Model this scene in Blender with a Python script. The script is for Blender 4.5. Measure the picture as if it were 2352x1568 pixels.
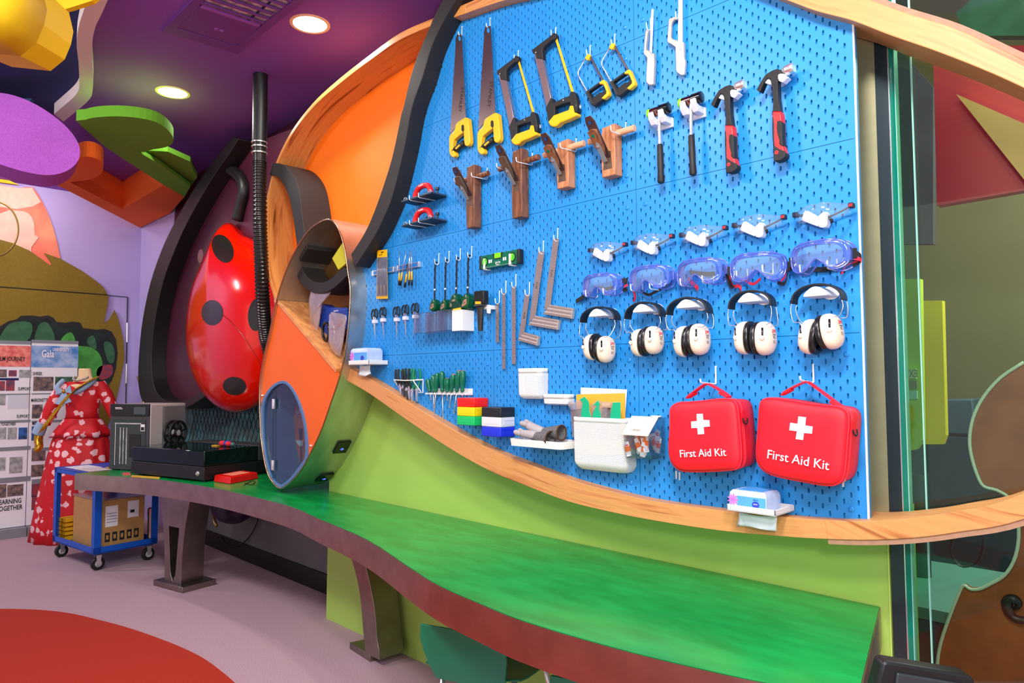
import bpy, bmesh, math, random
from mathutils import Vector as V, Matrix as M
random.seed(7)
for o in list(bpy.data.objects): bpy.data.objects.remove(o)
SC = bpy.context.scene; COL = SC.collection
PI = math.pi; sin = math.sin; cos = math.cos
# ---------------------------------------------------------------- camera
F = 1621.5; YAW = 0.79157; PIT = 0.05448; ROL = -0.00435
CP = V((3.006, -2.106, 1.44))
FW = V((-sin(YAW)*cos(PIT), cos(YAW)*cos(PIT), sin(PIT)))
_r = V((cos(YAW), sin(YAW), 0)); _u = _r.cross(FW)
RT = cos(ROL)*_r + sin(ROL)*_u; UP = -sin(ROL)*_r + cos(ROL)*_u
cam = bpy.data.cameras.new('camera'); co = bpy.data.objects.new('camera', cam); COL.objects.link(co)
cam.sensor_width = 36; cam.lens = F/2352*36; cam.clip_start = 0.02; cam.clip_end = 100
mx = M.Identity(4)
for i in range(3):
    mx[i][0] = RT[i]; mx[i][1] = UP[i]; mx[i][2] = -FW[i]; mx[i][3] = CP[i]
co.matrix_world = mx; SC.camera = co
# ---------------------------------------------------------------- world, lights, exposure
w = bpy.data.worlds.new('world'); SC.world = w; w.use_nodes = True
w.node_tree.nodes['Background'].inputs[0].default_value = (0.97, 0.98, 1.0, 1)
w.node_tree.nodes['Background'].inputs[1].default_value = 0.72
SC.view_settings.view_transform = 'Standard'; SC.view_settings.look = 'None'
SC.view_settings.gamma = 1; SC.view_settings.exposure = 0.22; SC.view_settings.use_curve_mapping = False
SC.cycles.transparent_max_bounces = 32
def area(name, loc, aim, size, power, color=(1, 1, 1), shape='DISK', sy=None, spread=PI):
    l = bpy.data.lights.new(name, 'AREA'); l.shape = shape; l.size = size
    if sy: l.size_y = sy
    l.energy = power; l.color = color; l.spread = spread
    o = bpy.data.objects.new(name, l); COL.objects.link(o); o.location = loc
    o.rotation_euler = (V(aim)-V(loc)).to_track_quat('-Z', 'Y').to_euler(); return o
CZ = 3.418
# unseen lamps: downlights along the ceiling, added fill beyond the glass, one beside camera
area('unseen_lamp', (2.6, -1.9, 3.35), (2.1, 0, 1.5), 0.5, 74)
area('unseen_lamp', (3.9, -2.9, 3.35), (2.6, 0, 1.3), 0.7, 78)
area('unseen_lamp', (0.6, -2.3, 3.36), (0.5, -1.2, 0), 0.6, 38, (1, .97, .93))
area('unseen_lamp', (-1.6, -2.4, 3.36), (-2.2, -1.0, 0.6), 0.6, 34, (1, .96, .92))
area('unseen_lamp', (-4.3, -2.2, 3.36), (-5.3, -1.4, 1.3), 0.5, 36, (1, .96, .93))
area('unseen_lamp', (-4.75, -.75, 3.38), (-5.38, -.5, 2.75), 0.16, 4, (1, .97, .95))
area('unseen_lamp', (3.0, 1.7, 3.2), (2.6, 1.6, 0), 0.8, 70)  # added fill lamp, brightens the room beyond the glass
area('unseen_lamp', (3.2, -1.9, 1.75), (0.9, 0.2, 1.6), 0.25, 16)  # unseen lamp just above and right of the camera, well below the ceiling
# ---------------------------------------------------------------- helpers
def ray(x, y): return FW + (x-1176)/F*RT - (y-784)/F*UP
def AY(x, y, Y=0.0):
    d = ray(x, y); return CP + d*((Y-CP.y)/d.y)
def AZ(x, y, z):
    d = ray(x, y); return CP + d*((z-CP.z)/d.z)
def AX(x, y, X):
    d = ray(x, y); return CP + d*((X-CP.x)/d.x)
def AD(x, y, dep): return CP + ray(x, y)*dep
def W(x, y, d=0.0): return AY(x, y, -d)
def Q(ox, oy, k, pts): return [(ox+a/k, oy+b/k) for a, b in pts]
def lin(c):
    r = []
    for v in c[:3]:
        v = v/255.0; r.append(v/12.92 if v <= .04045 else ((v+.055)/1.055)**2.4)
    return (*r, 1)
MATS = {}
def mat(name, rgb, rough=.5, metal=0.0, var=0.0, scale=20, bump=0.0, bscale=200, spec=.5, coat=0, rgb2=None, stretch=None, emit=0, detail=4, aniso=0):
    if name in MATS: return MATS[name]
    m = bpy.data.materials.new(name); m.use_nodes = True; nt = m.node_tree; b = nt.nodes['Principled BSDF']
    c = lin(rgb); b.inputs['Base Color'].default_value = c
    b.inputs['Roughness'].default_value = rough; b.inputs['Metallic'].default_value = metal
    b.inputs['Specular IOR Level'].default_value = spec; b.inputs['Coat Weight'].default_value = coat
    if aniso: b.inputs['Anisotropic'].default_value = aniso
    if emit: b.inputs['Emission Color'].default_value = c; b.inputs['Emission Strength'].default_value = emit
    tc = nt.nodes.new('ShaderNodeTexCoord'); mp = nt.nodes.new('ShaderNodeMapping')
    nt.links.new(tc.outputs['Object'], mp.inputs[0])
    if stretch: mp.inputs['Scale'].default_value = stretch
    n = nt.nodes.new('ShaderNodeTexNoise'); n.inputs['Scale'].default_value = scale; n.inputs['Detail'].default_value = detail
    nt.links.new(mp.outputs[0], n.inputs[0])
    rp = nt.nodes.new('ShaderNodeValToRGB'); nt.links.new(n.outputs[0], rp.inputs[0])
    c2 = lin(rgb2) if rgb2 else tuple(max(0, x*(1-var)) for x in c[:3])+(1,)
    c1 = c if rgb2 else tuple(min(1, x*(1+var*.6)) for x in c[:3])+(1,)
    rp.color_ramp.elements[0].position = .35; rp.color_ramp.elements[1].position = .65
    rp.color_ramp.elements[0].color = c2; rp.color_ramp.elements[1].color = c1
    nt.links.new(rp.outputs[0], b.inputs['Base Color'])
    if bump:
        n2 = nt.nodes.new('ShaderNodeTexNoise'); n2.inputs['Scale'].default_value = bscale
        nt.links.new(mp.outputs[0], n2.inputs[0])
        bp = nt.nodes.new('ShaderNodeBump'); bp.inputs['Strength'].default_value = bump; bp.inputs['Distance'].default_value = .002
        nt.links.new(n2.outputs[0], bp.inputs['Height']); nt.links.new(bp.outputs[0], b.inputs['Normal'])
    MATS[name] = m; return m
def woodmat(name, a, b, sc=(3, 3, 3), rough=.45, ring=6, dist=3.0, rot=(0, 0, 0)):
    m = bpy.data.materials.new(name); m.use_nodes = True; nt = m.node_tree; bs = nt.nodes['Principled BSDF']
    tc = nt.nodes.new('ShaderNodeTexCoord'); mp = nt.nodes.new('ShaderNodeMapping'); mp.inputs['Scale'].default_value = sc
    mp.inputs['Rotation'].default_value = rot
    nt.links.new(tc.outputs['Object'], mp.inputs[0])
    wv = nt.nodes.new('ShaderNodeTexWave'); wv.inputs['Scale'].default_value = ring; wv.inputs['Distortion'].default_value = dist
    wv.inputs['Detail'].default_value = 3; wv.bands_direction = 'Z'; wv.inputs['Detail Scale'].default_value = 1.2
    nt.links.new(mp.outputs[0], wv.inputs[0])
    rp = nt.nodes.new('ShaderNodeValToRGB'); rp.color_ramp.elements[0].color = lin(b); rp.color_ramp.elements[1].color = lin(a)
    rp.color_ramp.elements[0].position = .02; rp.color_ramp.elements[1].position = .38
    nt.links.new(wv.outputs[0], rp.inputs[0])
    n = nt.nodes.new('ShaderNodeTexNoise'); n.inputs['Scale'].default_value = 60; n.inputs['Detail'].default_value = 5
    nt.links.new(mp.outputs[0], n.inputs[0])
    mi = nt.nodes.new('ShaderNodeMixRGB'); mi.blend_type = 'MULTIPLY'; mi.inputs[0].default_value = .35
    nt.links.new(rp.outputs[0], mi.inputs[1]); nt.links.new(n.outputs[0], mi.inputs[2])
    nt.links.new(mi.outputs[0], bs.inputs['Base Color']); bs.inputs['Roughness'].default_value = rough
    MATS[name] = m; return m
def glassmat(name, tint, gloss=.06, rough=.02, op=0.0, opc=(255, 255, 255), mul=.6):
    """thin clear sheet: tinted transparency, fresnel reflection, optional milky share"""
    m = bpy.data.materials.new(name); m.use_nodes = True; nt = m.node_tree; nt.nodes.clear()
    out = nt.nodes.new('ShaderNodeOutputMaterial'); tr = nt.nodes.new('ShaderNodeBsdfTransparent'); tr.inputs[0].default_value = (*tint, 1)
    gl = nt.nodes.new('ShaderNodeBsdfGlossy'); gl.inputs['Roughness'].default_value = rough
    lw = nt.nodes.new('ShaderNodeLayerWeight'); lw.inputs[0].default_value = .22
    mm = nt.nodes.new('ShaderNodeMath'); mm.operation = 'MULTIPLY_ADD'; mm.inputs[1].default_value = mul; mm.inputs[2].default_value = gloss
    nt.links.new(lw.outputs['Fresnel'], mm.inputs[0])
    mx1 = nt.nodes.new('ShaderNodeMixShader'); nt.links.new(mm.outputs[0], mx1.inputs[0]); nt.links.new(tr.outputs[0], mx1.inputs[1]); nt.links.new(gl.outputs[0], mx1.inputs[2])
    last = mx1
    if op:
        df = nt.nodes.new('ShaderNodeBsdfDiffuse'); df.inputs[0].default_value = lin(opc)
        mx2 = nt.nodes.new('ShaderNodeMixShader'); mx2.inputs[0].default_value = op
        nt.links.new(mx1.outputs[0], mx2.inputs[1]); nt.links.new(df.outputs[0], mx2.inputs[2]); last = mx2
    nt.links.new(last.outputs[0], out.inputs[0]); MATS[name] = m; return m

def grainmat(name, a, b, rough=.42):
    m = bpy.data.materials.new(name); m.use_nodes = True; nt = m.node_tree; bs = nt.nodes['Principled BSDF']; L = nt.links.new
    at = nt.nodes.new('ShaderNodeAttribute'); at.attribute_name = 'grain'
    mp = nt.nodes.new('ShaderNodeMapping'); mp.inputs['Scale'].default_value = (1.1, 26, 1); L(at.outputs['Vector'], mp.inputs[0])
    n = nt.nodes.new('ShaderNodeTexNoise'); n.inputs['Scale'].default_value = 1.6; n.inputs['Detail'].default_value = 3; n.inputs['Distortion'].default_value = .6; L(mp.outputs[0], n.inputs[0])
    rp = nt.nodes.new('ShaderNodeValToRGB'); cr = rp.color_ramp; cr.elements[0].position = .30; cr.elements[0].color = lin(b); cr.elements[1].position = .46; cr.elements[1].color = lin(a)
    e = cr.elements.new(.70); e.color = tuple(x*.86 for x in lin(a)[:3])+(1,)
    e = cr.elements.new(.36); mid = [(x+y)/2 for x, y in zip(lin(a), lin(b))]; e.color = (mid[0]*1.1, mid[1], mid[2], 1)
    L(n.outputs[0], rp.inputs[0])
    mp2 = nt.nodes.new('ShaderNodeMapping'); mp2.inputs['Scale'].default_value = (12, 260, 1); L(at.outputs['Vector'], mp2.inputs[0])
    n2 = nt.nodes.new('ShaderNodeTexNoise'); n2.inputs['Scale'].default_value = 2; n2.inputs['Detail'].default_value = 4; L(mp2.outputs[0], n2.inputs[0])
    mi = nt.nodes.new('ShaderNodeMixRGB'); mi.blend_type = 'MULTIPLY'; mi.inputs[0].default_value = .28
    L(rp.outputs[0], mi.inputs[1]); L(n2.outputs[0], mi.inputs[2]); L(mi.outputs[0], bs.inputs['Base Color']); bs.inputs['Roughness'].default_value = rough
    MATS[name] = m; return m
def setgrain(o, fn):
    me = o.data; at = me.attributes.new('grain', 'FLOAT_VECTOR', 'POINT')
    for i, v in enumerate(me.vertices): at.data[i].vector = fn(i, v)

class MB:
    def __init__(s, T=None): s.v = []; s.f = []; s.T = T
    def add(s, vs, fs):
        n = len(s.v)
        for p in vs:
            p = V(p); s.v.append(s.T @ p if s.T else p)
        for f in fs: s.f.append(tuple(n+i for i in f))
        return s
    def prism(s, pts, off):
        pts = [V(p) for p in pts]; off = V(off); n = len(pts)
        return s.add(pts+[p+off for p in pts], [tuple(range(n)), tuple(range(2*n-1, n-1, -1))]+[(i, i+n, (i+1) % n+n, (i+1) % n) for i in range(n)])
    def frustum(s, a, b):
        n = len(a)
        return s.add(list(a)+list(b), [tuple(range(n)), tuple(range(2*n-1, n-1, -1))]+[(i, i+n, (i+1) % n+n, (i+1) % n) for i in range(n)])
    def loft(s, rings, cap=True, closed=False):
        n = len(rings[0]); vs = [p for r in rings for p in r]; fs = []
        R = len(rings)
        for k in range(R if closed else R-1):
            a = k*n; b = ((k+1) % R)*n
            for i in range(n):
                j = (i+1) % n; fs.append((a+i, a+j, b+j, b+i))
        if cap and not closed: fs.append(tuple(range(n-1, -1, -1))); fs.append(tuple((R-1)*n+i for i in range(n)))
        return s.add(vs, fs)
    def bx(s, x0, x1, y0, y1, z0, z1):
        return s.prism([(x0, y0, z0), (x1, y0, z0), (x1, y0, z1), (x0, y0, z1)], (0, y1-y0, 0))
    def obx(s, c, ex, ey, ez):
        c = V(c); ex = V(ex); ey = V(ey); ez = V(ez)
        return s.prism([c-ex-ey-ez, c+ex-ey-ez, c+ex-ey+ez, c-ex-ey+ez], 2*ey)
    def tube(s, pts, r, n=8, closed=False):
        pts = [V(p) for p in pts]; N = len(pts); rr = r if isinstance(r, (list, tuple)) else [r]*N
        rings = []; prev = None
        for i, p in enumerate(pts):
            if closed: t = pts[(i+1) % N]-pts[i-1]
            else: t = pts[min(i+1, N-1)]-pts[max(i-1, 0)]
            if t.length < 1e-9: t = V((0, 0, 1))
            t.normalize()
            if prev is None:
                a = V((0, 0, 1)) if abs(t.z) < .9 else V((1, 0, 0)); e = t.cross(a).normalized()
            else:
                e = prev-t*prev.dot(t)
                e = e.normalized() if e.length > 1e-6 else t.orthogonal().normalized()
            prev = e; f = t.cross(e)
            rings.append([p+(e*cos(2*PI*k/n)+f*sin(2*PI*k/n))*rr[i] for k in range(n)])
        return s.loft(rings, True, closed)
    def cyl(s, a, b, r0, r1=None, n=16): return s.tube([a, b], [r0, r0 if r1 is None else r1], n)
    def lathe(s, c, ax, prof, n=24):
        c = V(c); ax = V(ax).normalized(); e = ax.orthogonal().normalized(); f = ax.cross(e)
        return s.loft([[c+ax*h+(e*cos(2*PI*k/n)+f*sin(2*PI*k/n))*max(r, 1e-4) for k in range(n)] for r, h in prof])
    def ell(s, c, rx, ry, rz, nu=16, nv=10, R=None):
        c = V(c); rings = []
        for j in range(nv+1):
            a = -PI/2+PI*j/nv; q = max(cos(a), 1e-3)
            ring = []
            for k in range(nu):
                p = V((rx*q*cos(2*PI*k/nu), ry*q*sin(2*PI*k/nu), rz*sin(a)))
                ring.append(c+(R @ p if R else p))
            rings.append(ring)
        return s.loft(rings)
    def ribbon(s, pts, wv, th=.0012):
        """strap: centre line pts, width vector (constant or list), thickness"""
        pts = [V(p) for p in pts]; N = len(pts); rings = []
        for i, p in enumerate(pts):
            t = (pts[min(i+1, N-1)]-pts[max(i-1, 0)]).normalized(); wv_ = V(wv[i]) if isinstance(wv, list) else V(wv)
            nn = t.cross(wv_).normalized()*th
            rings.append([p-wv_/2-nn, p+wv_/2-nn, p+wv_/2+nn, p-wv_/2+nn])
        return s.loft(rings)
    def dome(s, pts, c, off, k=5, h=None):
        """closed outline pts bulging towards off"""
        pts = [V(p) for p in pts]; c = V(c); off = V(off); rings = [pts]
        for j in range(1, k+1):
            a = PI/2*j/k*.98
            rings.append([c+(p-c)*cos(a)+off*sin(a) for p in pts])
        return s.loft(rings)
    def build(s, name, m, parent=None, bevel=0, smooth=False, seg=2, label=None, sub=0, wn=False):
        if isinstance(m, str): m = MATS[m]
        me = bpy.data.meshes.new(name)
        if parent is not None:
            base = parent['_w']; base = V(base)
        else:
            xs = [p.x for p in s.v]; ys = [p.y for p in s.v]; zs = [p.z for p in s.v]
            base = V(((min(xs)+max(xs))/2, (min(ys)+max(ys))/2, min(zs)))
        me.from_pydata([tuple(p-base) for p in s.v], [], s.f); me.update()
        bm = bmesh.new(); bm.from_mesh(me); bmesh.ops.recalc_face_normals(bm, faces=bm.faces); bm.to_mesh(me); bm.free()
        me.materials.append(m)
        o = bpy.data.objects.new(name, me); COL.objects.link(o)
        o['_w'] = tuple(base)
        if parent is not None: o.parent = parent
        else: o.location = base
        if bevel:
            b = o.modifiers.new('b', 'BEVEL'); b.width = bevel; b.segments = seg; b.limit_method = 'ANGLE'; b.angle_limit = math.radians(35)
        if sub:
            q = o.modifiers.new('s', 'SUBSURF'); q.levels = sub; q.render_levels = sub
        if smooth or bevel:
            me.polygons.foreach_set('use_smooth', [True]*len(me.polygons))
            if not smooth or smooth == 'auto':
                e = bmesh.new(); e.from_mesh(me)
                for ed in e.edges:
                    if len(ed.link_faces) == 2 and ed.calc_face_angle(0) > math.radians(35): ed.smooth = False
                e.to_mesh(me); e.free()
                if bevel:
                    for ed in me.edges: pass
        if label: o['label'] = label
        return o
def tag(o, label, cat, group=None, kind=None):
    o['label'] = label; o['category'] = cat
    if group: o['group'] = group
    if kind: o['kind'] = kind
    return o
def thing(name, loc, label, cat, group=None):
    o = bpy.data.objects.new(name, None); COL.objects.link(o); o.location = V(loc); o.empty_display_size = .05
    o['_w'] = tuple(V(loc)); return tag(o, label, cat, group)
def struct(o): o['kind'] = 'structure'; return o
def sm(pts, n=4, closed=False):
    """Catmull-Rom through pts"""
    pts = [V(p) for p in pts]; N = len(pts); out = []
    for i in range(N if closed else N-1):
        p1 = pts[i]; p2 = pts[(i+1) % N]
        p0 = pts[i-1] if (closed or i > 0) else p1; p3 = pts[(i+2) % N] if (closed or i+2 < N) else p2
        for k in range(n):
            t = k/n; out.append(.5*((2*p1)+(p2-p0)*t+(2*p0-5*p1+4*p2-p3)*t*t+(3*p1-p0-3*p2+p3)*t**3))
    if not closed: out.append(pts[-1])
    return out
def text(txt, pos, size, m, parent, rx=(1, 0, 0), uz=(0, 0, 1), ext=.0003, align='CENTER', name='lettering', sx=1.0, bold=0):
    cu = bpy.data.curves.new('t', 'FONT'); cu.body = txt; cu.size = size; cu.extrude = ext; cu.align_x = align; cu.align_y = 'CENTER'; cu.resolution_u = 2; cu.offset = bold*size
    o = bpy.data.objects.new('t', cu); COL.objects.link(o); bpy.context.view_layer.update()
    me = bpy.data.meshes.new_from_object(o.evaluated_get(bpy.context.evaluated_depsgraph_get()))
    bpy.data.objects.remove(o); bpy.data.curves.remove(cu)
    rx = V(rx).normalized(); uz = V(uz); uz = (uz-rx*uz.dot(rx)).normalized(); nn = rx.cross(uz)
    base = V(parent['_w']); pos = V(pos)-base
    for v in me.vertices:
        c = v.co; v.co = pos+rx*c.x*sx+uz*c.y+nn*c.z
    me.materials.clear(); me.materials.append(MATS[m] if isinstance(m, str) else m); me.name = name
    o = bpy.data.objects.new(name, me); COL.objects.link(o); o.parent = parent; o['_w'] = tuple(base); return o
def quad(px, dep=None, f=None): return [f(x, y) for x, y in px]
# ---------------------------------------------------------------- materials
mat('peg_blue', (36, 142, 218), .38, 0, .03, 6)
mat('peg_dark', (12, 60, 120), .7)
grainmat('oak', (240, 166, 98), (184, 112, 60)); grainmat('oak_ring', (240, 160, 84), (150, 80, 32), .35)
mat('oak_edge', (172, 128, 100), .7, 0, .1, 60)
mat('black_foam', (38, 34, 32), .62, 0, .06, 30, .05)
mat('orange_panel', (255, 118, 10), .5, 0, .04, 4)
mat('orange_deep', (246, 104, 0), .42, 0, .04, 4)
mat('green_wall', (170, 206, 92), .5, 0, .05, 3)
mat('green_top', (14, 164, 78), .22, 0, .10, 5, rgb2=(6, 140, 62), stretch=(1, 3, 1), detail=8)
mat('steel_edge', (182, 158, 148), .36, 1, .12, 9, aniso=.4)
mat('steel', (200, 196, 188), .22, 1, .1, 5, stretch=(.3, 1, 4))
mat('steel_tube', (206, 200, 190), .36, .9, .12, 5, stretch=(1, 3, 1))
mat('steel_leg', (150, 140, 132), .34, 1, .15, 8)
mat('steel_column', (206, 196, 150), .32, .7, .06, 3, stretch=(.2, .2, 5))
mat('carpet', (190, 158, 166), .95, 0, .3, 260, .5, 500)
mat('red_carpet', (178, 40, 8), .95, 0, .12, 200, .4, 500)
mat('ceiling_purple', (138, 78, 186), .85, 0, .12, 120)
mat('lavender', (188, 172, 224), .75, 0, .03, 3)
mat('maroon', (74, 26, 46), .35, 0, .08, 3)
mat('rim_black', (20, 18, 18), .5, 0, .1, 20)
mat('ladybug_red', (226, 20, 0), .16, 0, .02, 3, coat=.15)
mat('ladybug_black', (34, 30, 28), .3)
mat('hose', (30, 26, 24), .28, 0, .2, 30)
mat('felt_purple', (176, 88, 196), .95, 0, .12, 90)
mat('felt_purple_dark', (104, 58, 140), .95, 0, .1, 90)
mat('felt_green', (104, 172, 40), .95, 0, .05, 90)
mat('felt_orange', (246, 106, 24), .95, 0, .05, 90)
mat('felt_white', (226, 208, 206), .9)
mat('navy', (24, 36, 92), .9, 0, .1, 40)
mat('navy_blue', (40, 70, 110), .8)
mat('yellow_cloth', (250, 204, 0), .6, 0, .05, 5)
mat('olive', (134, 108, 24), .85, 0, .08, 60)
mat('peach', (250, 160, 120), .8, 0, .1, 3, rgb2=(246, 116, 96))
mat('pale_pink', (248, 200, 176), .8, 0, .1, 14)
mat('white', (238, 236, 232), .4); mat('white_paint', (245, 245, 244), .3); mat('white_gloss', (240, 236, 230), .25)
mat('black', (20, 20, 21), .45); mat('black_gloss', (12, 12, 13), .12); mat('black_rubber', (28, 27, 26), .6, 0, .1, 40)
mat('grey', (120, 120, 120), .5); mat('dark_grey', (62, 62, 64), .6, 0, .1, 10)
mat('grey_wall', (112, 108, 112), .8, 0, .08, 6)
mat('chrome', (236, 232, 228), .24, .85); mat('blade_steel', (170, 152, 148), .3, 1, .06, 8)
mat('rule_steel', (206, 186, 178), .3, 1, .06, 30); mat('brown_steel', (112, 92, 86), .35, .8)
mat('yellow', (252, 190, 10), .4); mat('tool_red', (226, 26, 30), .42); mat('lime', (130, 220, 20), .25)
mat('hammer_black', (34, 32, 31), .5, .3, .4, 180)
mat('plane_brown', (142, 88, 54), .45, 0, .3, 14, rgb2=(96, 54, 30), stretch=(6, 6, 1), detail=6)
mat('plane_light', (212, 142, 96), .5, 0, .3, 14, rgb2=(176, 106, 64), stretch=(6, 6, 1), detail=6)
mat('rod_light', (236, 180, 140), .5, 0, .3, 10, rgb2=(210, 146, 104), stretch=(1, 6, 6))
mat('plane_wedge', (88, 66, 48), .5, 0, .2, 30)
mat('sata_green', (0, 104, 72), .22); mat('tape_green', (0, 74, 38), .25); mat('plier_green', (0, 128, 84), .45)
mat('box_red', (250, 28, 16), .35); mat('box_yellow', (250, 216, 0), .35); mat('box_green', (20, 196, 104), .35)
mat('box_black', (34, 32, 34), .35); mat('box_white', (224, 222, 224), .35); mat('box_blue', (34, 50, 214), .35)
mat('glove_grey', (176, 166, 164), .7, 0, .05, 60); mat('glove_knit', (110, 106, 106), .9, 0, .5, 260, .4, 400); mat('brown_hem', (86, 56, 38), .9)
mat('kit_red', (242, 16, 38), .55, 0, .03, 6, .12, 300); mat('kit_pipe', (248, 40, 60), .5)
mat('print_white', (250, 240, 244), .5); mat('print_red', (220, 20, 50), .5); mat('print_grey', (90, 90, 92), .6); mat('print_black', (24, 24, 24), .6)
mat('ear_cream', (246, 224, 200), .28); mat('strap_red', (226, 30, 60), .7); mat('strap_black', (24, 24, 26), .8)
mat('peg_hook', (240, 240, 238), .3); mat('folder', (236, 178, 50), .6, 0, .05, 20); mat('bag_green', (0, 176, 124), .35)
mat('lid_cream', (246, 226, 198), .4); mat('bandage_orange', (250, 116, 16), .5); mat('paper', (242, 240, 244), .7)
mat('tissue_blue', (90, 170, 244), .35, 0, .1, 12); mat('tissue_pink', (216, 120, 220), .4); mat('tissue_logo', (54, 70, 190), .4); mat('tissue_grey', (190, 200, 226), .4)
mat('cart_blue', (8, 84, 190), .4); mat('cardboard', (186, 140, 82), .8, 0, .06, 20); mat('crate_yellow', (230, 170, 10), .5)
mat('printer_grey', (186, 182, 176), .45); mat('teal_panel', (70, 136, 138), .5, 0, .4, 7, rgb2=(70, 84, 84)); mat('teal_line', (30, 50, 54), .5)
mat('laser_green', (4, 24, 18), .06); mat('toolbox_red', (232, 20, 10), .3)
mat('dress_skin', (232, 196, 150), .5); mat('pale_blue', (150, 176, 204), .7); mat('gold', (206, 150, 34), .25, .8, .6, 160, .8, 160)
mat('silver_bead', (190, 184, 176), .25, .9)
mat('chair_green', (0, 128, 92), .3); mat('post_dark', (56, 68, 72), .35, .6)
mat('glass_edge', (4, 118, 96), .08); mat('glass_edge_light', (150, 214, 196), .1)
mat('red_wall', (196, 40, 50), .5, 0, .1, 2); mat('tan_wood', (226, 170, 90), .5, 0, .15, 3); mat('olive_wall', (96, 88, 44), .7, 0, .1, 2)
mat('lime_wall', (190, 214, 60), .7); mat('yellow_wall', (206, 196, 10), .7); mat('slate', (50, 72, 84), .6); mat('dark_teal', (26, 52, 56), .5); mat('cello_brown', (136, 66, 22), .55, 0, .2, 12)
mat('cello_edge', (170, 186, 160), .3); mat('mist_teal', (90, 140, 124), .4); mat('cabinet_blue', (10, 80, 150), .4)
mat('blue_trim', (82, 120, 168), .35); mat('interior_blue', (84, 124, 150), .4, 0, .1, 3); mat('interior_dark', (52, 52, 56), .6)
mat('lamp_ring', (255, 214, 170), .4); mat('lamp_glow', (255, 252, 246), .5, emit=5)
mat('vent_purple', (112, 56, 150), .6); mat('vent_light', (150, 84, 190), .5); mat('foil', (226, 230, 228), .35, .6, .5, 24, .6, 30)
mat('led_blue', (70, 100, 255), .4, emit=2.5)
mat('yarn_red', (230, 40, 50), .8); mat('yarn_blue', (40, 70, 180), .8); mat('tin_green', (10, 60, 40), .3); mat('poster_pink', (250, 150, 130), .6, 0, .3, 20, rgb2=(222, 92, 92))
mat('poster_blue', (60, 130, 200), .6, 0, .3, 9, rgb2=(180, 200, 230)); mat('photo_dark', (60, 60, 66), .5, 0, .5, 26, rgb2=(150, 120, 110)); mat('photo_green', (70, 130, 90), .5, 0, .5, 26, rgb2=(40, 60, 50))
mat('photo_red', (170, 50, 56), .5, 0, .5, 22, rgb2=(90, 60, 90)); mat('photo_blue', (40, 110, 190), .5, 0, .5, 22, rgb2=(20, 50, 90)); mat('photo_grey', (170, 170, 170), .5, 0, .4, 22); mat('board_grey', (130, 134, 140), .5)
mat('burrow', (30, 44, 40), .8, 0, .6, 9, rgb2=(16, 22, 22)); mat('leaf_mid', (54, 104, 66), .7, 0, .2, 14); mat('leaf_bright', (70, 160, 60), .7, 0, .2, 14)
mat('copper_wire', (150, 120, 60), .4, .6)
glassmat('clear_plastic', (.95, .97, .98), .07, .06, .05, (220, 232, 240))
glassmat('goggle_vinyl', (.72, .79, .98), .12, .12, .20, (120, 140, 240))
glassmat('lens_clear', (.93, .96, .98), .12, .03, .07, (235, 240, 248))
glassmat('pane', (.84, .93, .86), .03, .02, mul=.22)
glassmat('door_glass', (.72, .84, .88), .03, .02, mul=.25)
glassmat('plastic_bag', (.90, .88, .88), .14, .25, .17, (226, 206, 204))
glassmat('bin_clear', (.975, .985, .99), .03, .05, .012, (220, 236, 236))
# ================================================================ the room
o = struct(MB().bx(-5.5, 7.5, -6.5, 3.4, -.1, 0).build('floor', 'carpet'))
rug = MB(); rp = sm([(-3.182, -2.637, .001), (-2.967, -1.723, .001), (-2.526, -1.218, .001), (-2.203, -0.971, .001), (-1.838, -0.831, .001), (-1.456, -0.724, .001), (-0.967, -0.634, .001), (-0.594, -0.618, .001), (-0.118, -0.659, .001), (0.742, -0.81, .001), (1.71, -1.24, .001), (2.462, -1.992, .001), (2.57, -3.282, .001), (1.71, -4.572, .001), (-0.01, -5.217, .001), (-1.945, -4.787, .001), (-3.02, -3.712, .001)], 5, True)
o = rug.prism(rp, (0, 0, .006)).build('rug', 'red_carpet'); tag(o, 'large red curved rug inlaid in the lilac carpet floor', 'rug')
struct(MB().bx(-5.5, 7.5, -6.5, .46, CZ, CZ+.1).build('ceiling', 'ceiling_purple'))
struct(MB().bx(-5.5, -5.385, -6.5, .46, 0, CZ).build('wall_left', 'lavender'))
WB = .427; GY = .158; WX = -5.385
wb = MB().bx(-5.385, 2.2, WB, WB+.1, .36, CZ); o = struct(wb.build('wall_back', 'maroon'))
struct(MB().bx(-5.385, -4.38, WB-.01, WB-.001, .0, CZ).build('trim_1', 'lavender'))
struct(MB().bx(-4.38, -.85, WB-.005, WB+.1, .0, .76).build('trim_2', 'grey_wall'))
struct(MB().bx(-4.38, -.9, WB-.02, WB-.006, 0, .13).build('baseboard_back', 'black'))
# door seam in the left wall
dm = thing('door_1', (-5.37, .05, 1.2), 'flush lavender door in the left wall beside the corner, thin dark seam and long hinge', 'door')
dm['kind'] = 'structure'
a = AX(247, 678, WX+.006); b = AX(293, 682, WX+.006); c = AX(289, 930, WX+.006)
g = MB().tube([a, b], .004, 5).tube([b, c], .006, 5).build('seam', 'dark_grey', dm)
m = MB()
for t0, t1 in ((.24, .42), (.62, .8)): m.tube([b.lerp(c, t0), b.lerp(c, t1)], .011, 8)
m.build('hinge', 'chrome', dm)
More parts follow.
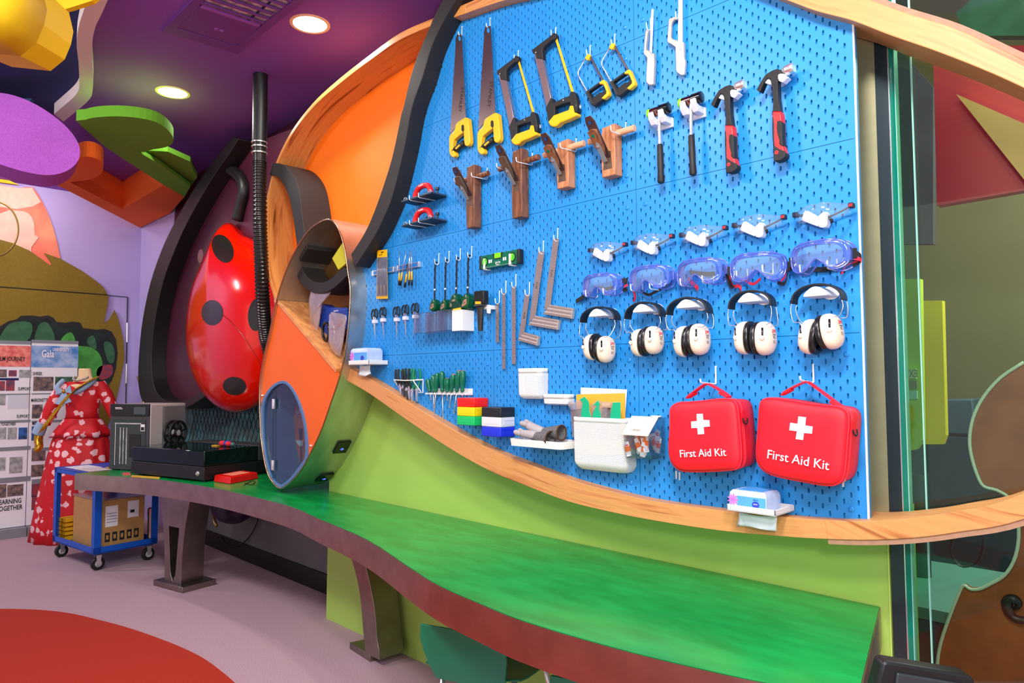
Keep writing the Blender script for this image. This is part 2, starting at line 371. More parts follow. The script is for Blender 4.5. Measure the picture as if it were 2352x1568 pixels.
# recessed teal lattice panel behind the workbench
tp = thing('lattice_panel', (-2.8, WB-.02, .78), 'teal panel with a dark diamond lattice above the workbench below the ladybug', 'panel')
MB().bx(-4.0, -1.0, WB-.02, WB-.002, .76, 1.56).build('backing', 'teal_panel', tp)
m = MB(); x = -4.4
while x < -.6:
    for s in (1, -1):
        x0 = x; z0 = .76; x1 = x+s*.48; z1 = 1.56
        if min(x0, x1) > -4.0 and max(x0, x1) < -1.0: m.tube([(x0, WB-.022, z0), (x1, WB-.022, z1)], .0028, 4)
    x += .08
o = m.build('lattice', 'teal_line', tp); o['kind'] = 'stuff'
# ---------------------------------------------------------------- butterfly wing frame
OUT = [(*[W(x, y, .05)[q] for q in (0, 2)], w_) for (x, y), w_ in [((1070, 8), 0.045), ((1010, 35), 0.035), ((920, 75), 0.035), ((850, 125), 0.032), ((780, 180), 0.03), ((720, 235), 0.026), ((670, 300), 0.024), ((635, 370), 0.022), ((615, 440), 0.02), ((607, 500), 0.02), ((608, 560), 0.02), ((615, 630), 0.022), ((635, 700), 0.026), ((665, 760), 0.03), ((720, 822), 0.04), ((788, 868), 0.07), ((850, 905), 0.075), ((950, 975), 0.085), ((1050, 1040), 0.09), ((1133, 1085), 0.09), ((1200, 1112), 0.088), ((1300, 1150), 0.084), ((1400, 1175), 0.074), ((1500, 1195), 0.066), ((1650, 1218), 0.064), ((1800, 1232), 0.058), ((1900, 1238), 0.053), ((2000, 1240), 0.05), ((2100, 1235), 0.05), ((2200, 1222), 0.05), ((2352, 1192), 0.052)]]
OUT += [(2.88, 1.25, .06), (3.08, 1.48, .06), (3.13, 1.7, .06), (2.98, 1.95, .06), (2.83, 2.08, .055)]
OUT += [(*[W(x, y, .05)[q] for q in (0, 2)], w_) for (x, y), w_ in [((2352, 138), .052), ((2200, 68), .062), ((2079, 29), .062), ((1987, -4), .062), ((1900, -27), .064), ((1830, -52), .065), ((1700, -92), .065), ((1550, -108), .065), ((1400, -94), .065), ((1300, -72), .065), ((1230, -50), .06), ((1150, -26), .055)]]

NO = len(OUT)
def wing_n(i):
    t = V((OUT[(i+1) % NO][0]-OUT[i-1][0], OUT[(i+1) % NO][1]-OUT[i-1][1])).normalized(); return V((-t.y, t.x))
PF = sm([(a, b, c) for a, b, c in OUT], 5, True)
def pfn(k):
    k %= len(PF); t = PF[(k+1) % len(PF)]-PF[k-1]; return V((-t.y, t.x)).normalized()
def band(i0, i1, y0, y1f):
    rings = []; ks = list(range(i0*5, i1*5+1)); pf = [PF[k % len(PF)] for k in ks]
    for k, p in zip(ks, pf):
        n = pfn(k); yb = y1f(p.x, p.y)
        a = V((p.x, y0, p.y)); b = V((p.x+n.x*p.z, y0, p.y+n.y*p.z))
        rings.append([a, b, V((b.x, yb, b.z)), V((a.x, yb, a.z))])
    mb = MB().loft(rings); mb.wd = [p.z for p in pf]; mb.pf = pf; return mb
wing = thing('butterfly_wing', (.9, -.03, .96), 'huge butterfly wing outline of banded oak running around the orange and blue panels', 'frame')
ORY = .14
def yb(x, z):
    if x > 2.27: return .14
    if x < .2 and not (x > -.3 and z < 1.6): return ORY+.02
    return GY-.004
def seg(i0, i1, m, slant=0, label=None):
    mb = band(i0, i1, -.05, yb); o = mb.build('frame_segment', m, wing, label=label); s_ = 0; arc = [0]
    for a, b in zip(mb.pf, mb.pf[1:]): s_ += math.hypot(b.x-a.x, b.y-a.y); arc.append(s_)
    def fn(i, v):
        k = i//4; q = (0, 1, 2.8, 3.8)[i % 4]*mb.wd[min(k, len(mb.wd)-1)] if i % 4 < 2 else mb.wd[min(k, len(mb.wd)-1)]+.13*(i % 4-1)
        u = arc[min(k, len(arc)-1)]
        return (u+i0*.37, q+slant*u+i0*.21, 0)
    setgrain(o, fn); b = o.modifiers.new('b', 'BEVEL'); b.width = .0015; b.segments = 1; b.limit_method = 'ANGLE'; return o
seg(0, 15, 'oak_ring', label='left oak ring segment around the orange panel')
seg(15, 21, 'oak'); seg(21, 26, 'oak'); seg(26, 34, 'oak', .55); seg(34, NO, 'oak')
# brown cut edge strip along the outside of the right part
rings = []
m = MB()
for i0, i1 in ((26, 32), (35, 41)):
    rr = []
    for k in range(i0*5, i1*5+1):
        p = PF[k % len(PF)]; n = pfn(k)
        q = [(p.x-n.x*.014, p.y-n.y*.014), (p.x-n.x*.0005, p.y-n.y*.0005)]
        rr.append([V((q[0][0], -.046, q[0][1])), V((q[1][0], -.046, q[1][1])), V((q[1][0], .14, q[1][1])), V((q[0][0], .14, q[0][1]))])
    m = MB().loft(rr); m.build('edge_strip', 'oak_edge', wing, label='brown raw edge strip')
def inner(frac, lo=0, hi=NO, n=4):
    pf = sm([(a, b, c) for a, b, c in OUT], n, True); out = []
    for k, p in enumerate(pf):
        t = pf[(k+1) % len(pf)]-pf[k-1]; q = V((-t.y, t.x)).normalized(); out.append((p.x+q.x*p.z*frac, p.y+q.y*p.z*frac))
    return out
IN = inner(.5)
# divider: black foam body of the butterfly
LFT = [(1030, -22), (1017, 0), (997, 37), (984, 69), (964, 115), (944, 172), (927, 244), (921, 264), (901, 359), (874, 445), (851, 506), (832, 544), (806, 584)]
RDG = [(1062, -22), (1047, 0), (1019, 46), (990, 109), (970, 178), (953, 224), (941, 267), (927, 344), (901, 450), (882, 498), (864, 536), (842, 572), (816, 612)]
m = MB(); D0 = .09
lw = [W(*p, D0) for p in LFT]; rw = [W(*p, D0) for p in RDG]
rings = [[a, b, V((b.x, .02, b.z)), V((a.x, ORY, a.z))] for a, b in zip(sm(lw, 3), sm(rw, 3))]
dv = MB().loft(rings).build('wing_divider', 'black_foam', bevel=.003); tag(dv, 'long curved black foam divider between the orange panel and the blue pegboard', 'divider')
def div_x(z):
    pts = [((a.x+b.x)/2, (a.z+b.z)/2) for a, b in zip(lw, rw)]
    for (x0, z0), (x1, z1) in zip(pts, pts[1:]):
        if min(z0, z1) <= z <= max(z0, z1): return x0+(x1-x0)*(z-z0)/(z1-z0+1e-9)
    return pts[0][0] if z > pts[0][1] else pts[-1][0]-.02-(pts[-1][1]-z)*.25
# orange panel, left of the divider
op = [(x, z) for x, z in IN if x < div_x(z)+.05]
i0 = 0
poly = [V((x, ORY, z)) for x, z in IN if x < min(.75, div_x(z)+.3)]
o = MB().prism(poly, (0, .02, 0)).build('orange_wing_panel', 'orange_panel'); tag(o, 'bright orange panel filling the left part of the oak wing frame', 'panel')
# green wall
gw = MB()
lowc = sorted([(x, z) for x, z in IN if -.9 < x < 2.27 and z < 1.8 and z < 1.5+abs(min(0, x))])
gp = [(-.903, 0), (2.282, 0), (2.282, 1.04)]+[(x, z) for x, z in reversed(lowc)]
o = gw.prism([V((x, GY, z)) for x, z in gp], (0, .26, 0)).build('wall_right', 'green_wall'); struct(o)
struct(MB().bx(2.2825, 2.286, GY-.004, GY+.05, 0, 1.0).build('trim_3', mat('trim_lime', (196, 226, 110), .4)))
# ---------------------------------------------------------------- pegboard panels (76 x 56 cm) with real slots
pb = thing('pegboard', (.9, 0, .96), 'blue steel pegboard of slotted panels filling the right part of the oak wing frame', 'pegboard')
def inside(x, z, poly):
    c = False; j = len(poly)-1
    for i in range(len(poly)):
        xi, zi = poly[i]; xj, zj = poly[j]
        if (zi > z) != (zj > z) and x < (xj-xi)*(z-zi)/(zj-zi)+xi: c = not c
        j = i
    return c
TUBE_PX = [(755, 502), (725, 515), (700, 540), (672, 587), (650, 640), (633, 698), (620, 760), (608, 810), (598, 870), (596, 915), (597, 960), (600, 1010), (606, 1050), (613, 1082), (625, 1107), (642, 1122), (659, 1116), (690, 1084), (720, 1030), (742, 982), (760, 930), (777, 880), (790, 830), (800, 765), (805, 700), (805, 655), (800, 620), (794, 575), (785, 540), (772, 514)]
TY = -.10
TU = sm([W(*p, .10) for p in TUBE_PX], 3, True)
TUX = [(p.x, p.z) for p in TU]; _c = (sum(a for a, b in TUX)/len(TUX), sum(b for a, b in TUX)/len(TUX)); TUXS = [(_c[0]+(a-_c[0])*.78, _c[1]+(b-_c[1])*.96) for a, b in TUX]
SLOT = [(.0025*cos(a)+0, (.005 if sin(a) >= 0 else -.005)+.0025*sin(a)) for a in [PI*(k+.5)/4 for k in range(8)]]
SLOT = []
for k in range(4): a = PI*k/3; SLOT.append((.0034*cos(a), .005+.0034*sin(a)))
for k in range(4): a = PI+PI*k/3; SLOT.append((.0034*cos(a), -.005+.0034*sin(a)))
screws = []
def pegpanel(ix, iz):
    X0 = ix*.76; Z0 = 1.57+iz*.56; vs = []; fs = []; gap = .0008
    def v(x, y, z): vs.append((x, y, z)); return len(vs)-1
    used = 0; mine = []
    for ci in range(38):                    # columns of 20 mm
        # slot column centre xs = .02*k ; column k = 1..37, outer halves merged
        pass
    for k in range(1, 38):
        xc = k*.02; xa = xc-.01 if k > 1 else gap; xb = xc+.01 if k < 37 else .76-gap
        odd = k % 2 == 1                    # x=.02+.04j : rows .04,.08.. ; x=.04j : rows .02,.06..
        zs = [.04*j for j in range(1, 14)] if odd else [.02+.04*j for j in range(14)]
        for q, zc in enumerate(zs):
            za = zc-.02 if q else gap; zb = zc+.02 if q < len(zs)-1 else .56-gap
            gx = X0+xc; gz = Z0+zc
            if not inside(gx, gz, IN): continue
            if gx < div_x(gz)-.02: continue
            if gz < 2.1 and inside(gx, gz, TUXS): continue
            used += 1
            c = [v(X0+xa, 0, Z0+za), v(X0+xb, 0, Z0+za), v(X0+xb, 0, Z0+zb), v(X0+xa, 0, Z0+zb)]
            if (k in (2, 36)) and (abs(zc-.06) < .001 or abs(zc-.5) < .001):
                fs.append(tuple(c)); screws.append((gx, gz)); mine.append((gx, gz)); continue
            s0 = [v(gx+a, 0, gz+b) for a, b in SLOT]; s1 = [v(gx+a*.74, .0009, gz+b*.92) for a, b in SLOT]; s2 = [v(gx+a*.72, .0030, gz+b*.91) for a, b in SLOT]
            fs += [(c[1], c[2], s0[0], s0[7]), (c[2], s0[1], s0[0]), (c[2], s0[2], s0[1]), (c[2], c[3], s0[3], s0[2]), (c[3], c[0], s0[4], s0[3]), (c[0], s0[5], s0[4]), (c[0], s0[6], s0[5]), (c[0], c[1], s0[7], s0[6])]
            for i in range(8):
                j = (i+1) % 8; fs.append((s0[i], s0[j], s1[j], s1[i])); fs.append((s1[i], s1[j], s2[j], s2[i]))
    if used < 4: return
    me = bpy.data.meshes.new('pegboard_panel'); base = V(pb['_w'])
    me.from_pydata([tuple(V(p)-base) for p in vs], [], fs); me.update()
    bm = bmesh.new(); bm.from_mesh(me)
    for f in bm.faces:
        if abs(f.normal.y) > .9 and f.normal.y > 0: f.normal_flip()
    bm.to_mesh(me); bm.free()
    me.materials.append(MATS['peg_blue']); o = bpy.data.objects.new('pegboard_panel', me); COL.objects.link(o); o.parent = pb; o['_w'] = tuple(base)
    for x, z in mine: MB().lathe((x, -.0002, z), (0, -1, 0), [(.0085, 0), (.0085, .002), (.005, .0045), (.0045, .003), (.0, .003)], 10).build('screw', 'peg_blue', o)
for ix in range(-1, 3):
    for iz in range(-2, 3): pegpanel(ix, iz)
bk = [(x, z) for x, z in IN if x > div_x(z) and x < 2.277]
bk = [(x, z) for x, z in IN if x < 2.277 and (x > div_x(z) or z < 1.5 and x > -.3)]
MB().prism([V((x, .009, z)) for x, z in bk], (0, .004, 0)).build('backing_sheet', 'peg_blue', pb)
MB().bx(2.2795, 2.2835, -.002, .03, 1.045, 2.50).build('edge_flange', 'peg_blue', pb)
MB().bx(2.2838, 2.2878, -.0025, .005, 1.045, 2.52).build('edge_trim', 'white_paint', pb, label='white edge trim')
# black curl on the ring
fl = sm([W(*p, .06) for p in [(627, 374), (645, 376), (660, 386), (674, 404), (684, 430), (691, 470), (697, 520), (705, 570)]], 4)
fr = sm([W(*p, .06) for p in [(619, 402), (632, 404), (645, 414), (657, 436), (666, 462), (673, 500), (680, 550), (688, 600)]], 4)
o = MB().loft([[a, b, V((b.x, ORY, b.z)), V((a.x, ORY, a.z))] for a, b in zip(fr, fl)]).build('wing_vein', 'black_foam', bevel=.003)
tag(o, 'short curled black foam vein on the orange panel above the steel tube', 'wing vein')
# ---------------------------------------------------------------- elliptical steel tube cabinet standing on the bench
tube = thing('tube_cabinet', (-.85, 0, .77), 'tall slanted elliptical steel tube cabinet standing on the workbench against the wing frame', 'cabinet')
cen = V((sum(p.x for p in TU)/len(TU), 0, sum(p.z for p in TU)/len(TU)))
def shrink(p, d):
    v = V((p.x-cen.x, 0, p.z-cen.z)); L = v.length; return V((p.x-v.x/L*d, p.y, p.z-v.z/L*d))
outer = [(p, V((p.x, GY, p.z))) for p in TU]
n = len(TU)
vs = []; fs = []
for p in TU:
    q = shrink(p, .008); vs += [p, V((p.x, GY-.002, p.z)), V((q.x, GY-.002, q.z)), q]
for i in range(n):
    a = 4*i; b = 4*((i+1) % n)
    for k in range(4): fs.append((a+k, a+(k+1) % 4, b+(k+1) % 4, b+k))
MB().add(vs, fs).build('tube_shell', 'steel_tube', tube, smooth='auto', label='brushed steel shell')
# rim line
MB().tube([shrink(V((p.x, TY-.001, p.z)), .004) for p in TU], .0052, 6, True).build('rim', mat('rim_bronze', (196, 160, 128), .25, 1), tube, smooth=True)
def clipz(poly, a, b):
    """keep the part of poly (x,z) on the left side of a->b"""
    out = []; f = lambda p: (b[0]-a[0])*(p[1]-a[1])-(b[1]-a[1])*(p[0]-a[0])
    for i in range(len(poly)):
        p = poly[i]; q = poly[(i+1) % len(poly)]; fp = f(p); fq = f(q)
        if fp >= 0: out.append(p)
        if (fp >= 0) != (fq >= 0):
            t = fp/(fp-fq); out.append((p[0]+(q[0]-p[0])*t, p[1]+(q[1]-p[1])*t))
    return out
INN = [(shrink(p, .009).x, shrink(p, .009).z) for p in TU]
s1 = W(637, 697, .095); s2 = W(771, 855, .095)
def part(poly, lowp, dz=0):
    c1 = clipz(poly, (s2.x, s2.z+dz), (s1.x, s1.z+dz)); c2 = clipz(poly, (s1.x, s1.z+dz), (s2.x, s2.z+dz)); mz = lambda c: sum(z for x, z in c)/len(c)
    return (c1 if mz(c1) < mz(c2) else c2) if lowp else (c2 if mz(c1) < mz(c2) else c1)
low = part(INN, True)
WIN = sm([W(*p, .088) for p in Q(600, 850, 5.6, [(290, 135), (210, 155), (120, 225), (40, 350), (8, 480), (4, 640), (8, 820), (30, 1060), (80, 1290), (150, 1450), (235, 1510), (320, 1480), (430, 1380), (540, 1240), (602, 1150), (610, 1020), (603, 850), (575, 650), (530, 480), (470, 330), (400, 215), (345, 155)])], 2, True)
wx = [(p.x, p.z) for p in WIN]; wc = (sum(a for a, b in wx)/len(wx), sum(b for a, b in wx)/len(wx))
def castpoly(poly, c, ang):
    d = (cos(ang), sin(ang)); best = None
    for i in range(len(poly)):
        p = poly[i]; q = poly[(i+1) % len(poly)]
        ex = q[0]-p[0]; ez = q[1]-p[1]; den = d[0]*ez-d[1]*ex
        if abs(den) < 1e-12: continue
        t = ((p[0]-c[0])*ez-(p[1]-c[1])*ex)/den; u = ((p[0]-c[0])*d[1]-(p[1]-c[1])*d[0])/den
        if t > 0 and -1e-6 <= u <= 1+1e-6 and (best is None or t > best): best = t
    return None if best is None else (c[0]+d[0]*best, c[1]+d[1]*best)
def annulus(outp, inp, c, y0, y1, n=96):
    vs = []; fs = []
    for k in range(n):
        a = castpoly(outp, c, 2*PI*k/n) or c; b = castpoly(inp, c, 2*PI*k/n) or c
        if (a[0]-c[0])**2+(a[1]-c[1])**2 < (b[0]-c[0])**2+(b[1]-c[1])**2: a = b
        vs += [V((a[0], y0, a[1])), V((b[0], y0, b[1])), V((b[0], y1, b[1])), V((a[0], y1, a[1]))]
    for k in range(n):
        p = 4*k; q = 4*((k+1) % n)
        for j in range(4): fs.append((p+j, p+(j+1) % 4, q+(j+1) % 4, q+j))
    return MB().add(vs, fs)
annulus(low, wx, wc, -.088, -.074).build('front_panel', 'orange_deep', tube, label='orange lower front panel')
wi = [((x-wc[0])*.90+wc[0], (z-wc[1])*.945+wc[1]) for x, z in wx]
annulus(wx, wi, wc, -.094, -.065).build('porthole_frame', 'blue_trim', tube, label='blue ring around the glass porthole', bevel=.001)
MB().prism([V((x, -.084, z)) for x, z in wi], (0, .004, 0)).build('porthole_glass', 'door_glass', tube)
MB().prism([V((x, .135, z)) for x, z in low], (0, .01, 0)).build('back_lining', 'interior_blue', tube)
m = MB()
vs = []; fs = []
il = part([((x-cen.x)*.985+cen.x, (z-cen.z)*.985+cen.z) for x, z in INN], True, -.03)
for x, z in il: vs += [V((x, -.07, z)), V((x, .13, z))]
L = len(il)
for i in range(L): fs.append((2*i, 2*i+1, 2*((i+1) % L)+1, 2*((i+1) % L)))
MB().add(vs, fs).build('side_lining', 'interior_blue', tube)
# inner orange backboard with tools
ob = [AY(*p, .12) for p in Q(600, 850, 5.6, [(485, 415), (425, 490), (412, 600), (415, 800), (440, 1050), (485, 1200), (560, 1180), (700, 1100), (700, 500), (560, 430)])]
MB().prism(ob, (0, .006, 0)).build('peg_backboard', 'orange_panel', tube, label='small orange backboard behind the glass')
for hx, hy in ((147, 433), (139, 1220)):
    p = W(*Q(600, 850, 5.6, [(hx+14, hy)])[0], .092)
    m = MB().bx(p.x-.016, p.x+.001, -.098, -.092, p.z-.03, p.z+.03).bx(p.x+.003, p.x+.018, -.098, -.092, p.z-.03, p.z+.03).cyl((p.x+.002, -.098, p.z-.03), (p.x+.002, -.098, p.z+.03), .004, n=8)
    m.build('hinge', 'chrome', tube, bevel=.001)
a = W(*Q(600, 850, 5.6, [(155, 260)])[0], .09); b = W(*Q(600, 850, 5.6, [(148, 1400)])[0], .09)
MB().tube([a, b], .0022, 5).build('door_joint', 'dark_teal', tube)
for hx, hy in ((28, 326), (652, 970)):
    p = W(*Q(600, 850, 5.6, [(hx, hy)])[0], .088)
    MB().lathe(p, (0, -1, 0), [(.007, 0), (.007, .004), (.004, .008), (.006, .014), (0, .016)], 10).build('knob', 'chrome', tube, smooth=True)
# oak shelf of the wing passing through the tube
woodmat('oak_plain', (240, 170, 98), (196, 122, 62), (1, 1, 1), .4, 4, 2, (0, .8, 0))
e = (s2-s1).normalized(); nrm = V((-e.z, 0, e.x)); nrm = nrm if nrm.z > 0 else -nrm
a = s1-e*.0+nrm*.0; b = s2
MB().prism([V((a.x, -.097, a.z)), V((b.x, -.097, b.z)), V((b.x, -.097, b.z))+nrm*.024, V((a.x, -.097, a.z))+nrm*.024], (0, .235, 0)).build('shelf', mat('oak_plain2', (238, 164, 96), .4, 0, .3, 5, rgb2=(206, 130, 70), stretch=(1, 6, 6)) if 1 else 'oak_plain', tube, label='slanted oak shelf', bevel=.001)
up_ = part(INN, False)
MB().prism([V((x, .136, z)) for x, z in up_], (0, .003, 0)).build('back_panel', mat('brass_dark', (150, 108, 60), .3, .7, .2, 4), tube)
# black U vein inside the tube and the yellow gusset
U = sm([W(*p, .02) for p in [(688, 586), (692, 612), (706, 636), (730, 648), (756, 642), (790, 610)]], 4)
U2 = sm([W(*p, .02) for p in [(676, 606), (684, 640), (702, 662), (728, 674), (762, 664), (802, 628)]], 4)
MB().loft([[a, b, V((b.x, .13, b.z)), V((a.x, .13, a.z))] for a, b in zip(U, U2)]).build('inner_vein', 'black_foam', tube, label='black foam curve inside the tube', bevel=.003)
MB().prism([W(*p, .03) for p in [(763, 593), (787, 557), (797, 603), (777, 619)]], (0, .05, 0)).build('gusset', mat('acid_yellow', (206, 200, 20), .4), tube, label='acid yellow wedge inside the tube')
# card readers on the outside of the tube
def tube_hit(px, py):
    best = None; d = ray(px, py)
    for i in range(n):
        p = TU[i]; q = TU[(i+1) % n]; ex = q.x-p.x; ez = q.z-p.z; den = d.x*ez-d.z*ex
        if abs(den) < 1e-9: continue
        t = ((p.x-CP.x)*ez-(p.z-CP.z)*ex)/den; h = CP+d*t
        u = ((h.x-p.x)*ex+(h.z-p.z)*ez)/(ex*ex+ez*ez)
        if 0 <= u <= 1 and TY-.02 <= h.y <= GY:
            if best is None or t < best[0]: best = (t, h, V((ez, 0, -ex)).normalized())
    return best
for px, py, lab in ((785, 1025, 'black card reader with blue mark, upper one on the steel tube'), (745, 1094, 'black card reader with blue mark, lower one near the bench')):
    r_ = tube_hit(px, py)
    if not r_: continue
    _, h, nn = r_
    if nn.dot(CP-h) < 0: nn = -nn
    t = V((nn.z, 0, -nn.x)); c = h+nn*.006
    rd = thing('card_reader', c-nn*.006, lab, 'card reader', 'card readers on the steel tube')
    MB().obx(c, t*.047, nn*.006, V((0, .043, 0))).build('housing', 'black_gloss', rd, bevel=.003)
    m = MB()
    for k in range(3):
        m.tube([c+nn*.0065+t*(.003+.006*k)*cos(a)+V((0, 1, 0))*(.003+.006*k)*sin(a) for a in [-.9+.3*j for j in range(7)]], .0013, 5)
    m.build('mark', 'led_blue', rd, label='glowing blue wave mark')
# ---------------------------------------------------------------- workbench
FR = [(-2.952, -0.724), (-2.698, -0.595), (-2.47, -0.49), (-2.16, -0.39), (-1.845, -0.33), (-1.494, -0.283), (-1.135, -0.263), (-0.702, -0.258), (-0.44, -0.277), (-0.153, -0.327), (0.406, -0.416), (0.952, -0.572), (1.172, -0.627), (1.389, -0.655), (1.591, -0.673), (1.874, -0.656), (2.097, -0.621), (2.287, -0.573), (2.408, -0.509)]
fr2 = [(p.x, p.y) for p in sm([(x, y, 0) for x, y in FR], 4)]
BKL = [(2.31, -.002), (2.312, -.02)]
out2 = fr2+[(2.414, -.444), (2.258, .156), (-.905, .156), (-.905, .403), (-3.02, .403), (-3.04, -.2), (-3.03, -.5)]
wbn = thing('workbench', (0, -.2, 0), 'long wavy workbench with green top and brushed steel edge along the green wall', 'workbench')
BT = .768
MB().prism([V((x, y, BT-.115)) for x, y in out2], (0, 0, .1135)).build('bench_body', 'steel_edge', wbn, label='brushed steel edge band', smooth='auto')
cx_ = 0
def inset(poly, d):
    r = []; L = len(poly)
    for i in range(L):
        a = V(poly[i-1]); b = V(poly[i]); c = V(poly[(i+1) % L])
        n1 = V((-(b-a).y, (b-a).x)); n2 = V((-(c-b).y, (c-b).x))
        n1 = n1.normalized() if n1.length > 1e-9 else n2.normalized(); n2 = n2.normalized() if n2.length > 1e-9 else n1
        q = (n1+n2); q = q.normalized() if q.length > 1e-6 else n1; r.append(b+q*d)
    return r
MB().prism([V((p.x, p.y, BT-.0012)) for p in inset(out2, .004)], (0, 0, .0017)).build('bench_top', 'green_top', wbn, label='scuffed glossy green top')
# pedestal 1, tulip shaped
pd = thing('bench_pedestal', (-2.24, -.19, 0), 'steel tulip shaped pedestal with a tall slot under the left end of the bench', 'pedestal', 'steel pedestals under the bench')
MB().prism([(-2.397, -0.347, 0), (-2.053, -0.272, 0), (-2.101, -0.025, 0), (-2.44, -0.1, 0)], (0, 0, .04)).build('foot_plate', 'steel_leg', pd, bevel=.002)
prof = [(.10, .04), (.103, .15), (.112, .28), (.13, .40), (.16, .53), (.20, .65)]
Rm = M.Rotation(math.radians(12), 4, 'Z'); T = M.Translation(V((-2.252, -.191, 0))) @ Rm
hl = [(.012, .07), (.03, .10), (.042, .2), (.055, .33), (.066, .42)]
for s in (-1, 1):
    m = MB(T)
    ou = sm([(s*x, -.085, z) for x, z in prof], 3); inn = sm([(0, -.085, .04)]+[(s*x, -.085, z) for x, z in hl]+[(s*.08, -.085, .65)], 3)
    m.prism(ou+list(reversed(inn)), (0, .17, 0)); m.build('leg', 'steel_leg', pd, bevel=.002)
m = MB(T); m.prism([(-.07, -.084, .42), (.07, -.084, .42), (.09, -.084, .65), (-.09, -.084, .65)], (0, .168, 0)); m.build('cross_brace', 'steel_leg', pd, bevel=.002)
# pedestal 2, one curved leg against the green wall
pd = thing('bench_pedestal', (-.2, .05, 0), 'single curved steel pedestal leg in front of the green wall under the bench', 'pedestal', 'steel pedestals under the bench')
l1 = sm([W(*p, .03) for p in [(800, 1262), (812, 1300), (824, 1350), (830, 1400), (834, 1450), (838, 1486)]], 3)
l2 = sm([W(*p, .03) for p in [(832, 1270), (846, 1325), (857, 1380), (863, 1430), (866, 1470), (872, 1500)]], 3)
l1[-1].z = l2[-1].z = .035; 
for q in (l1, l2):
    for p in q: p.z = min(p.z, .652)
MB().loft([[a, b, V((b.x, .12, b.z)), V((a.x, .12, a.z))] for a, b in zip(l1, l2)]).build('leg', 'steel_leg', pd, bevel=.002)
MB().prism([AZ(*p, 0) for p in [(803, 1490), (850, 1520), (918, 1500), (872, 1474)]], (0, 0, .035)).build('foot_plate', 'steel_leg', pd, bevel=.002)
# green chairs tucked under the bench
for i, (dx, lab) in enumerate(((0, 'green moulded chair with steel leg tucked under the bench, left one'), (.62, 'green moulded chair tucked under the bench, right one at the frame edge'))):
    T = M.Translation(V((1.02+dx, -.24, 0))) @ M.Rotation(math.radians(200), 4, 'Z')
    ch = thing('chair', T @ V((0, 0, 0)), lab, 'chair', 'green chairs under the bench')
    s_ = []; 
    for k, (y, z) in enumerate([(-.2, .40), (-.12, .385), (0, .375), (.12, .385), (.19, .40)]):
        s_.append([V((x, y, z+(.02*(abs(x)/.2)**2))) for x in (-.19, -.1, 0, .1, .19)]+[V((x, y, z-.008+(.02*(abs(x)/.2)**2))) for x in (.19, .1, 0, -.1, -.19)])
    MB(T).loft(s_).build('seat', 'chair_green', ch, bevel=.002)
    bq = []
    for k, (y, z, w_) in enumerate([(.19, .37, .14), (.215, .42, .15), (.235, .48, .165), (.25, .53, .17), (.262, .58, .16)]):
        bq.append([V((x*w_, y-(1-abs(x))*.0, z)) for x in (-1, -.5, 0, .5, 1)]+[V((x*w_, y+.01, z)) for x in (1, .5, 0, -.5, -1)])
    MB(T).loft(bq).build('backrest', 'chair_green', ch, bevel=.002)
    for sx in (-1, 1):
        for sy in (-1, 1):
            MB(T).tube([(sx*.14, sy*.13, .385), (sx*.19, sy*.2, 0)], .011, 8).build('leg', 'chrome', ch, smooth=True)
# ---------------------------------------------------------------- right side: column, posts, glass, room beyond
ps = thing('window_1', (2.3, .2, 0), 'dark metal mullion and green edged glass wall beside the pegboard', 'window'); ps['kind'] = 'structure'
def vcol(px0, px1, y0, y1, name, m, z0=0, z1=3.3, label=None, par=None):
    """vertical strip whose left and right edge run through the given pixels at plane y0"""
    a = AY(*px0, y0).x; b = AY(*px1, y0).x; return MB().bx(a, b, y0, y1, z0, z1).build(name, m, par or ps, label=label)
o = MB().bx(AY(1925, 600, GY).x, AY(2024, 600, GY).x, GY-.002, GY+.02, .98, 2.9).build('trim_4', 'steel_column'); struct(o)
vcol((2024, 600), (2053, 600), GY-.002, GY+.03, 'window_frame', 'post_dark')
vcol((2053.4, 600), (2056, 600), GY-.003, GY+.03, 'silver_bead', 'chrome')
vcol((2056.4, 600), (2068, 600), GY, GY+.03, 'glass_edge', 'glass_edge', label='deep green polished glass edge')
vcol((2068.2, 600), (2070, 600), GY, GY+.03, 'edge_bevel', 'glass_edge_light')
vcol((2070, 600), (2900, 600), GY+.014, GY+.022, 'pane', 'pane', label='large clear glass pane')
vcol((2106, 600), (2109, 600), GY+.002, GY+.010, 'pane_joint', 'glass_edge_light')
glassmat('pane2', (.72, .90, .80), .03, .02, mul=.2)
vcol((2070.5, 600), (2106, 600), GY+.003, GY+.009, 'pane', 'pane2', label='narrow greener glass leaf')
# room beyond the glass
struct(MB().bx(.4, 6.5, 2.6, 2.7, 0, 5).build('wall_far', 'olive_wall'))
def beyond(name, px, Y, th, m, lab, cat, bevel=0):
    o = MB().prism([AY(x, y, Y) for x, y in px], (0, th, 0)).build(name, m, bevel=bevel); return tag(o, lab, cat)
beyond('wall_panel', [(2143, 110), (2152, 472), (2460, 418), (2460, 100)], 1.5, .06, 'red_wall', 'deep red wall panel behind the glass', 'panel')
beyond('wooden_gusset', [(2196, 216), (2460, 330), (2460, 560), (2352, 412)], 1.42, .05, 'tan_wood', 'triangular tan wood piece across the red panel behind the glass', 'panel')
beyond('wall_panel', [(2060, 640), (2113, 640), (2119, 1010), (2104, 1032), (2060, 1040)], 1.6, .05, 'lime_wall', 'lime green wall strip with small signs behind the narrow glass leaf', 'panel')
beyond('wall_panel', [(2112, 690), (2164, 690), (2172, 1000), (2165, 1020), (2112, 1020)], 1.8, .05, 'yellow_wall', 'yellow wall strip behind the large glass pane', 'panel')
beyond('wall_box', [(2146, 918), (2235, 915), (2240, 1000), (2152, 996)], 2.4, .198, 'slate', 'slate blue box on the far wall behind the glass', 'box', .01)
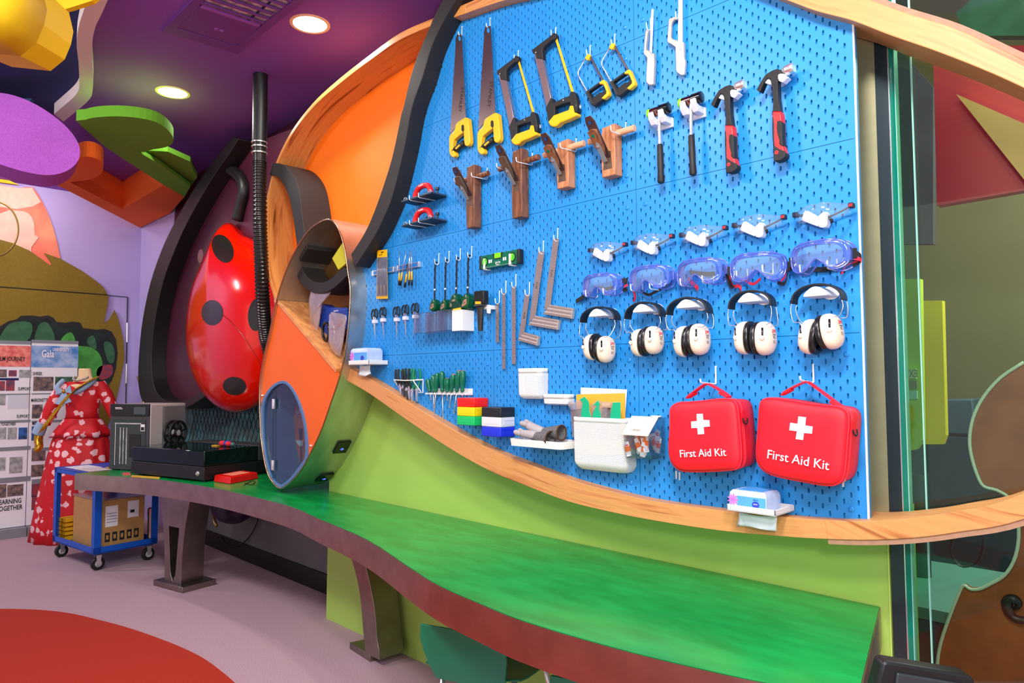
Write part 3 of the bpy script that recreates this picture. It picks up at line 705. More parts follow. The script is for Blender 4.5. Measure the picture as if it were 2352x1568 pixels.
beyond('ceiling_disc', [(2195, 30), (2230, 0), (2300, -30), (2500, -40), (2500, 70), (2352, 82), (2260, 82), (2210, 62)], 1.2, .05, 'leaf_mid', 'green felt disc high behind the glass above the wing frame', 'ceiling panel')
beyond('wall_panel', [(2020, 60), (2143, 200), (2143, 560), (2020, 560)], 2.0, .05, 'dark_grey', 'dark grey panel behind the glass left of the red one', 'panel')
o = MB().bx(.8, 5.5, 2.3, 2.34, 0, 1.12).build('wall_panel', 'dark_teal'); tag(o, 'dark teal lower wall panel behind the glass and the counter', 'panel')
# counter and bin behind the glass
ct = thing('counter', (2.6, .95, 0), 'grey green counter seen through the glass below the wing frame', 'counter')
MB().bx(1.9, 3.6, .75, 1.5, .58, .62).build('counter_top', 'mist_teal', ct)
MB().bx(1.92, 3.55, .80, 1.48, 0, .58).build('counter_front', 'slate', ct)
bn = thing('waste_bin', (2.16, 1.2, .62), 'dark cylindrical bin standing on the counter behind the glass', 'bin')
bc = AY(2108, 1050, 1.2)
MB().lathe((bc.x, 1.2, .62), (0, 0, 1), [(.02, 0), (.035, 0), (.038, .42), (.036, .42), (.034, .01)], 20).build('bin_body', 'dark_teal', bn, smooth='auto')
o = MB().tube(sm([AY(x, y, .7) for x, y in [(2195, 1225), (2183, 1260), (2200, 1295), (2225, 1300), (2248, 1285), (2258, 1250), (2256, 1200)]], 4), .004, 6).build('cable', 'black'); tag(o, 'black looping cable hanging behind the glass', 'cable')
# violin shaped wooden panel
V0 = [(2500, 780), (2352, 832), (2300, 866), (2262, 908), (2240, 948), (2230, 985), (2228, 1020), (2234, 1055), (2246, 1092), (2260, 1116), (2290, 1125), (2318, 1142), (2334, 1170), (2340, 1205), (2339, 1250), (2328, 1290), (2306, 1322), (2276, 1340), (2250, 1352), (2228, 1352), (2213, 1344), (2198, 1374), (2180, 1420), (2163, 1470), (2154, 1520), (2152, 1600), (2152, 1700), (2500, 1700)]
vp = thing('violin_panel', AY(2350, 1500, .9), 'large brown violin shaped panel with pale edge behind the glass at the right', 'panel')
VP = [AY(x, y, .62) for x, y in V0]
MB().prism(VP, (0, .03, 0)).build('body', 'cello_brown', vp)
MB().tube([p+V((0, -.003, 0)) for p in sm(VP[1:-2], 3)], .0055, 6).build('edging', 'cello_edge', vp, smooth=True, label='pale green edging')
fh = sm([AY(x, y, .612) for x, y in Q(2000, 1150, 3.75, [(1240, 935), (1268, 905), (1270, 875), (1240, 852), (1200, 850), (1172, 880), (1180, 930), (1210, 985), (1260, 1020), (1330, 1030)])], 4)
MB().tube(fh, [.004+.012*min(1, k/12)*(1 if k < 28 else .7) for k in range(len(fh))], 8).build('sound_hole', 'black', vp, smooth=True)
# writing seen from behind on the lime strip
sg = thing('exit_sign', AY(2087, 868, 1.59), 'small pale mirrored EXIT sign stacked over two plates behind the glass', 'sign')
a = AY(2079, 848, 1.58); b = AY(2105, 869, 1.58); MB().bx(a.x, b.x, 1.575, 1.59, b.z, a.z).build('plate', mat('sign_pale', (206, 222, 160), .5), sg)
text('EXIT', ((a.x+b.x)/2, 1.573, (a.z+b.z)/2), .05, 'print_grey', sg, rx=(-1, 0, 0), name='lettering', sx=.6)
a = AY(2079, 874, 1.58); b = AY(2107, 893, 1.58); MB().bx(a.x, b.x, 1.575, 1.59, b.z, a.z).build('plate', mat('sign_brown', (140, 130, 90), .5), sg)
a = AY(2079, 897, 1.58); b = AY(2107, 916, 1.58); MB().bx(a.x, b.x, 1.575, 1.59, b.z, a.z).build('plate', mat('sign_aqua', (160, 216, 200), .5), sg)
# black monitor at the lower right corner
mo = thing('monitor', AD(2140, 1560, 1.55), 'black screen in a chunky black housing beside the right end of the bench', 'monitor')
mp = [AD(x, y, 1.5) for x, y in [(2028, 1522), (2040, 1519), (2225, 1550), (2240, 1562), (2245, 1700), (2000, 1700), (2012, 1580)]]
nrm = (mp[2]-mp[0]).cross(mp[5]-mp[0]).normalized(); nrm = nrm if nrm.dot(FW) > 0 else -nrm
MB().prism(mp, nrm*.04).build('housing', 'black', mo, bevel=.006)
cc = sum(mp, V((0, 0, 0)))/len(mp)
MB().prism([AD(x, y, 1.494) for x, y in [(2062, 1546), (2215, 1572), (2215, 1690), (2045, 1690)]], nrm*.01).build('screen', mat('screen_grey', (50, 56, 58), .25), mo, bevel=.003)
# ================================================================ tools on the pegboard
def flat(b, px, d1, d0): return b.prism([W(x, y, d1) for x, y in px], (0, d1-d0, 0))
def hook(name, lab, grp, xt, yt, yb_, xe, ye, lip=.014, r=.0021, J=False, peg=True):
    """white wire hook: xt,yt upper end on the board; yb_ lower bend; xe,ye outer end"""
    A = W(xt, yt, .004); X = A.x; Bz = W(xt, yb_, .004).z; E = AX(xe, ye, X); ey = min(E.y, -.018)
    if J:
        rr = abs(ey+.004)/2; c = V((X, -.004-rr, Bz+rr)); pts = [A]+[c+V((0, rr*cos(a), -rr*sin(a)*1.1)) for a in [PI*k/8 for k in range(9)]]+[V((X, ey, Bz+rr+lip))]
    else:
        k = .006; pts = [A, V((X, -.004, Bz+k)), V((X, -.006, Bz+.002)), V((X, -.004-k, Bz)), V((X, ey+k, E.z)), V((X, ey+.002, E.z+.002)), V((X, ey, E.z+k)), V((X, ey-.001, E.z+max(lip, k+.003)))]
    m = MB().tube(pts, r, 8)
    if peg: m.tube([A+V((0, 0, -.001)), A+V((0, .008, 0))], r, 6)
    o = m.build(name, 'peg_hook', smooth=True); tag(o, lab, 'hook', grp); return pts
def tr(a, b, d=.02): return M.Translation(W(*b, d)-W(*a, d))
Z1 = lambda pts: Q(1000, 0, 4.1265, pts)
# ---- hand saws
def handsaw(T, lab, base):
    t = thing('hand_saw', base, lab, 'saw')
    b = MB(T)
    edge = [(408, 1240), (478, 262)]
    teeth = []
    for k in range(61):
        f = k/60; x = 408+(466-408)*f; y = 1235+(290-1235)*f; teeth.append((x+(0 if k % 2 else -5), y))
    flat(b, Z1(teeth+[(470, 262), (482, 246), (520, 246), (524, 262), (569, 1090), (480, 1140)]), .0215, .0205); b.build('blade', 'blade_steel', t)
    flat(MB(T), Z1([(488, 272), (500, 262), (510, 275), (512, 300), (502, 314), (490, 300)]), .0222, .0202).build('hang_hole', 'peg_blue', t)
    h = [(395, 1300), (397, 1262), (412, 1232), (430, 1215), (452, 1185), (462, 1140), (478, 1118), (530, 1085), (562, 1068), (580, 1070), (592, 1084), (598, 1140), (612, 1290), (608, 1325), (592, 1348), (572, 1352), (556, 1338), (550, 1300), (546, 1210), (500, 1245), (444, 1292), (434, 1330), (432, 1380), (462, 1425), (458, 1450), (440, 1464), (420, 1456), (402, 1430), (396, 1395)]
    flat(MB(T), Z1(h), .033, .009).build('handle', 'yellow', t, bevel=.003)
    g = MB(T).tube([W(*Z1([(440, 1408)])[0], .021), W(*Z1([(495, 1362)])[0], .021), W(*Z1([(548, 1318)])[0], .021)], [.0125, .0135, .0125], 10); g.build('grip', 'black_rubber', t, smooth=True)
    flat(MB(T), Z1([(458, 1374), (500, 1336), (506, 1346), (466, 1384)]), .0362, .030).build('grip_badge', 'yellow', t)
    flat(MB(T), Z1([(524, 1150), (538, 1138), (550, 1150), (552, 1195), (540, 1212), (524, 1195)]), .0338, .008).build('inner_pad', 'black_rubber', t)
    for p in ((482, 1132), (540, 1105), (440, 1215)): MB(T).lathe(W(*Z1([p])[0], .0328), (0, -1, 0), [(.003, 0), (.003, .0012), (0, .0014)], 8).build('rivet', 'chrome', t)
    for k in range(3):
        a = W(*Z1([(470+22*k, 1180-16*k)])[0], .0335); c = W(*Z1([(462+22*k, 1225-20*k)])[0], .0335); MB(T).tube([a, c], .0012, 4).build('rib', 'yellow', t)
    dl = T.to_translation()
    a = W(*Z1([(528, 795)])[0], .0222)+dl; c = W(*Z1([(508, 990)])[0], .0222)+dl; d = (c-a).normalized()
    text('STANLEY', (a+c)/2, .028, 'print_black', t, rx=d, uz=V((-d.z, 0, d.x)), sx=1.0, ext=.0001)
    return t
T0 = M.Identity(4)
Ts = tr((1123, 62), (1057, 81))
handsaw(T0, 'yellow handled hand saw, right of the two, hanging beside the first hacksaw', W(1123, 330))
handsaw(Ts, 'yellow handled hand saw, left of the two, nearest the black divider', Ts @ W(1123, 330))
hook('wall_hook', 'white hook holding the right hand saw', 'saw hooks', 1125.5, 41, 66, 1117, 64, .006, J=True)
hook('wall_hook', 'white hook holding the left hand saw', 'saw hooks', 1061, 60, 84, 1053, 82, .006, J=True)
# ---- hacksaws
def hacksaw(T, lab):
    t = thing('hacksaw', T @ W(1290, 285), lab, 'saw'); D = .03
    flat(MB(T), Z1([(935, 500), (985, 555), (1017, 555), (1100, 960), (1052, 1010)]), D+.008, D-.008).build('frame_bar', mat('pink_steel', (196, 172, 168), .3, .9), t, bevel=.001)
    flat(MB(T), Z1([(920, 505), (913, 478), (925, 462), (1100, 330), (1108, 312), (1125, 310), (1140, 325), (1142, 350), (1125, 378), (1105, 378), (1030, 440), (1010, 475), (1018, 560), (955, 552), (945, 510)]), D+.011, D-.011).build('front_grip', 'black_rubber', t, bevel=.003)
    flat(MB(T), Z1([(1128, 350), (1148, 345), (1312, 868), (1290, 880)]), D+.0006, D-.0006).build('blade', 'yellow', t)
    flat(MB(T), Z1([(1045, 1020), (1092, 925), (1106, 935), (1112, 975), (1190, 938), (1268, 905), (1272, 880), (1290, 864), (1312, 870), (1325, 895), (1330, 920), (1345, 1000), (1340, 1060), (1318, 1070), (1300, 1000), (1275, 1000), (1275, 965), (1205, 985), (1128, 1015), (1132, 1085), (1070, 1150)]), D+.012, D-.012).build('rear_bracket', 'black_rubber', t, bevel=.0025); rbk = t.children[-1] if t.children else t
    flat(MB(T), Z1([(1066, 1155), (1120, 1090), (1260, 1040), (1272, 998), (1303, 1000), (1312, 1062), (1340, 1070), (1336, 1095), (1250, 1135), (1180, 1160), (1150, 1190), (1118, 1202), (1085, 1188)]), D+.015, D-.015).build('handle', 'yellow', t, bevel=.004)
    c = W(*Z1([(1352, 1010)])[0], D)
    m = MB(T).lathe(c+V((0, .012, 0)), (0, -1, 0), [(.004, 0), (.011, .002), (.011, .008), (.004, .012), (.004, .024)], 8); m.build('wing_nut', 'chrome', rbk, smooth='auto')
    for p in ((952, 497), (1212, 950)): MB(T).lathe(W(*Z1([p])[0], D+.011), (0, -1, 0), [(.003, 0), (.003, .0015), (0, .002)], 8).build('rivet', 'chrome', t)
hacksaw(T0, 'black and yellow hacksaw, higher one, to the right of the other')
hacksaw(tr((1275, 78), (1189, 130), .03), 'black and yellow hacksaw, lower one, next to the hand saws')
hook('wall_hook', 'white hook holding the higher hacksaw', 'saw hooks', 1276.5, 63, 88, 1266, 84, .010, J=True)
hook('wall_hook', 'white hook holding the lower hacksaw', 'saw hooks', 1190.5, 116, 142, 1181, 137, .010, J=True)
# ---- coping saws
Z2 = lambda pts: Q(1300, 0, 5.2267, pts)
def coping(T, lab):
    t = thing('coping_saw', T @ W(1420, 215), lab, 'saw'); D = .022
    MB(T).tube([W(*p, D) for p in Z2([(525, 570), (440, 720), (428, 748), (436, 790), (545, 985)])], .0026, 8).build('frame_rod', 'chrome', t, smooth=True)
    flat(MB(T), Z2([(568, 545), (590, 540), (750, 830), (735, 838)]), D+.002, D-.002).build('blade', 'brown_steel', t)
    flat(MB(T), Z2([(512, 568), (545, 515), (572, 518), (580, 540), (556, 590), (540, 594)]), D+.007, D-.007).build('tip_clamp', 'yellow', t, bevel=.002)
    flat(MB(T), Z2([(700, 862), (745, 830), (765, 838), (780, 870), (826, 990), (822, 1020), (765, 1070), (738, 1072), (728, 1052), (785, 1000), (788, 980), (755, 900), (740, 885), (700, 890)]), D+.010, D-.010).build('handle_shell', 'yellow', t, bevel=.003)
    flat(MB(T), Z2([(548, 968), (695, 862), (706, 885), (560, 985), (578, 1005), (612, 1060), (700, 990), (735, 985), (782, 950), (790, 985), (752, 1040), (728, 1055), (738, 1075), (650, 1150), (620, 1156), (600, 1145), (524, 1000), (528, 975)]), D+.011, D-.011).build('handle_core', 'black_rubber', t, bevel=.003)
    for k in range(7):
        a = W(*Z2([(533+11*k, 1000+20*k)])[0], D+.0115); c = W(*Z2([(548+11*k, 995+20*k)])[0], D+.0115); MB(T).tube([a, c], .0011, 4).build('grip_ridge', 'grey', t)
coping(T0, 'small yellow and black coping saw, right of the pair and higher')
coping(tr((1411, 100), (1355, 125), .022), 'small yellow and black coping saw, left of the pair and lower')
hook('wall_hook', 'white hook holding the right coping saw', 'saw hooks', 1412, 78, 107, 1404, 103, .008, J=True)
hook('wall_hook', 'white hook holding the left coping saw', 'saw hooks', 1355.5, 104, 130, 1347, 126, .008, J=True)
# ---- mini hacksaw holders, white and grey
mat('cast_grey', (196, 184, 172), .35, .5); mat('blade_white', (240, 236, 236), .35)
t = thing('mini_saw', W(1565, 172), 'pale grey open handled mini saw with white blade, larger right one at the top', 'saw'); D = .02
flat(MB(), Z2([(1350, -60), (1396, -60), (1396, 520), (1390, 720), (1388, 850), (1360, 868), (1342, 850), (1346, 480)]), D+.002, D).build('blade', 'blade_white', t)
flat(MB(), Z2([(1310, 195), (1330, 235), (1300, 235), (1270, 270), (1262, 300), (1260, 440), (1275, 465), (1345, 485), (1345, 520), (1394, 522), (1396, 500), (1415, 508), (1418, 690), (1432, 740), (1420, 890), (1400, 905), (1372, 898), (1330, 870), (1320, 840), (1312, 590), (1312, 565), (1260, 530), (1222, 512), (1213, 490), (1230, 240), (1240, 220)]), D, D-.012).build('handle', 'cast_grey', t, bevel=.003)
flat(MB(), Z2([(1338, 640), (1394, 640), (1402, 720), (1396, 850), (1362, 868), (1340, 850), (1336, 720)]), D+.0005, D-.002).build('handle_recess', 'white', t)
text('25', W(*Z2([(1368, 590)])[0], D+.0022), .010, 'print_red', t, rx=(0, 0, -1), uz=(1, 0, 0))
t = thing('mini_saw', W(1492, 195), 'narrow grey open handled mini saw, smaller left one at the top', 'saw')
flat(MB(), Z2([(1028, 115), (1040, 104), (1050, 115), (1030, 640), (1004, 635), (1020, 200)]), D+.006, D+.004).build('blade', 'blade_white', t)
flat(MB(), Z2([(960, 345), (990, 370), (975, 400), (958, 560), (965, 592), (1005, 610), (1030, 640), (1048, 630), (1057, 650), (1058, 780), (1054, 850), (1048, 1010), (1020, 1024), (985, 1015), (960, 985), (962, 870), (972, 700), (960, 680), (932, 648), (930, 620), (945, 400)]), D+.008, D-.008).build('handle', 'cast_grey', t, bevel=.003)
flat(MB(), Z2([(990, 700), (1006, 695), (1006, 1000), (985, 990)]), D+.0085, D).build('handle_slot', 'white', t)
hook('wall_hook', 'white hook holding the larger mini saw', 'mini saw hooks', 1558, 33, 44, 1552, 42, .012, J=True)
hook('wall_hook', 'white hook holding the smaller mini saw', 'mini saw hooks', 1494, 42, 72, 1485, 68, .010, J=True)
# ---- wooden hand planes
def plane(ppos, lab, rb, rt, w_, d, body, wedge, rodm, rod, hooks_, iron, dot):
    """rb, rt: pixels of the front right edge, bottom and top"""
    pb_ = W(*rb, d); pt = W(*rt, d); X1 = (pb_.x+pt.x)/2; X0 = X1-w_; z0 = pb_.z; z1 = pt.z
    t = thing('wooden_plane', (X1-w_/2, -.01, z0), lab, 'plane')
    prof = sm([(X0+.004, 0, z0), (X0, 0, z0+.08), (X0+.002, 0, z0+(z1-z0)*.55), (X0+.006, 0, z1)], 3)
    ring = [V((p.x, -d, p.z)) for p in prof]+[V((X1, -d, z1+.004)), V((X1, -d, z0))]
    MB().prism(ring, (0, d-.006, 0)).build('body', body, t, bevel=.0035)
    zc = z0+(z1-z0)*rod[0]
    a = W(*rod[1], .035); b = W(*rod[2], .035); zz = (a.z+b.z)/2
    MB().cyl((a.x, -.035, zz), (b.x, -.035, zz), .0125, n=14).build('cross_handle', rodm, t, bevel=.002)
    mz = z0+(z1-z0)*iron[0]; xm = (X0+X1)/2-.004; dz = iron[1]
    # throat
    MB().prism([V((X0+.010, -d-.0006, mz-.045)), V((X1-.012, -d-.0006, mz-.045)), V((X1-.018, -d-.0006, mz+.02)), V((X0+.018, -d-.0006, mz+.03))], (0, .001, 0)).build('throat', 'plane_wedge', t)
    lean = V((-.02, -.075, .125)).normalized(); s_ = V((1, -.05, .0)).normalized(); nn = lean.cross(s_).normalized()
    def slab(l0, l1, w0, w1, th, off, m, name, bev=.001):
        c0 = V((xm, -d-.002, mz))+lean*l0+nn*off; c1 = V((xm, -d-.002, mz))+lean*l1+nn*off
        MB().prism([c0-s_*w0, c0+s_*w0, c1+s_*w1, c1-s_*w1], nn*th).build(name, m, t, bevel=bev)
    L = .17*dz
    c0 = V((xm, -d-.002, mz))
    def P(l, w_, off): return c0+lean*l+s_*w_+nn*off
    fr_ = -1 if nn.dot(CP-c0) > 0 else 1
    MB().prism([P(-.01, -.018, 0), P(-.01, .018, 0), P(L*.86, .022, 0), P(L, .014, 0), P(L, -.014, 0), P(L*.86, -.022, 0)], nn*.003).build('iron', 'brown_steel', t, bevel=.0006)
    e = -fr_*nn
    MB().prism([P(.03, -.006, 0)+e*.003, P(.012, .008, 0)+e*.003, P(L*.30, .019, 0)+e*.003, P(L*.68, .021, 0)+e*.003, P(L*.72, 0, 0)+e*.003, P(L*.68, -.021, 0)+e*.003, P(L*.30, -.019, 0)+e*.003], e*.012).build('wedge', wedge, t, bevel=.002)
    MB().prism([P(-.012, -.008, 0)+e*.015, P(-.012, .009, 0)+e*.015, P(L*.33, .011, 0)+e*.0165, P(L*.42, 0, 0)+e*.0165, P(L*.33, -.010, 0)+e*.0165], e*.002).build('cap_iron', 'grey', t, bevel=.0005)
    MB().lathe(P(L*.3, 0, 0)+e*.0185, e, [(.005, 0), (.005, .002), (0, .003)], 8).build('screw', 'chrome', t)
    MB().lathe(P(L*.85, 0, 0)+e*.0032, e, [(.0075, 0), (.0075, .0006), (0, .0007)], 12).build('iron_hole', 'peg_dark', t)
    if dot: MB().lathe(P(L*.56, -.002, 0)+e*.0152, e, [(.0068, 0), (.0068, .0006), (0, .0007)], 14).build('maker_dot', 'sata_green', t, label='round green sticker')
    for q, h in enumerate(hooks_): hook('wall_hook', 'white angled hook under the %s end of the %s wooden plane handle' % (('right', 'left')[q], PPOS[lab.split(',')[1].split()[0]] if 0 else ppos), 'plane hooks', *h)
Z4 = lambda pts: Q(1010, 240, 5.004, pts)
def h4(a, b, c, e):   # top, bend, outer low, from zoom coords
    p = Z4([a, b, c]); return (p[0][0], p[0][1], p[1][1], p[2][0], p[2][1], e)
plane('leftmost', 'dark brown wooden plane, leftmost and lowest of the four planes', (1087, 521), (1091, 378), .055, .05, 'plane_brown', 'plane_wedge', 'plane_brown', (.7, (1049, 421), (1122, 397)),
      [h4((545, 730), (540, 862), (365, 825), .016), h4((250, 880), (245, 912), (168, 885), .016)], (.52, .82), False)
plane('longest', 'dark brown wooden plane, longest one, second from the left', (1194, 498), (1202, 340), .06, .05, 'plane_brown', 'plane_wedge', 'plane_brown', (.7, (1147, 389), (1238, 360)),
      [h4((1064, 560), (1060, 700), (880, 655), .018), h4((800, 740), (795, 772), (655, 722), .018)], (.55, .95), False)
plane('third', 'light brown wooden plane, short one, third from the left, with a green dot', (1305, 428), (1305, 320), .062, .05, 'plane_light', 'plane_brown', 'rod_light', (.7, (1250, 357), (1342, 329)),
      [h4((1568, 392), (1562, 545), (1385, 495), .018), h4((1310, 540), (1305, 575), (1215, 540), .016)], (.38, .92), True)
plane('rightmost', 'light brown wooden plane, rightmost and highest of the four planes, with a green dot', (1410, 401), (1414, 284), .064, .052, 'plane_light', 'plane_brown', 'rod_light', (.7, (1353, 327), (1458, 293)),
      [h4((2138, 205), (2132, 368), (1968, 305), .02), h4((1845, 370), (1840, 408), (1755, 370), .018)], (.38, .95), True)
# ---- mallets
Z3 = lambda pts: Q(1460, 140, 5.2275, pts)
mat('holder_white', (232, 230, 236), .45)
def mallet(a, b, c1, c2, bot, lab):
    """a,b head ends px; c1 handle top, c2 grip top, bot"""
    D = .045; A = W(*a, D); B = W(*b, D); zz = (A.z+B.z)/2; A.z = B.z = zz; L = B-A
    H = W(*c1, D); X = W(*c2, D).x; t = thing('mallet', (X, -D, W(*bot, D).z), lab, 'mallet')
    MB().cyl(A, A+L*.16, .0165, n=20).build('green_face', 'lime', t, bevel=.002, label='lime green plastic face')
    MB().cyl(A+L*.16, A+L*.55, .0165, n=20).build('head', mat('chrome_brown', (150, 110, 96), .12, 1), t, smooth='auto', label='chrome head')
    MB().lathe(A+L*.55, L.normalized(), [(.0165, 0), (.0165, L.length*.05), (.019, L.length*.06), (.019, L.length*.43), (.016, L.length*.45)], 20).build('black_face', 'black_gloss', t, smooth='auto', label='black rubber face')
    g = W(*c2, D); e = W(*bot, D)
    MB().cyl((H.x, -D, zz), g, .0058, n=12).build('shaft', 'chrome', t, smooth='auto')
    MB().lathe(g, e-g, [(.008, 0), (.0105, .004), (.0115, (e-g).length*.5), (.0105, (e-g).length*.7), (.0128, (e-g).length*.96), (.010, (e-g).length)], 14).build('grip', 'black_rubber', t, smooth='auto')
    hb = thing('tool_holder', (H.x, 0, zz-.05), 'white two pronged plastic holder under the '+lab.split(',')[0]+(' on the left' if 'left' in lab else ' on the right'), 'holder', 'white tool holders')
    MB().bx(H.x-.032, H.x+.032, -.012, -.0006, zz-.055, zz-.022).build('back_plate', 'holder_white', hb, bevel=.002)
    for s in (-1, 1):
        x0 = H.x+s*.010; x1 = H.x+s*.030
        MB().prism([V((min(x0, x1), y, zz+z)) for y, z in [(-.006, -.048), (-.05, -.046), (-.066, -.030), (-.070, -.006), (-.064, -.006), (-.056, -.020), (-.04, -.0245), (-.006, -.021)]], (abs(x1-x0), 0, 0)).build('prong', 'holder_white', hb, bevel=.0015)
    return t
mallet(Z3([(152, 640)])[0], Z3([(405, 560)])[0], Z3([(280, 640)])[0], Z3([(292, 1000)])[0], Z3([(306, 1462)])[0], 'two faced chrome mallet, left one with green and black faces')
mallet(Z3([(528, 515)])[0], Z3([(798, 430)])[0], Z3([(665, 520)])[0], Z3([(668, 890)])[0], Z3([(690, 1368)])[0], 'two faced chrome mallet, right one with green and black faces')
# ---- claw hammers
def hammer(T, lab):
    t = thing('claw_hammer', T @ W(1790, 368), lab, 'hammer'); D = .04
    flat(MB(T), Z3([(1450, 345), (1500, 250), (1560, 160), (1640, 112), (1700, 92), (1735, 105), (1785, 95), (1800, 130), (1785, 160), (1730, 155), (1712, 165), (1705, 270), (1712, 450), (1735, 605), (1645, 605), (1650, 480), (1635, 300), (1615, 215), (1580, 205), (1545, 250), (1495, 368), (1485, 372)]), D+.012, D-.012).build('head', 'hammer_black', t, bevel=.0045)
    A = W(*Z3([(1785, 125)])[0], D); dl = V((1, 0, .1)).normalized()
    MB(T).lathe(A-dl*.004, dl, [(.0105, 0), (.0155, .006), (.0165, .012), (.0165, .030), (.015, .034), (0, .0345)], 20).build('striking_face', 'chrome', t, smooth='auto')
    flat(MB(T), Z3([(1638, 600), (1742, 600), (1752, 660), (1760, 760), (1762, 900), (1770, 1010), (1790, 1080), (1803, 1115), (1795, 1150), (1740, 1190), (1680, 1203), (1655, 1195), (1650, 1180), (1655, 1040), (1640, 850), (1636, 700)]), D+.014, D-.014).build('grip', 'tool_red', t, bevel=.006)
    flat(MB(T), Z3([(1695, 720), (1735, 712), (1757, 730), (1760, 900), (1770, 1020), (1750, 1020), (1718, 990), (1722, 950), (1700, 880), (1690, 800)]), D+.0158, D-.010).build('grip_pad', 'black_rubber', t, bevel=.002)
    flat(MB(T), Z3([(1637, 660), (1658, 690), (1665, 780), (1665, 1010), (1720, 1050), (1785, 1078), (1803, 1112), (1797, 1150), (1742, 1192), (1680, 1206), (1652, 1195), (1650, 1060), (1637, 850)]), D+.0152, D-.0148).build('grip_butt', 'black_rubber', t, bevel=.005)
    MB(T).lathe(W(*Z3([(1694, 1098)])[0], D+.015), (0, -1, 0), [(.0062, 0), (.0062, .0012), (.003, .0014), (.003, .0004), (0, .0004)], 12).build('hang_eye', 'tool_red', t)
hT = tr(Z3([(1700, 100)])[0], Z3([(1130, 292)])[0], .04)
hammer(T0, 'claw hammer with red and black grip, right one, highest and largest')
hammer(hT, 'claw hammer with red and black grip, left one beside the mallets')
for T, q in ((T0, 'right'), (hT, 'left')):
    c = T @ W(*Z3([(1680, 210)])[0], .02)
    hb = thing('tool_holder', (c.x, 0, c.z-.03), 'white folded holder behind the head of the %s claw hammer' % q, 'holder', 'white tool holders')
    flat(MB(T), Z3([(1708, 165), (1730, 150), (1780, 152), (1828, 195), (1762, 258), (1718, 240), (1706, 205)]), .055, .028).build('prong', 'holder_white', hb, bevel=.002)
    flat(MB(T), Z3([(1530, 228), (1560, 210), (1600, 208), (1624, 235), (1628, 285), (1600, 280), (1545, 262)]), .046, .02).build('prong', 'holder_white', hb, bevel=.002)
    flat(MB(T), Z3([(1640, 262), (1720, 255), (1762, 258), (1720, 275), (1630, 290)]), .03, .0006).build('back_plate', 'holder_white', hb, bevel=.001)
# ---- sanding floats
Z5 = lambda pts: Q(830, 400, 4.1256, pts)
def sander(dy, lab):
    q = lambda x, y, d: W(*Z5([(x, y+dy)])[0], d)
    a = q(400, 262, .085); b = q(726, 172, .085); zf = (a.z+b.z)/2; x0 = a.x; x1 = x0+.235; y0 = -.098; y1 = -.006
    t = thing('sanding_float', ((x0+x1)/2, -.05, zf), lab, 'sander', 'red handled sanding floats')
    MB().bx(x0, x1, y0, y1, zf, zf+.006).build('base_plate', mat('float_grey', (70, 92, 116), .4, .4), t, bevel=.001)
    MB().bx(x0, x1, y0-.001, y1, zf-.003, zf-.0003).build('abrasive_sheet', 'black', t)
    for xx in (x0+.012, x1-.03):
        MB().tube(sm([(xx, y0+.006, zf+.006), (xx+.004, y0+.006, zf+.016), (xx+.018, y0+.006, zf+.016), (xx+.024, y0+.006, zf+.007)], 3), .0022, 6).build('clamp_bar', 'chrome', t, smooth=True)
        MB().bx(xx, xx+.022, y0+.004, y1-.004, zf+.006, zf+.010).build('clamp', 'float_grey', t, bevel=.001)
    ym = (y0+y1)/2; pts = sm([(x0+.05, ym, zf+.008), (x0+.052, ym, zf+.03), (x0+.075, ym, zf+.058), (x0+.115, ym, zf+.066), (x0+.155, ym, zf+.056), (x0+.172, ym, zf+.03), (x0+.174, ym, zf+.008)], 4)
    MB().tube(pts, [.014]*len(pts), 12).build('handle', 'tool_red', t, smooth=True)
    text('Goldblatt', (x0+.112, ym-.0142, zf+.066), .0125, 'print_white', t, rx=(1, 0, .08), sx=.8)
    MB().lathe((x1-.012, ym, zf+.006), (0, 0, 1), [(.004, 0), (.004, .016), (.009, .018), (.009, .03), (0, .032)], 10).build('knob', 'black', t)
    for u, ps_ in ((.055, 'left'), (.125, 'right')):
        X = x0+u+.02
        pts = [V((X, -.003, zf-.001)), V((X, y0+.002, zf-.006)), V((X, y0-.006, zf-.004)), V((X, y0-.007, zf+.016))]
        o = MB().tube([V((X, -.003, zf+.02)), V((X, -.004, zf-.004))]+pts[1:], .002, 8).build('wall_hook', 'peg_hook', smooth=True)
        tag(o, 'white angled hook carrying the '+('upper' if dy == 0 else 'lower')+' sanding float, '+ps_+' one', 'hook', 'sanding float hooks')
sander(0, 'red handled sanding float on hooks beside the black divider, upper of the two')
sander(236, 'red handled sanding float on hooks beside the black divider, lower of the two')
# ================================================================ safety gear
ORD = ['leftmost', 'second from the left', 'middle', 'second from the right', 'rightmost']
def whook(lab, grp, X, z, out, up=.03, lip=.02, r=.0022, name='wall_hook'):
    k = .006
    pts = [V((X, .006, z+up)), V((X, -.004, z+up)), V((X, -.004, z+k)), V((X, -.006, z+.002)), V((X, -.004-k, z)), V((X, -out+k, z)), V((X, -out+.002, z+.002)), V((X, -out, z+k)), V((X, -out-.001, z+lip))]
    o = MB().tube(pts, r, 8).build(name, 'peg_hook', smooth=True); return tag(o, lab, 'hook', grp)
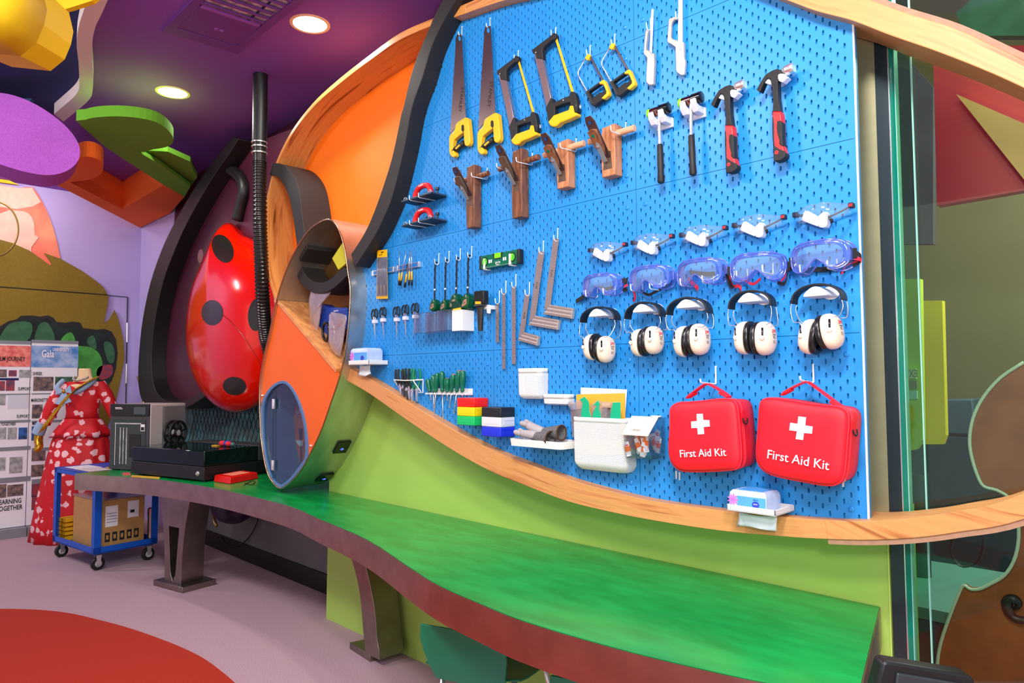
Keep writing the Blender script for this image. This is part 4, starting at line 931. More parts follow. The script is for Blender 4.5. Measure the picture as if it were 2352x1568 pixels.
# ---- ear defenders
def cup(t, c, a, up, hz, hw, outer):
    a = V(a).normalized(); up = V(up); up = (up-a*up.dot(a)).normalized(); s = a.cross(up)
    def ring(k, off, n=28):
        return [c+a*off+(s*hw*k*(abs(cos(q))**.85)*(1 if cos(q) > 0 else -1))+(up*hz*k*(abs(sin(q))**.85)*(1 if sin(q) > 0 else -1)) for q in [2*PI*j/n+.01 for j in range(n)]]
    MB().loft([ring(.90, -.010), ring(.98, -.008), ring(1, 0), ring(.98, .008), ring(.90, .017), ring(.72, .024), ring(.45, .028), ring(.15, .0295), ring(.01, .0296)]).build('cup_shell', 'ear_cream', t, smooth=True)
    pts = ring(.80, -.019)
    rings = []
    for j, p in enumerate(pts):
        rad = (p-(c-a*.019)).normalized(); rings.append([p+rad*(.0105*cos(2*PI*k/10))+a*(.010*sin(2*PI*k/10)) for k in range(10)])
    MB().loft(rings, False, True).build('cushion', 'black_gloss' if 0 else mat('cushion_black', (26, 25, 26), .25), t, smooth=True)
    MB().loft([ring(.66, -.016), ring(.66, -.013)]).build('foam_insert', 'black_rubber', t)
    return s, up
def muff(i, top, le, re, rc, lc, tilt, yaw, sc):
    D = .055; tp = W(*top, D); L = W(*le, D); R = W(*re, D); RC = W(*rc, D+.01); LC = W(*lc, D)
    t = thing('ear_defenders', (tp.x, -.01, RC.z-.05), 'cream ear defenders with black headband, %s of the five' % ORD[i], 'ear defenders', 'ear defenders in a row')
    cx = (L.x+R.x)/2; rx = abs(R.x-L.x)/2; zb = (L.z+R.z)/2; H = tp.z-zb
    arc = [V((cx-rx*cos(q), -D+sin(yaw)*(-rx*cos(q)), zb+(H)*sin(q)**.8)) for q in [PI*(k/18) for k in range(19)]]
    wv = V((0, .040, 0))
    MB().ribbon(arc, wv, .0028).build('headband', 'black', t, bevel=.0015)
    for s, C, E in ((1, RC, arc[-1]), (-1, LC, arc[0])):
        a = V((s*cos(tilt), -.06 if s > 0 else .1, -s*sin(tilt)*s)); a = V((s*cos(tilt), -.12*s, -sin(tilt)))
        if s < 0: a = V((-cos(tilt), -.0, -sin(tilt)))
        sd, u = cup(t, C, a, (0, 0, 1), .050*sc, .040*sc, s)
        an = a.normalized()
        for y in (-.018, .018):
            piv = C+an*.012+V((0, y*2.1, 0)); e = E+V((0, y, 0))
            MB().tube(sm([e, e+V((s*.003, 0, -.02)), e.lerp(piv, .55)+V((s*.010, 0, 0)), piv+V((0, 0, .035)), piv+V((0, 0, .0))], 4), .0014, 6).build('wire', 'chrome', t, smooth=True)
            MB().tube([piv+V((0, 0, .030))+an*.001, piv+V((0, 0, -.006))], .0030, 8).build('yoke', 'black_gloss', t, smooth=True)
            if y < 0: MB().lathe(piv+V((0, -.001, 0)), (0, -1, 0), [(.0068, -.002), (.0068, .0035), (.005, .005), (0, .0055)], 14).build('pivot_knob', 'ear_cream', t, smooth='auto')
        if s > 0:
            zz = an.orthogonal(); upv = V((0, 0, 1)); upv = (upv-an*upv.dot(an)).normalized(); rxv = upv.cross(an); rxv = rxv if rxv.dot(RT) > 0 else -rxv
            if abs(rxv.cross(upv).dot(an)) > 0 and rxv.cross(upv).dot(an) < 0: rxv = -rxv
            po = C+an*.0300
            text('3M', po+upv*.020+rxv*.003, .016, 'print_red', t, rx=rxv, uz=upv)
            text('OPTIME', po+upv*.010+rxv*.004, .0048, 'print_grey', t, rx=rxv, uz=upv)
            text('95', po+upv*.002+rxv*.004, .013, 'print_grey', t, rx=rxv, uz=upv)
            for k in range(3): MB().obx(po-upv*(.008+.0035*k)+rxv*.004, rxv*.006, upv*.0005, an*.0002).build('small_print', 'print_grey', t)
    hb = thing('headband_bracket', (cx, 0, tp.z-.045), 'white curved bracket carrying the %s ear defenders' % ORD[i], 'bracket', 'white ear defender brackets')
    w_ = .034
    rr = [V((cx+w_*x, -.0008, tp.z-.006-.022*(x*x))) for x in [-1+.25*k for k in range(9)]]
    MB().prism(rr+[V((cx+w_, -.0008, tp.z-.034)), V((cx-w_, -.0008, tp.z-.034))], (0, -.078, 0)).build('arm', 'white', hb, bevel=.002)
    MB().prism([V((cx+.016+.026*cos(q), -.0006, tp.z-.02+.02*sin(q))) for q in [2*PI*k/20 for k in range(20)]], (0, -.005, 0)).build('back_plate', 'white', hb, bevel=.001)
muff(0, (1379, 706), (1340, 737), (1418, 739), (1391, 802), (1361, 797), .04, .0, .97)
muff(1, (1482, 695), (1442, 731), (1522, 729), (1501, 781), (1471, 787), .0, .0, .97)
muff(2, (1586, 684), (1544, 727), (1624, 715), (1606, 779), (1572, 784), -.05, .25, 1.03)
muff(3, (1728, 669), (1680, 714), (1776, 699), (1756, 777), (1712, 776), .0, .0, 1.03)
muff(4, (1882, 654), (1824, 695), (1939, 693), (1908, 761), (1862, 773), -.16, .0, 1.03)
# ---- goggles
GO = sm([V((x, 0, z)) for x, z in [(-.081, 0), (-.075, .026), (-.052, .039), (0, .042), (.052, .039), (.075, .026), (.081, 0), (.075, -.026), (.056, -.038), (.034, -.036), (.017, -.020), (0, -.008), (-.017, -.020), (-.034, -.036), (-.056, -.038), (-.075, -.026)]], 3, True)
def goggles(i, c, yaw, roll, sc=1.0):
    C = W(*c, .05); T = M.Translation(C) @ M.Rotation(roll, 4, 'Y') @ M.Rotation(yaw, 4, 'Z') @ M.Scale(sc, 4)
    t = thing('safety_goggles', (C.x, -.01, C.z-.045), 'blue tinted vinyl safety goggles resting on two hooks, %s of the five' % ORD[i], 'goggles', 'goggles in a row')
    yf = lambda x: -.030+(x/.081)**2*.026
    def ring(k, dy, kz=None): return [V((p.x*k, yf(p.x)+dy, p.z*(kz or k))) for p in GO]
    MB(T).loft([ring(.80, .002, .74), ring(.84, -.003, .80), ring(.97, -.002, .95), ring(1.02, .004, 1.02), ring(1.05, .016, 1.08), ring(1.0, .030, 1.02), ring(1.06, .042, 1.10)], False).build('frame', 'goggle_vinyl', t, smooth=True, label='translucent blue vinyl frame')
    MB(T).loft([[V((p.x*k, -.030+(p.x*k/.081)**2*.026+.001, p.z*(k*.93))) for p in GO] for k in (.82, .6, .35, .12, .01)], False).build('lens', 'lens_clear', t, smooth=True, label='clear lens')
    for k, dy, r in ((1.0, .0, .0022), (1.06, .042, .0024), (.83, -.002, .0016)):
        MB(T).tube(ring(k, dy, k*(1.02 if k > .9 else .94)), r, 6, True).build('rim_bead', 'goggle_bead', t, smooth=True)
    for x in (-.045, -.018, .018, .045):
        MB(T).lathe((x, yf(x)+.006, .043), (0, -.2, 1), [(.006, -.001), (.006, .003), (.004, .0045), (0, .0046)], 10).build('vent', 'goggle_vinyl', t)
    for s in (-1, 1): MB(T).obx((s*.088, .012, 0), (.006, 0, 0), (0, .003, 0), (0, 0, .014)).build('strap_clip', 'goggle_vinyl' if i < 3 else 'strap_black', t, bevel=.001)
    return t, T
mat('goggle_bead_', (120, 140, 240), .1); glassmat('goggle_bead', (.5, .58, .98), .2, .05, .35, (130, 150, 245))
GP = [((1379, 656), .05, -.02, .94), ((1492, 640), .05, -.03, .96), ((1607, 627), .0, -.03, 1.0), ((1741, 616), .25, .0, 1.02), ((1884, 591), .0, -.02, 1.03)]
gts = [goggles(i, *g) for i, g in enumerate(GP)]
HK = [((1372.5, 683), (1413, 679)), ((1476, 671), (1519, 667)), ((1589, 659), (1639, 653)), ((1717, 643), (1776, 630)), ((1861, 631), (1923, 622))]
for i, hh in enumerate(HK):
    for j, (x, y) in enumerate(hh):
        p = W(x, y, .004); whook('white angled hook under the %s goggles, %s one' % (ORD[i], 'left' if j == 0 else 'right'), 'goggle hooks', p.x, p.z, .075, .035, .022)
def strap(i, px, d, w_, m, name='strap', wd=(0, 0, .016)):
    t = gts[i][0]; MB().ribbon(sm([W(x, y, dd) for (x, y), dd in zip(px, d)], 4), wd, .0013).build(name, m, t, smooth='auto')
Z7 = lambda p: Q(1320, 440, 3.732, p)
Z8 = lambda p: Q(1640, 440, 3.733, p)
G = lambda p: Q(1330, 520, 8.713, p)
strap(0, G([(110, 1385), (50, 1430), (-60, 1500)]), (.02, .014, .012), 0, 'strap_black')
strap(0, G([(850, 1085), (900, 1080), (960, 1070)]), (.03, .025, .02), 0, 'strap_black')
strap(0, G([(370, 1215), (450, 1235), (560, 1240), (700, 1215)]), (.008, .008, .008, .008), 0, 'strap_black', wd=(0, 0, .010))
strap(1, G([(955, 1040), (940, 1120), (920, 1190), (900, 1250), (960, 1280)]), (.02, .022, .024, .02, .015), 0, 'strap_black', wd=(.012, 0, .010))
strap(1, G([(905, 1215), (930, 1185), (975, 1175)]), (.026, .026, .024), 0, 'strap_red', 'strap_lining', wd=(0, 0, .008))
strap(1, G([(1090, 1300), (1115, 1360), (1118, 1430), (1095, 1500)]), (.02, .018, .016, .012), 0, 'strap_red', wd=(.007, 0, 0))
strap(1, G([(1240, 1270), (1320, 1340), (1400, 1365), (1500, 1320), (1640, 1250), (1760, 1190), (1850, 1120), (1855, 960)]), (.02, .02, .02, .02, .018, .016, .02, .03), 0, 'strap_black', wd=(0, 0, .010))
strap(2, Z7([(975, 745), (1005, 780), (1040, 810), (1058, 838)]), (.02, .02, .018, .014), 0, 'strap_red', wd=(.006, 0, .012))
strap(2, Z7([(990, 690), (1060, 700), (1150, 705), (1200, 700)]), (.008, .008, .008, .008), 0, 'strap_black', wd=(0, 0, .014))
strap(2, Z7([(1265, 650), (1300, 665), (1350, 680)]), (.03, .025, .02), 0, 'strap_black')
strap(3, Z8([(105, 660), (125, 740), (160, 815), (230, 765), (270, 740)]), (.02, .02, .018, .02, .02), 0, 'strap_red', wd=(.012, 0, .008))
strap(3, Z8([(100, 650), (118, 740), (140, 800), (165, 825)]), (.024, .024, .022, .02), 0, 'strap_black', wd=(.008, 0, .006))
strap(3, Z8([(180, 815), (215, 808), (232, 840), (215, 880), (175, 905)]), (.02, .018, .016, .014, .012), 0, 'strap_red', wd=(.004, 0, .010))
strap(3, Z8([(240, 745), (300, 780), (345, 790), (400, 745)]), (.02, .02, .02, .02), 0, 'strap_red', wd=(0, 0, .009))
strap(3, Z8([(545, 780), (600, 790), (625, 740), (630, 670), (600, 700)]), (.02, .02, .022, .03, .03), 0, 'strap_black', wd=(0, .004, .010))
strap(3, Z8([(575, 765), (605, 735), (618, 700)]), (.03, .03, .03), 0, 'strap_red', 'strap_lining', wd=(0, .0, .006))
strap(4, Z8([(770, 690), (850, 665), (920, 668), (1000, 655), (1100, 625), (1200, 600)]), (.012, .010, .010, .010, .012, .02), 0, 'strap_black', wd=(0, 0, .015))
strap(4, Z8([(1190, 525), (1240, 535), (1262, 575), (1230, 610), (1190, 625)]), (.035, .03, .02, .02, .02), 0, 'strap_black', wd=(0, 0, .013))
strap(4, Z8([(1200, 570), (1240, 575), (1262, 590)]), (.036, .032, .024), 0, 'strap_red', 'strap_lining', wd=(0, 0, .010))
strap(4, Z8([(1262, 580), (1220, 600), (1150, 625), (1110, 665), (1098, 705)]), (.022, .022, .02, .018, .014), 0, 'strap_red', wd=(.008, 0, .006))
strap(4, Z8([(1268, 575), (1222, 592), (1145, 615), (1100, 658), (1090, 700)]), (.021, .021, .019, .017, .013), 0, 'strap_black', wd=(.006, 0, .004))
# ---- clear safety glasses
TAB = G([(275, 572), (322, 432), (360, 427), (480, 512), (540, 452), (575, 447), (592, 480), (594, 640), (572, 690), (522, 700), (480, 680), (310, 592)])
SP = [((1388, 574), (1389.7, 600)), ((1491, 556), (1494, 584)), ((1608, 538), (1609, 565)), ((1736, 515), (1740.5, 545)), ((1884, 490), (1886.5, 522.5))]
for i, (c, tip) in enumerate(SP):
    C = W(*c, .055); T = M.Translation(C)
    t = thing('safety_glasses', (C.x, -.01, C.z-.03), 'clear wraparound safety glasses on a white tab, %s of the five' % ORD[i], 'glasses', 'clear safety glasses in a row')
    rows = []
    for k in range(25):
        u = -1+k/12; x = .077*u; y = -.030+.048*abs(u)**2.2
        zt = .020+.004*cos(u*PI)-(.003 if abs(u) < .1 else 0); zb = -.026+.020*math.exp(-(u/.16)**2)+.020*abs(u)**4
        rows.append([V((x, y, zt+(zb-zt)*j/5-.0)) + V((0, .006*sin(PI*j/5)*-1, 0)) for j in range(6)])
    vs = [p for r in rows for p in r]; fs = [(a*6+b, a*6+b+1, (a+1)*6+b+1, (a+1)*6+b) for a in range(24) for b in range(5)]
    o = MB(T).add(vs, fs).build('lens', 'lens_clear', t, smooth=True)
    MB(T).tube([r[0] for r in rows], .0016, 6).build('brow_edge', 'clear_plastic', t, smooth=True)
    MB(T).tube([r[-1] for r in rows], .0008, 5).build('lower_edge', 'clear_plastic', t, smooth=True)
    for s in (-1, 1):
        e = V((s*.080, .020, .012))
        MB(T).obx(e, (.007, 0, 0), (0, .010, 0), (0, 0, .0075)).build('hinge', mat('navy_hinge', (22, 24, 50), .35), t, bevel=.002)
        if s > 0: MB(T).obx(e+V((.0002, -.0102, 0)), (.0045, 0, 0), (0, .0004, 0), (0, 0, .004)).build('red_dot', 'tool_red', t)
        m = 'dark_grey' if s > 0 else 'strap_black'
        MB(T).tube(sm([e, e+V((-s*.02, .012, -.004)), V((s*.02, .034, -.004)), V((-s*.012, .036, -.010)), V((-s*.02, .034, -.024))], 4), [.0030]*17 if s > 0 else [.0042]*17, 8).build('temple', m, t, smooth=True)
    TT = tr((1389.7, 600), tip, .03)
    tb = thing('glasses_tab', TT @ W(1389.7, 600, .0), 'white folded plastic tab carrying the %s pair of safety glasses' % ORD[i], 'bracket', 'white tabs for glasses')
    pts = [TT @ W(x, y, .03) for x, y in TAB]; pts2 = [TT @ W(x, y, .004) for x, y in TAB]
    MB().prism([pts[3], pts[4], pts[5], pts[6], pts[7], pts[8], pts[9], pts[10]], (0, .027, 0)).build('plate', 'white', tb, bevel=.002)
    fp = [pts[0], pts[1], pts[2], pts[3], pts[3].lerp(pts[9], .5), pts[10], pts[11]]
    MB().prism([p+V((0, -.004, 0)) for p in fp], (0, .004, 0)).build('arm', 'white', tb, bevel=.0015)
# ---- first aid kits
def kit(front, cross, txt, tang, size, strapL, strapR, peak, lab, hk, ring, zips, shift):
    D = .115; P_ = [W(x, y, D) for x, y in front]; P_ = sm(P_, 3, True)
    c = sum(P_, V((0, 0, 0)))/len(P_)
    t = thing('first_aid_kit', (c.x, -.03, min(p.z for p in P_)), lab, 'first aid kit')
    def sc(k, y): return [V((c.x+(p.x-c.x)*k, y, c.z+(p.z-c.z)*k)) for p in P_]
    MB().loft([sc(.93, -.006), sc(.985, -.012), sc(.995, -.05), sc(1.0, -.10), sc(1.0, -.112), sc(.985, -.119), sc(.93, -.124), sc(.75, -.128), sc(.5, -.130), sc(.2, -.131), sc(.02, -.131)]).build('body', 'kit_red', t, smooth=True)
    MB().tube(sc(1.006, -.113), .0026, 6, True).build('piping', 'kit_pipe', t, smooth=True)
    MB().tube(sc(1.004, -.094), .0018, 6, True).build('zip_line', 'kit_pipe', t, smooth=True)
    MB().tube(sc(1.004, -.086), .0022, 6, True).build('piping', 'kit_pipe', t, smooth=True)
    def cr(x, y): return W(x, y, .1335)
    MB().prism([cr(*p) for p in cross], (0, .0025, 0)).build('white_cross', 'print_white', t, label='white cross emblem')
    d = (cr(*txt[1])-cr(*txt[0])).normalized()
    text('First Aid Kit', (cr(*txt[1])+cr(*txt[0]))/2, size, 'print_white', t, rx=d, uz=V((-d.z, 0, d.x)), ext=.0012, sx=.98)
    pk = W(*peak, .06)
    l = W(*strapL, .065); r = W(*strapR, .065)
    MB().ribbon(sm([l+V((-.012, 0, -.008)), l, l.lerp(pk, .5)+V((0, 0, .003)), pk+V((-.006, 0, 0)), pk+V((.006, 0, 0)), r.lerp(pk, .5)+V((0, 0, .003)), r, r+V((.014, 0, -.010))], 4), (0, .026, 0), .0016).build('carry_strap', 'kit_red', t, smooth='auto')
    for s, q in ((-1, l), (1, r)): MB().obx(q+V((s*.002, 0, -.006)), (.014, 0, -.007*s), (0, .016, 0), (.0015, 0, .003)).build('strap_anchor', 'kit_red', t, bevel=.001)
    a = AX(ring[0], ring[1], max(p.x for p in P_)+.001)
    MB().obx(a+V((0, 0, .012)), (.0012, 0, 0), (0, .014, 0), (0, 0, .016)).build('side_tab', 'kit_red', t, bevel=.001)
    MB().tube(sm([a+V((.004, -.014, .004)), a+V((.006, -.012, -.008)), a+V((.007, 0, -.014)), a+V((.006, .012, -.008)), a+V((.004, .014, .004))], 4), .0022, 6).build('side_ring', 'strap_black', t, smooth=True)
    for z in zips:
        q = W(z[0], z[1], .09)
        MB().prism([q+V((-.003, -.003, 0)), q+V((.003, -.003, 0)), q+V((.0026, -.003, -.026)), q+V((-.0026, -.003, -.026))], (0, .0016, 0)).build('zip_pull', 'chrome', t, bevel=.0006)
    X = pk.x; 
    hook('kit_hook', 'large white hook holding the '+lab.split(',')[1].strip().split(' first')[0]+' first aid kit', 'first aid kit hooks', *hk, r=.0028)
    return t
K1 = lambda p: Q(1510, 820, 5.06, p)
K2 = lambda p: Q(1640, 820, 3.7333, p)
kit(K1([(148, 640), (160, 590), (195, 555), (260, 530), (370, 524), (520, 512), (680, 492), (800, 488), (868, 500), (912, 545), (930, 620), (945, 760), (955, 900), (968, 1060), (970, 1180), (948, 1260), (900, 1300), (800, 1312), (600, 1325), (420, 1328), (300, 1322), (225, 1290), (165, 1220), (138, 1120), (135, 1000), (146, 850)]),
    K1([(455, 660), (524, 657), (530, 730), (602, 732), (606, 805), (534, 812), (540, 893), (470, 898), (462, 822), (395, 824), (390, 748), (458, 742)]),
    K1([(285, 1125), (765, 1108)]), 0, .0335, (1590, 904), (1664, 902), (1625, 882), 'red soft case with white cross, left first aid kit, hanging upright', (1643.5, 841, 882, 1609, 878.5, .012), K1([(1005, 720)])[0], K1([(222, 1320), (260, 1335)]), 0)
kit(K2([(395, 410), (415, 375), (450, 356), (520, 354), (650, 372), (800, 398), (950, 415), (1050, 425), (1110, 445), (1145, 490), (1150, 570), (1140, 700), (1128, 850), (1115, 980), (1090, 1050), (1050, 1085), (1000, 1098), (900, 1090), (750, 1062), (600, 1034), (480, 1000), (410, 955), (372, 890), (365, 800), (374, 680), (384, 540)]),
    K2([(722, 508), (788, 515), (781, 585), (845, 595), (838, 656), (770, 650), (762, 710), (700, 702), (710, 635), (645, 626), (653, 562), (716, 572)]),
    K2([(495, 840), (940, 925)]), 0, .0365, (1810, 896), (1920, 923), (1853, 878), 'red soft case with white cross, right first aid kit, hanging tilted', (1867.5, 836, 879, 1838, 873, .012), K2([(1195, 630)])[0], K2([(1108, 1030), (1120, 985)]), 0)
# ================================================================ measuring and small tools
def fbox(name, m, a, b, d1, d0, parent=None, bevel=.001, label=None):
    """box: front face from px a (upper left) to px b (lower right) at distance d1 from the board"""
    A = W(*a, d1); B = W(*b, d1); return MB().bx(A.x, B.x, -d1, -d0, B.z, A.z).build(name, m, parent, bevel=bevel, label=label)
# ---- spirit level
D = .032; A = W(1101, 604, D); B = W(1191, 590, D)
x0, x1 = A.x, W(1193, 590, D).x; zc = (W(1145, 596, D).z); hz = .029
t = thing('spirit_level', ((x0+x1)/2, -.02, zc-hz), 'green spirit level with black ends on two white brackets', 'level')
MB().bx(x0+.012, x1-.016, -D, -.008, zc-hz, zc+hz).build('body', 'sata_green', t, bevel=.001)
MB().bx(x0, x0+.0125, -D-.001, -.007, zc-hz-.001, zc+hz+.001).build('end_cap', 'black', t, bevel=.002)
MB().bx(x1-.0165, x1, -D-.001, -.007, zc-hz-.001, zc+hz+.001).build('end_cap', 'black', t, bevel=.002)
for xx in (x0+.036, x1-.042):
    MB().lathe((xx, -D-.0005, zc), (0, -1, 0), [(.021, 0), (.021, .001), (0, .0011)], 24).build('vial_seat', 'black', t)
    MB().lathe((xx, -D-.0015, zc), (0, -1, 0), [(.016, 0), (.016, .001), (0, .0011)], 24).build('vial_window', mat('vial_green', (70, 190, 60), .1), t)
    MB().cyl((xx-.003, -D-.004, zc-.013), (xx+.003, -D-.004, zc+.013), .0042, n=10).build('vial', 'lime', t, smooth='auto')
MB().prism([V((x0+.085, -D-.0008, zc+hz+.0006)), V((x0+.15, -D-.0008, zc+hz+.0006)), V((x0+.142, -D-.0008, zc+.004)), V((x0+.094, -D-.0008, zc+.004))], (0, .02, 0)).build('vial_seat', 'black', t)
MB().bx(x0+.098, x0+.138, -D-.0014, -.012, zc+.008, zc+hz+.001).build('vial_window', 'lime', t, label='lime green bubble vial')
text('SATA', (x0+.118, -D-.0004, zc-.012), .014, 'print_white', t, rx=(1, 0, 0)); text('世达  250mm' if 0 else '250mm', (x0+.118, -D-.0004, zc-.021), .007, 'print_white', t)
for xx in (x0+.075, x1-.085):
    for k in range(2): MB().bx(xx-.010+.012*k-.004, xx-.010+.012*k+.004, -D-.0005, -D+.001, zc-.008, zc+.006).build('printed_mark', 'print_white', t)
for k in range(20): MB().bx(x0+.03+.009*k, x0+.0306+.009*k, -D-.0004, -D+.001, zc-hz+.002, zc-hz+.007).build('scale_tick', 'print_white', t)
for (a, b, q) in (((1109, 594), (1128, 619), 'left'), ((1168, 583), (1186, 608), 'right')):
    p = W(a[0]+1, a[1], D+.004)
    br = thing('level_bracket', (p.x, 0, zc-hz-.006), 'white L shaped bracket under the %s end of the green level' % q, 'bracket', 'white level brackets')
    MB().bx(p.x, p.x+.011, -D-.006, -D-.0012, zc-hz-.006, p.z).build('lip', 'white', br, bevel=.001)
    MB().bx(p.x, p.x+.011, -D-.006, -.0006, zc-hz-.0065, zc-hz-.0012).build('arm', 'white', br, bevel=.001)
# ---- steel rulers
Z6 = lambda p: Q(1080, 500, 4.354, p)
def ruler(px, lab, red, hk):
    t = thing('steel_ruler', W(*px[-1], .008), lab, 'ruler'); flat(MB(), px, .0125, .0113).build('blade', 'rule_steel', t, label='brushed steel blade')
    a = (px[0]+()); n_ = 26; 
    for k in range(n_):
        f = (k+.5)/n_; l = W(px[0][0]+(px[3][0]-px[0][0])*f, px[0][1]+(px[3][1]-px[0][1])*f, .0127); r = W(px[1][0]+(px[2][0]-px[1][0])*f, px[1][1]+(px[2][1]-px[1][1])*f, .0127)
        e = l.lerp(r, .45 if k % 5 else .7); MB().prism([r, e, e+V((0, 0, -.0006)), r+V((0, 0, -.0006))], (0, .0003, 0)).build('tick', 'print_black' if not (red and k % 7 == 3) else 'print_red', t)
    for k, f in enumerate((.15, .38, .62, .85)):
        l = W(px[0][0]+(px[3][0]-px[0][0])*f, px[0][1]+(px[3][1]-px[0][1])*f, .0127); r = W(px[1][0]+(px[2][0]-px[1][0])*f, px[1][1]+(px[2][1]-px[1][1])*f, .0127)
        text(str(5*(k+1)), l.lerp(r, .35), .008, 'print_red' if red else 'print_black', t, rx=(0, 0, -1), uz=(1, 0, 0))
    hook('wall_hook', 'white hook holding the '+lab.split(',')[0], 'ruler hooks', *hk, J=True)
ruler(Z6([(254, 855), (288, 852), (287, 1245), (255, 1245)]), 'short steel ruler, leftmost and shortest of the three', False, (1147, 668, 698, 1137.5, 696, .010))
ruler(Z6([(318, 755), (350, 750), (350, 1512), (319, 1512)]), 'long narrow steel ruler, middle of the three', False, (1162, 645, 676, 1152, 673, .010))
ruler(Z6([(414, 690), (454, 686), (454, 1462), (416, 1462)]), 'long steel ruler with red numbers, right one of the three', True, (1185, 630, 661, 1175.5, 658, .010))
# ---- try squares
mat('square_alu', (206, 184, 172), .35, .85)
def tsq(blade, stock, lab, hk, pos):
    t = thing('try_square', W(*stock[3], .02), lab, 'try square')
    flat(MB(), blade, .0125, .0113).build('blade', 'rule_steel', t)
    P = [W(x, y, .019) for x, y in stock]
    MB().prism(P, (0, .013, 0)).build('stock', 'square_alu', t, bevel=.0008)
    for f in (.18, .36, .54, .72, .86):
        a = P[0].lerp(P[3], f)+V((0, -.0008, 0)); b = P[1].lerp(P[2], f)+V((0, -.0008, 0)); d = (P[3]-P[0]).normalized()*.0012
        MB().prism([a, b, b+d, a+d], (0, .001, 0)).build('groove_ridge', 'white' if f in (.36, .72) else 'brown_steel', t)
    a = P[1]+V((0, -.001, 0)); b = P[2]+V((0, -.001, 0)); e = (P[1]-P[0]).normalized()*.004
    MB().prism([a-e, a+e*.3, b+e*.3, b-e], (0, .014, 0)).build('end_cap', 'cast_grey', t)
    n_ = 18
    for k in range(n_):
        f = .1+.8*(k+.5)/n_; l = W(blade[0][0]+(blade[3][0]-blade[0][0])*f, blade[0][1]+(blade[3][1]-blade[0][1])*f, .0127); r = W(blade[1][0]+(blade[2][0]-blade[1][0])*f, blade[1][1]+(blade[2][1]-blade[1][1])*f, .0127)
        e = r.lerp(l, .3); MB().prism([r, e, e+V((0, 0, -.0005)), r+V((0, 0, -.0005))], (0, .0003, 0)).build('tick', 'print_black', t)
    c = (W(*blade[0], .0128)+W(*blade[1], .0128)+W(*blade[2], .0128)+W(*blade[3], .0128))/4; dd = (W(*blade[3], .0128)-W(*blade[0], .0128)).normalized()
    text('SATA', c, .012, 'print_black', t, rx=-dd, uz=V((-dd.z, 0, dd.x))*-1 if 0 else V((dd.z, 0, -dd.x)))
    hook('wall_hook', 'white hook holding the '+pos+' try square', 'try square hooks', *hk, J=True)
tsq(Z6([(545, 765), (596, 770), (540, 1170), (484, 1200)]), Z6([(535, 1143), (683, 1182), (668, 1278), (470, 1222)]), 'small steel try square, lowest and smallest of the three', (1216, 648, 679, 1206, 675, .010), 'smallest')
tsq(Z6([(680, 335), (742, 340), (655, 985), (588, 1040)]), Z6([(650, 980), (886, 1022), (872, 1120), (576, 1070)]), 'steel try square, middle one of the three', (1248, 553, 583, 1238, 580, .010), 'middle')
tsq(Z6([(830, 205), (888, 210), (805, 870), (738, 925)]), Z6([(795, 868), (1028, 905), (1015, 1008), (726, 962)]), 'steel try square, highest and rightmost of the three', (1281, 524, 554, 1272, 551, .010), 'highest')
# ---- tape pouches on black straps
tapes = [((700, 1245), (735, 750), (695, 825), 'leftmost'), ((800, 1245), (832, 728), (795, 805), 'second from the left'), ((905, 1210), (937, 705), (900, 785), 'third from the left'), ((1015, 1210), (1046, 683), (1008, 762), 'rightmost')]
for i, (c, ht, lipp, pos) in enumerate(tapes):
    p = Z5([c])[0]; sc = 1.0 if i < 2 else 1.28
    C = W(*p, .03); t = thing('tape_measure', (C.x, -.03, C.z-.03), 'green tape measure hanging on a black strap, %s of the four' % pos, 'tape measure', 'green tape measures')
    out = sm([V((-.006, 0, .028)), V((.006, 0, .028)), V((.020, 0, .018)), V((.024, 0, .0)), V((.020, 0, -.018)), V((.006, 0, -.027)), V((-.014, 0, -.027)), V((-.026, 0, -.02)), V((-.024, 0, -.006)), V((-.018, 0, .012))], 3, True)
    T = M.Translation(C) @ M.Rotation(.1, 4, 'Y') @ M.Scale(sc, 4)
    MB(T).loft([[V((q.x*k, y, q.z*k)) for q in out] for k, y in ((.85, .016), (1, .012), (1, -.010), (.9, -.016), (.75, -.018))]).build('case', 'tape_green', t, smooth='auto')
    MB(T).prism([V((-.012, -.0188, -.020)), V((.012, -.0188, -.008)), V((.010, -.0188, .010)), V((-.004, -.0188, .006)), V((-.014, -.0188, -.012))], (0, .001, 0)).build('label_plate', mat('copper_label', (190, 150, 120), .35, .4), t, label='copper coloured label')
    text('SATA', T @ V((0, -.0194, -.004)), .0065, 'print_black', t, rx=(1, 0, .5), uz=(-.5, 0, 1))
    hx, hy = Z5([ht])[0]; lx, ly = Z5([lipp])[0]; top = W(lx+1.5, ly+6, .022)
    MB().ribbon(sm([top+V((.002, .010, .006)), top+V((0, 0, .003)), top.lerp(C, .5)+V((0, -.003, .0)), C+V((0, -.004, .030*sc))], 4), (.009, 0, 0), .0012).build('wrist_strap', 'strap_black', t, smooth='auto')
    MB().obx(top.lerp(C, .62 if i < 2 else .68)+V((0, -.004, .0)), (.005, 0, 0), (0, .002, 0), (0, 0, .004)).build('strap_slider', 'white', t, bevel=.001)
    hook('wall_hook', 'white hook holding the %s green tape measure' % pos, 'tape measure hooks', hx, hy, Z5([(0, c[1])])[0][1]*0+ly+8, lx, ly+5, .012, J=True)
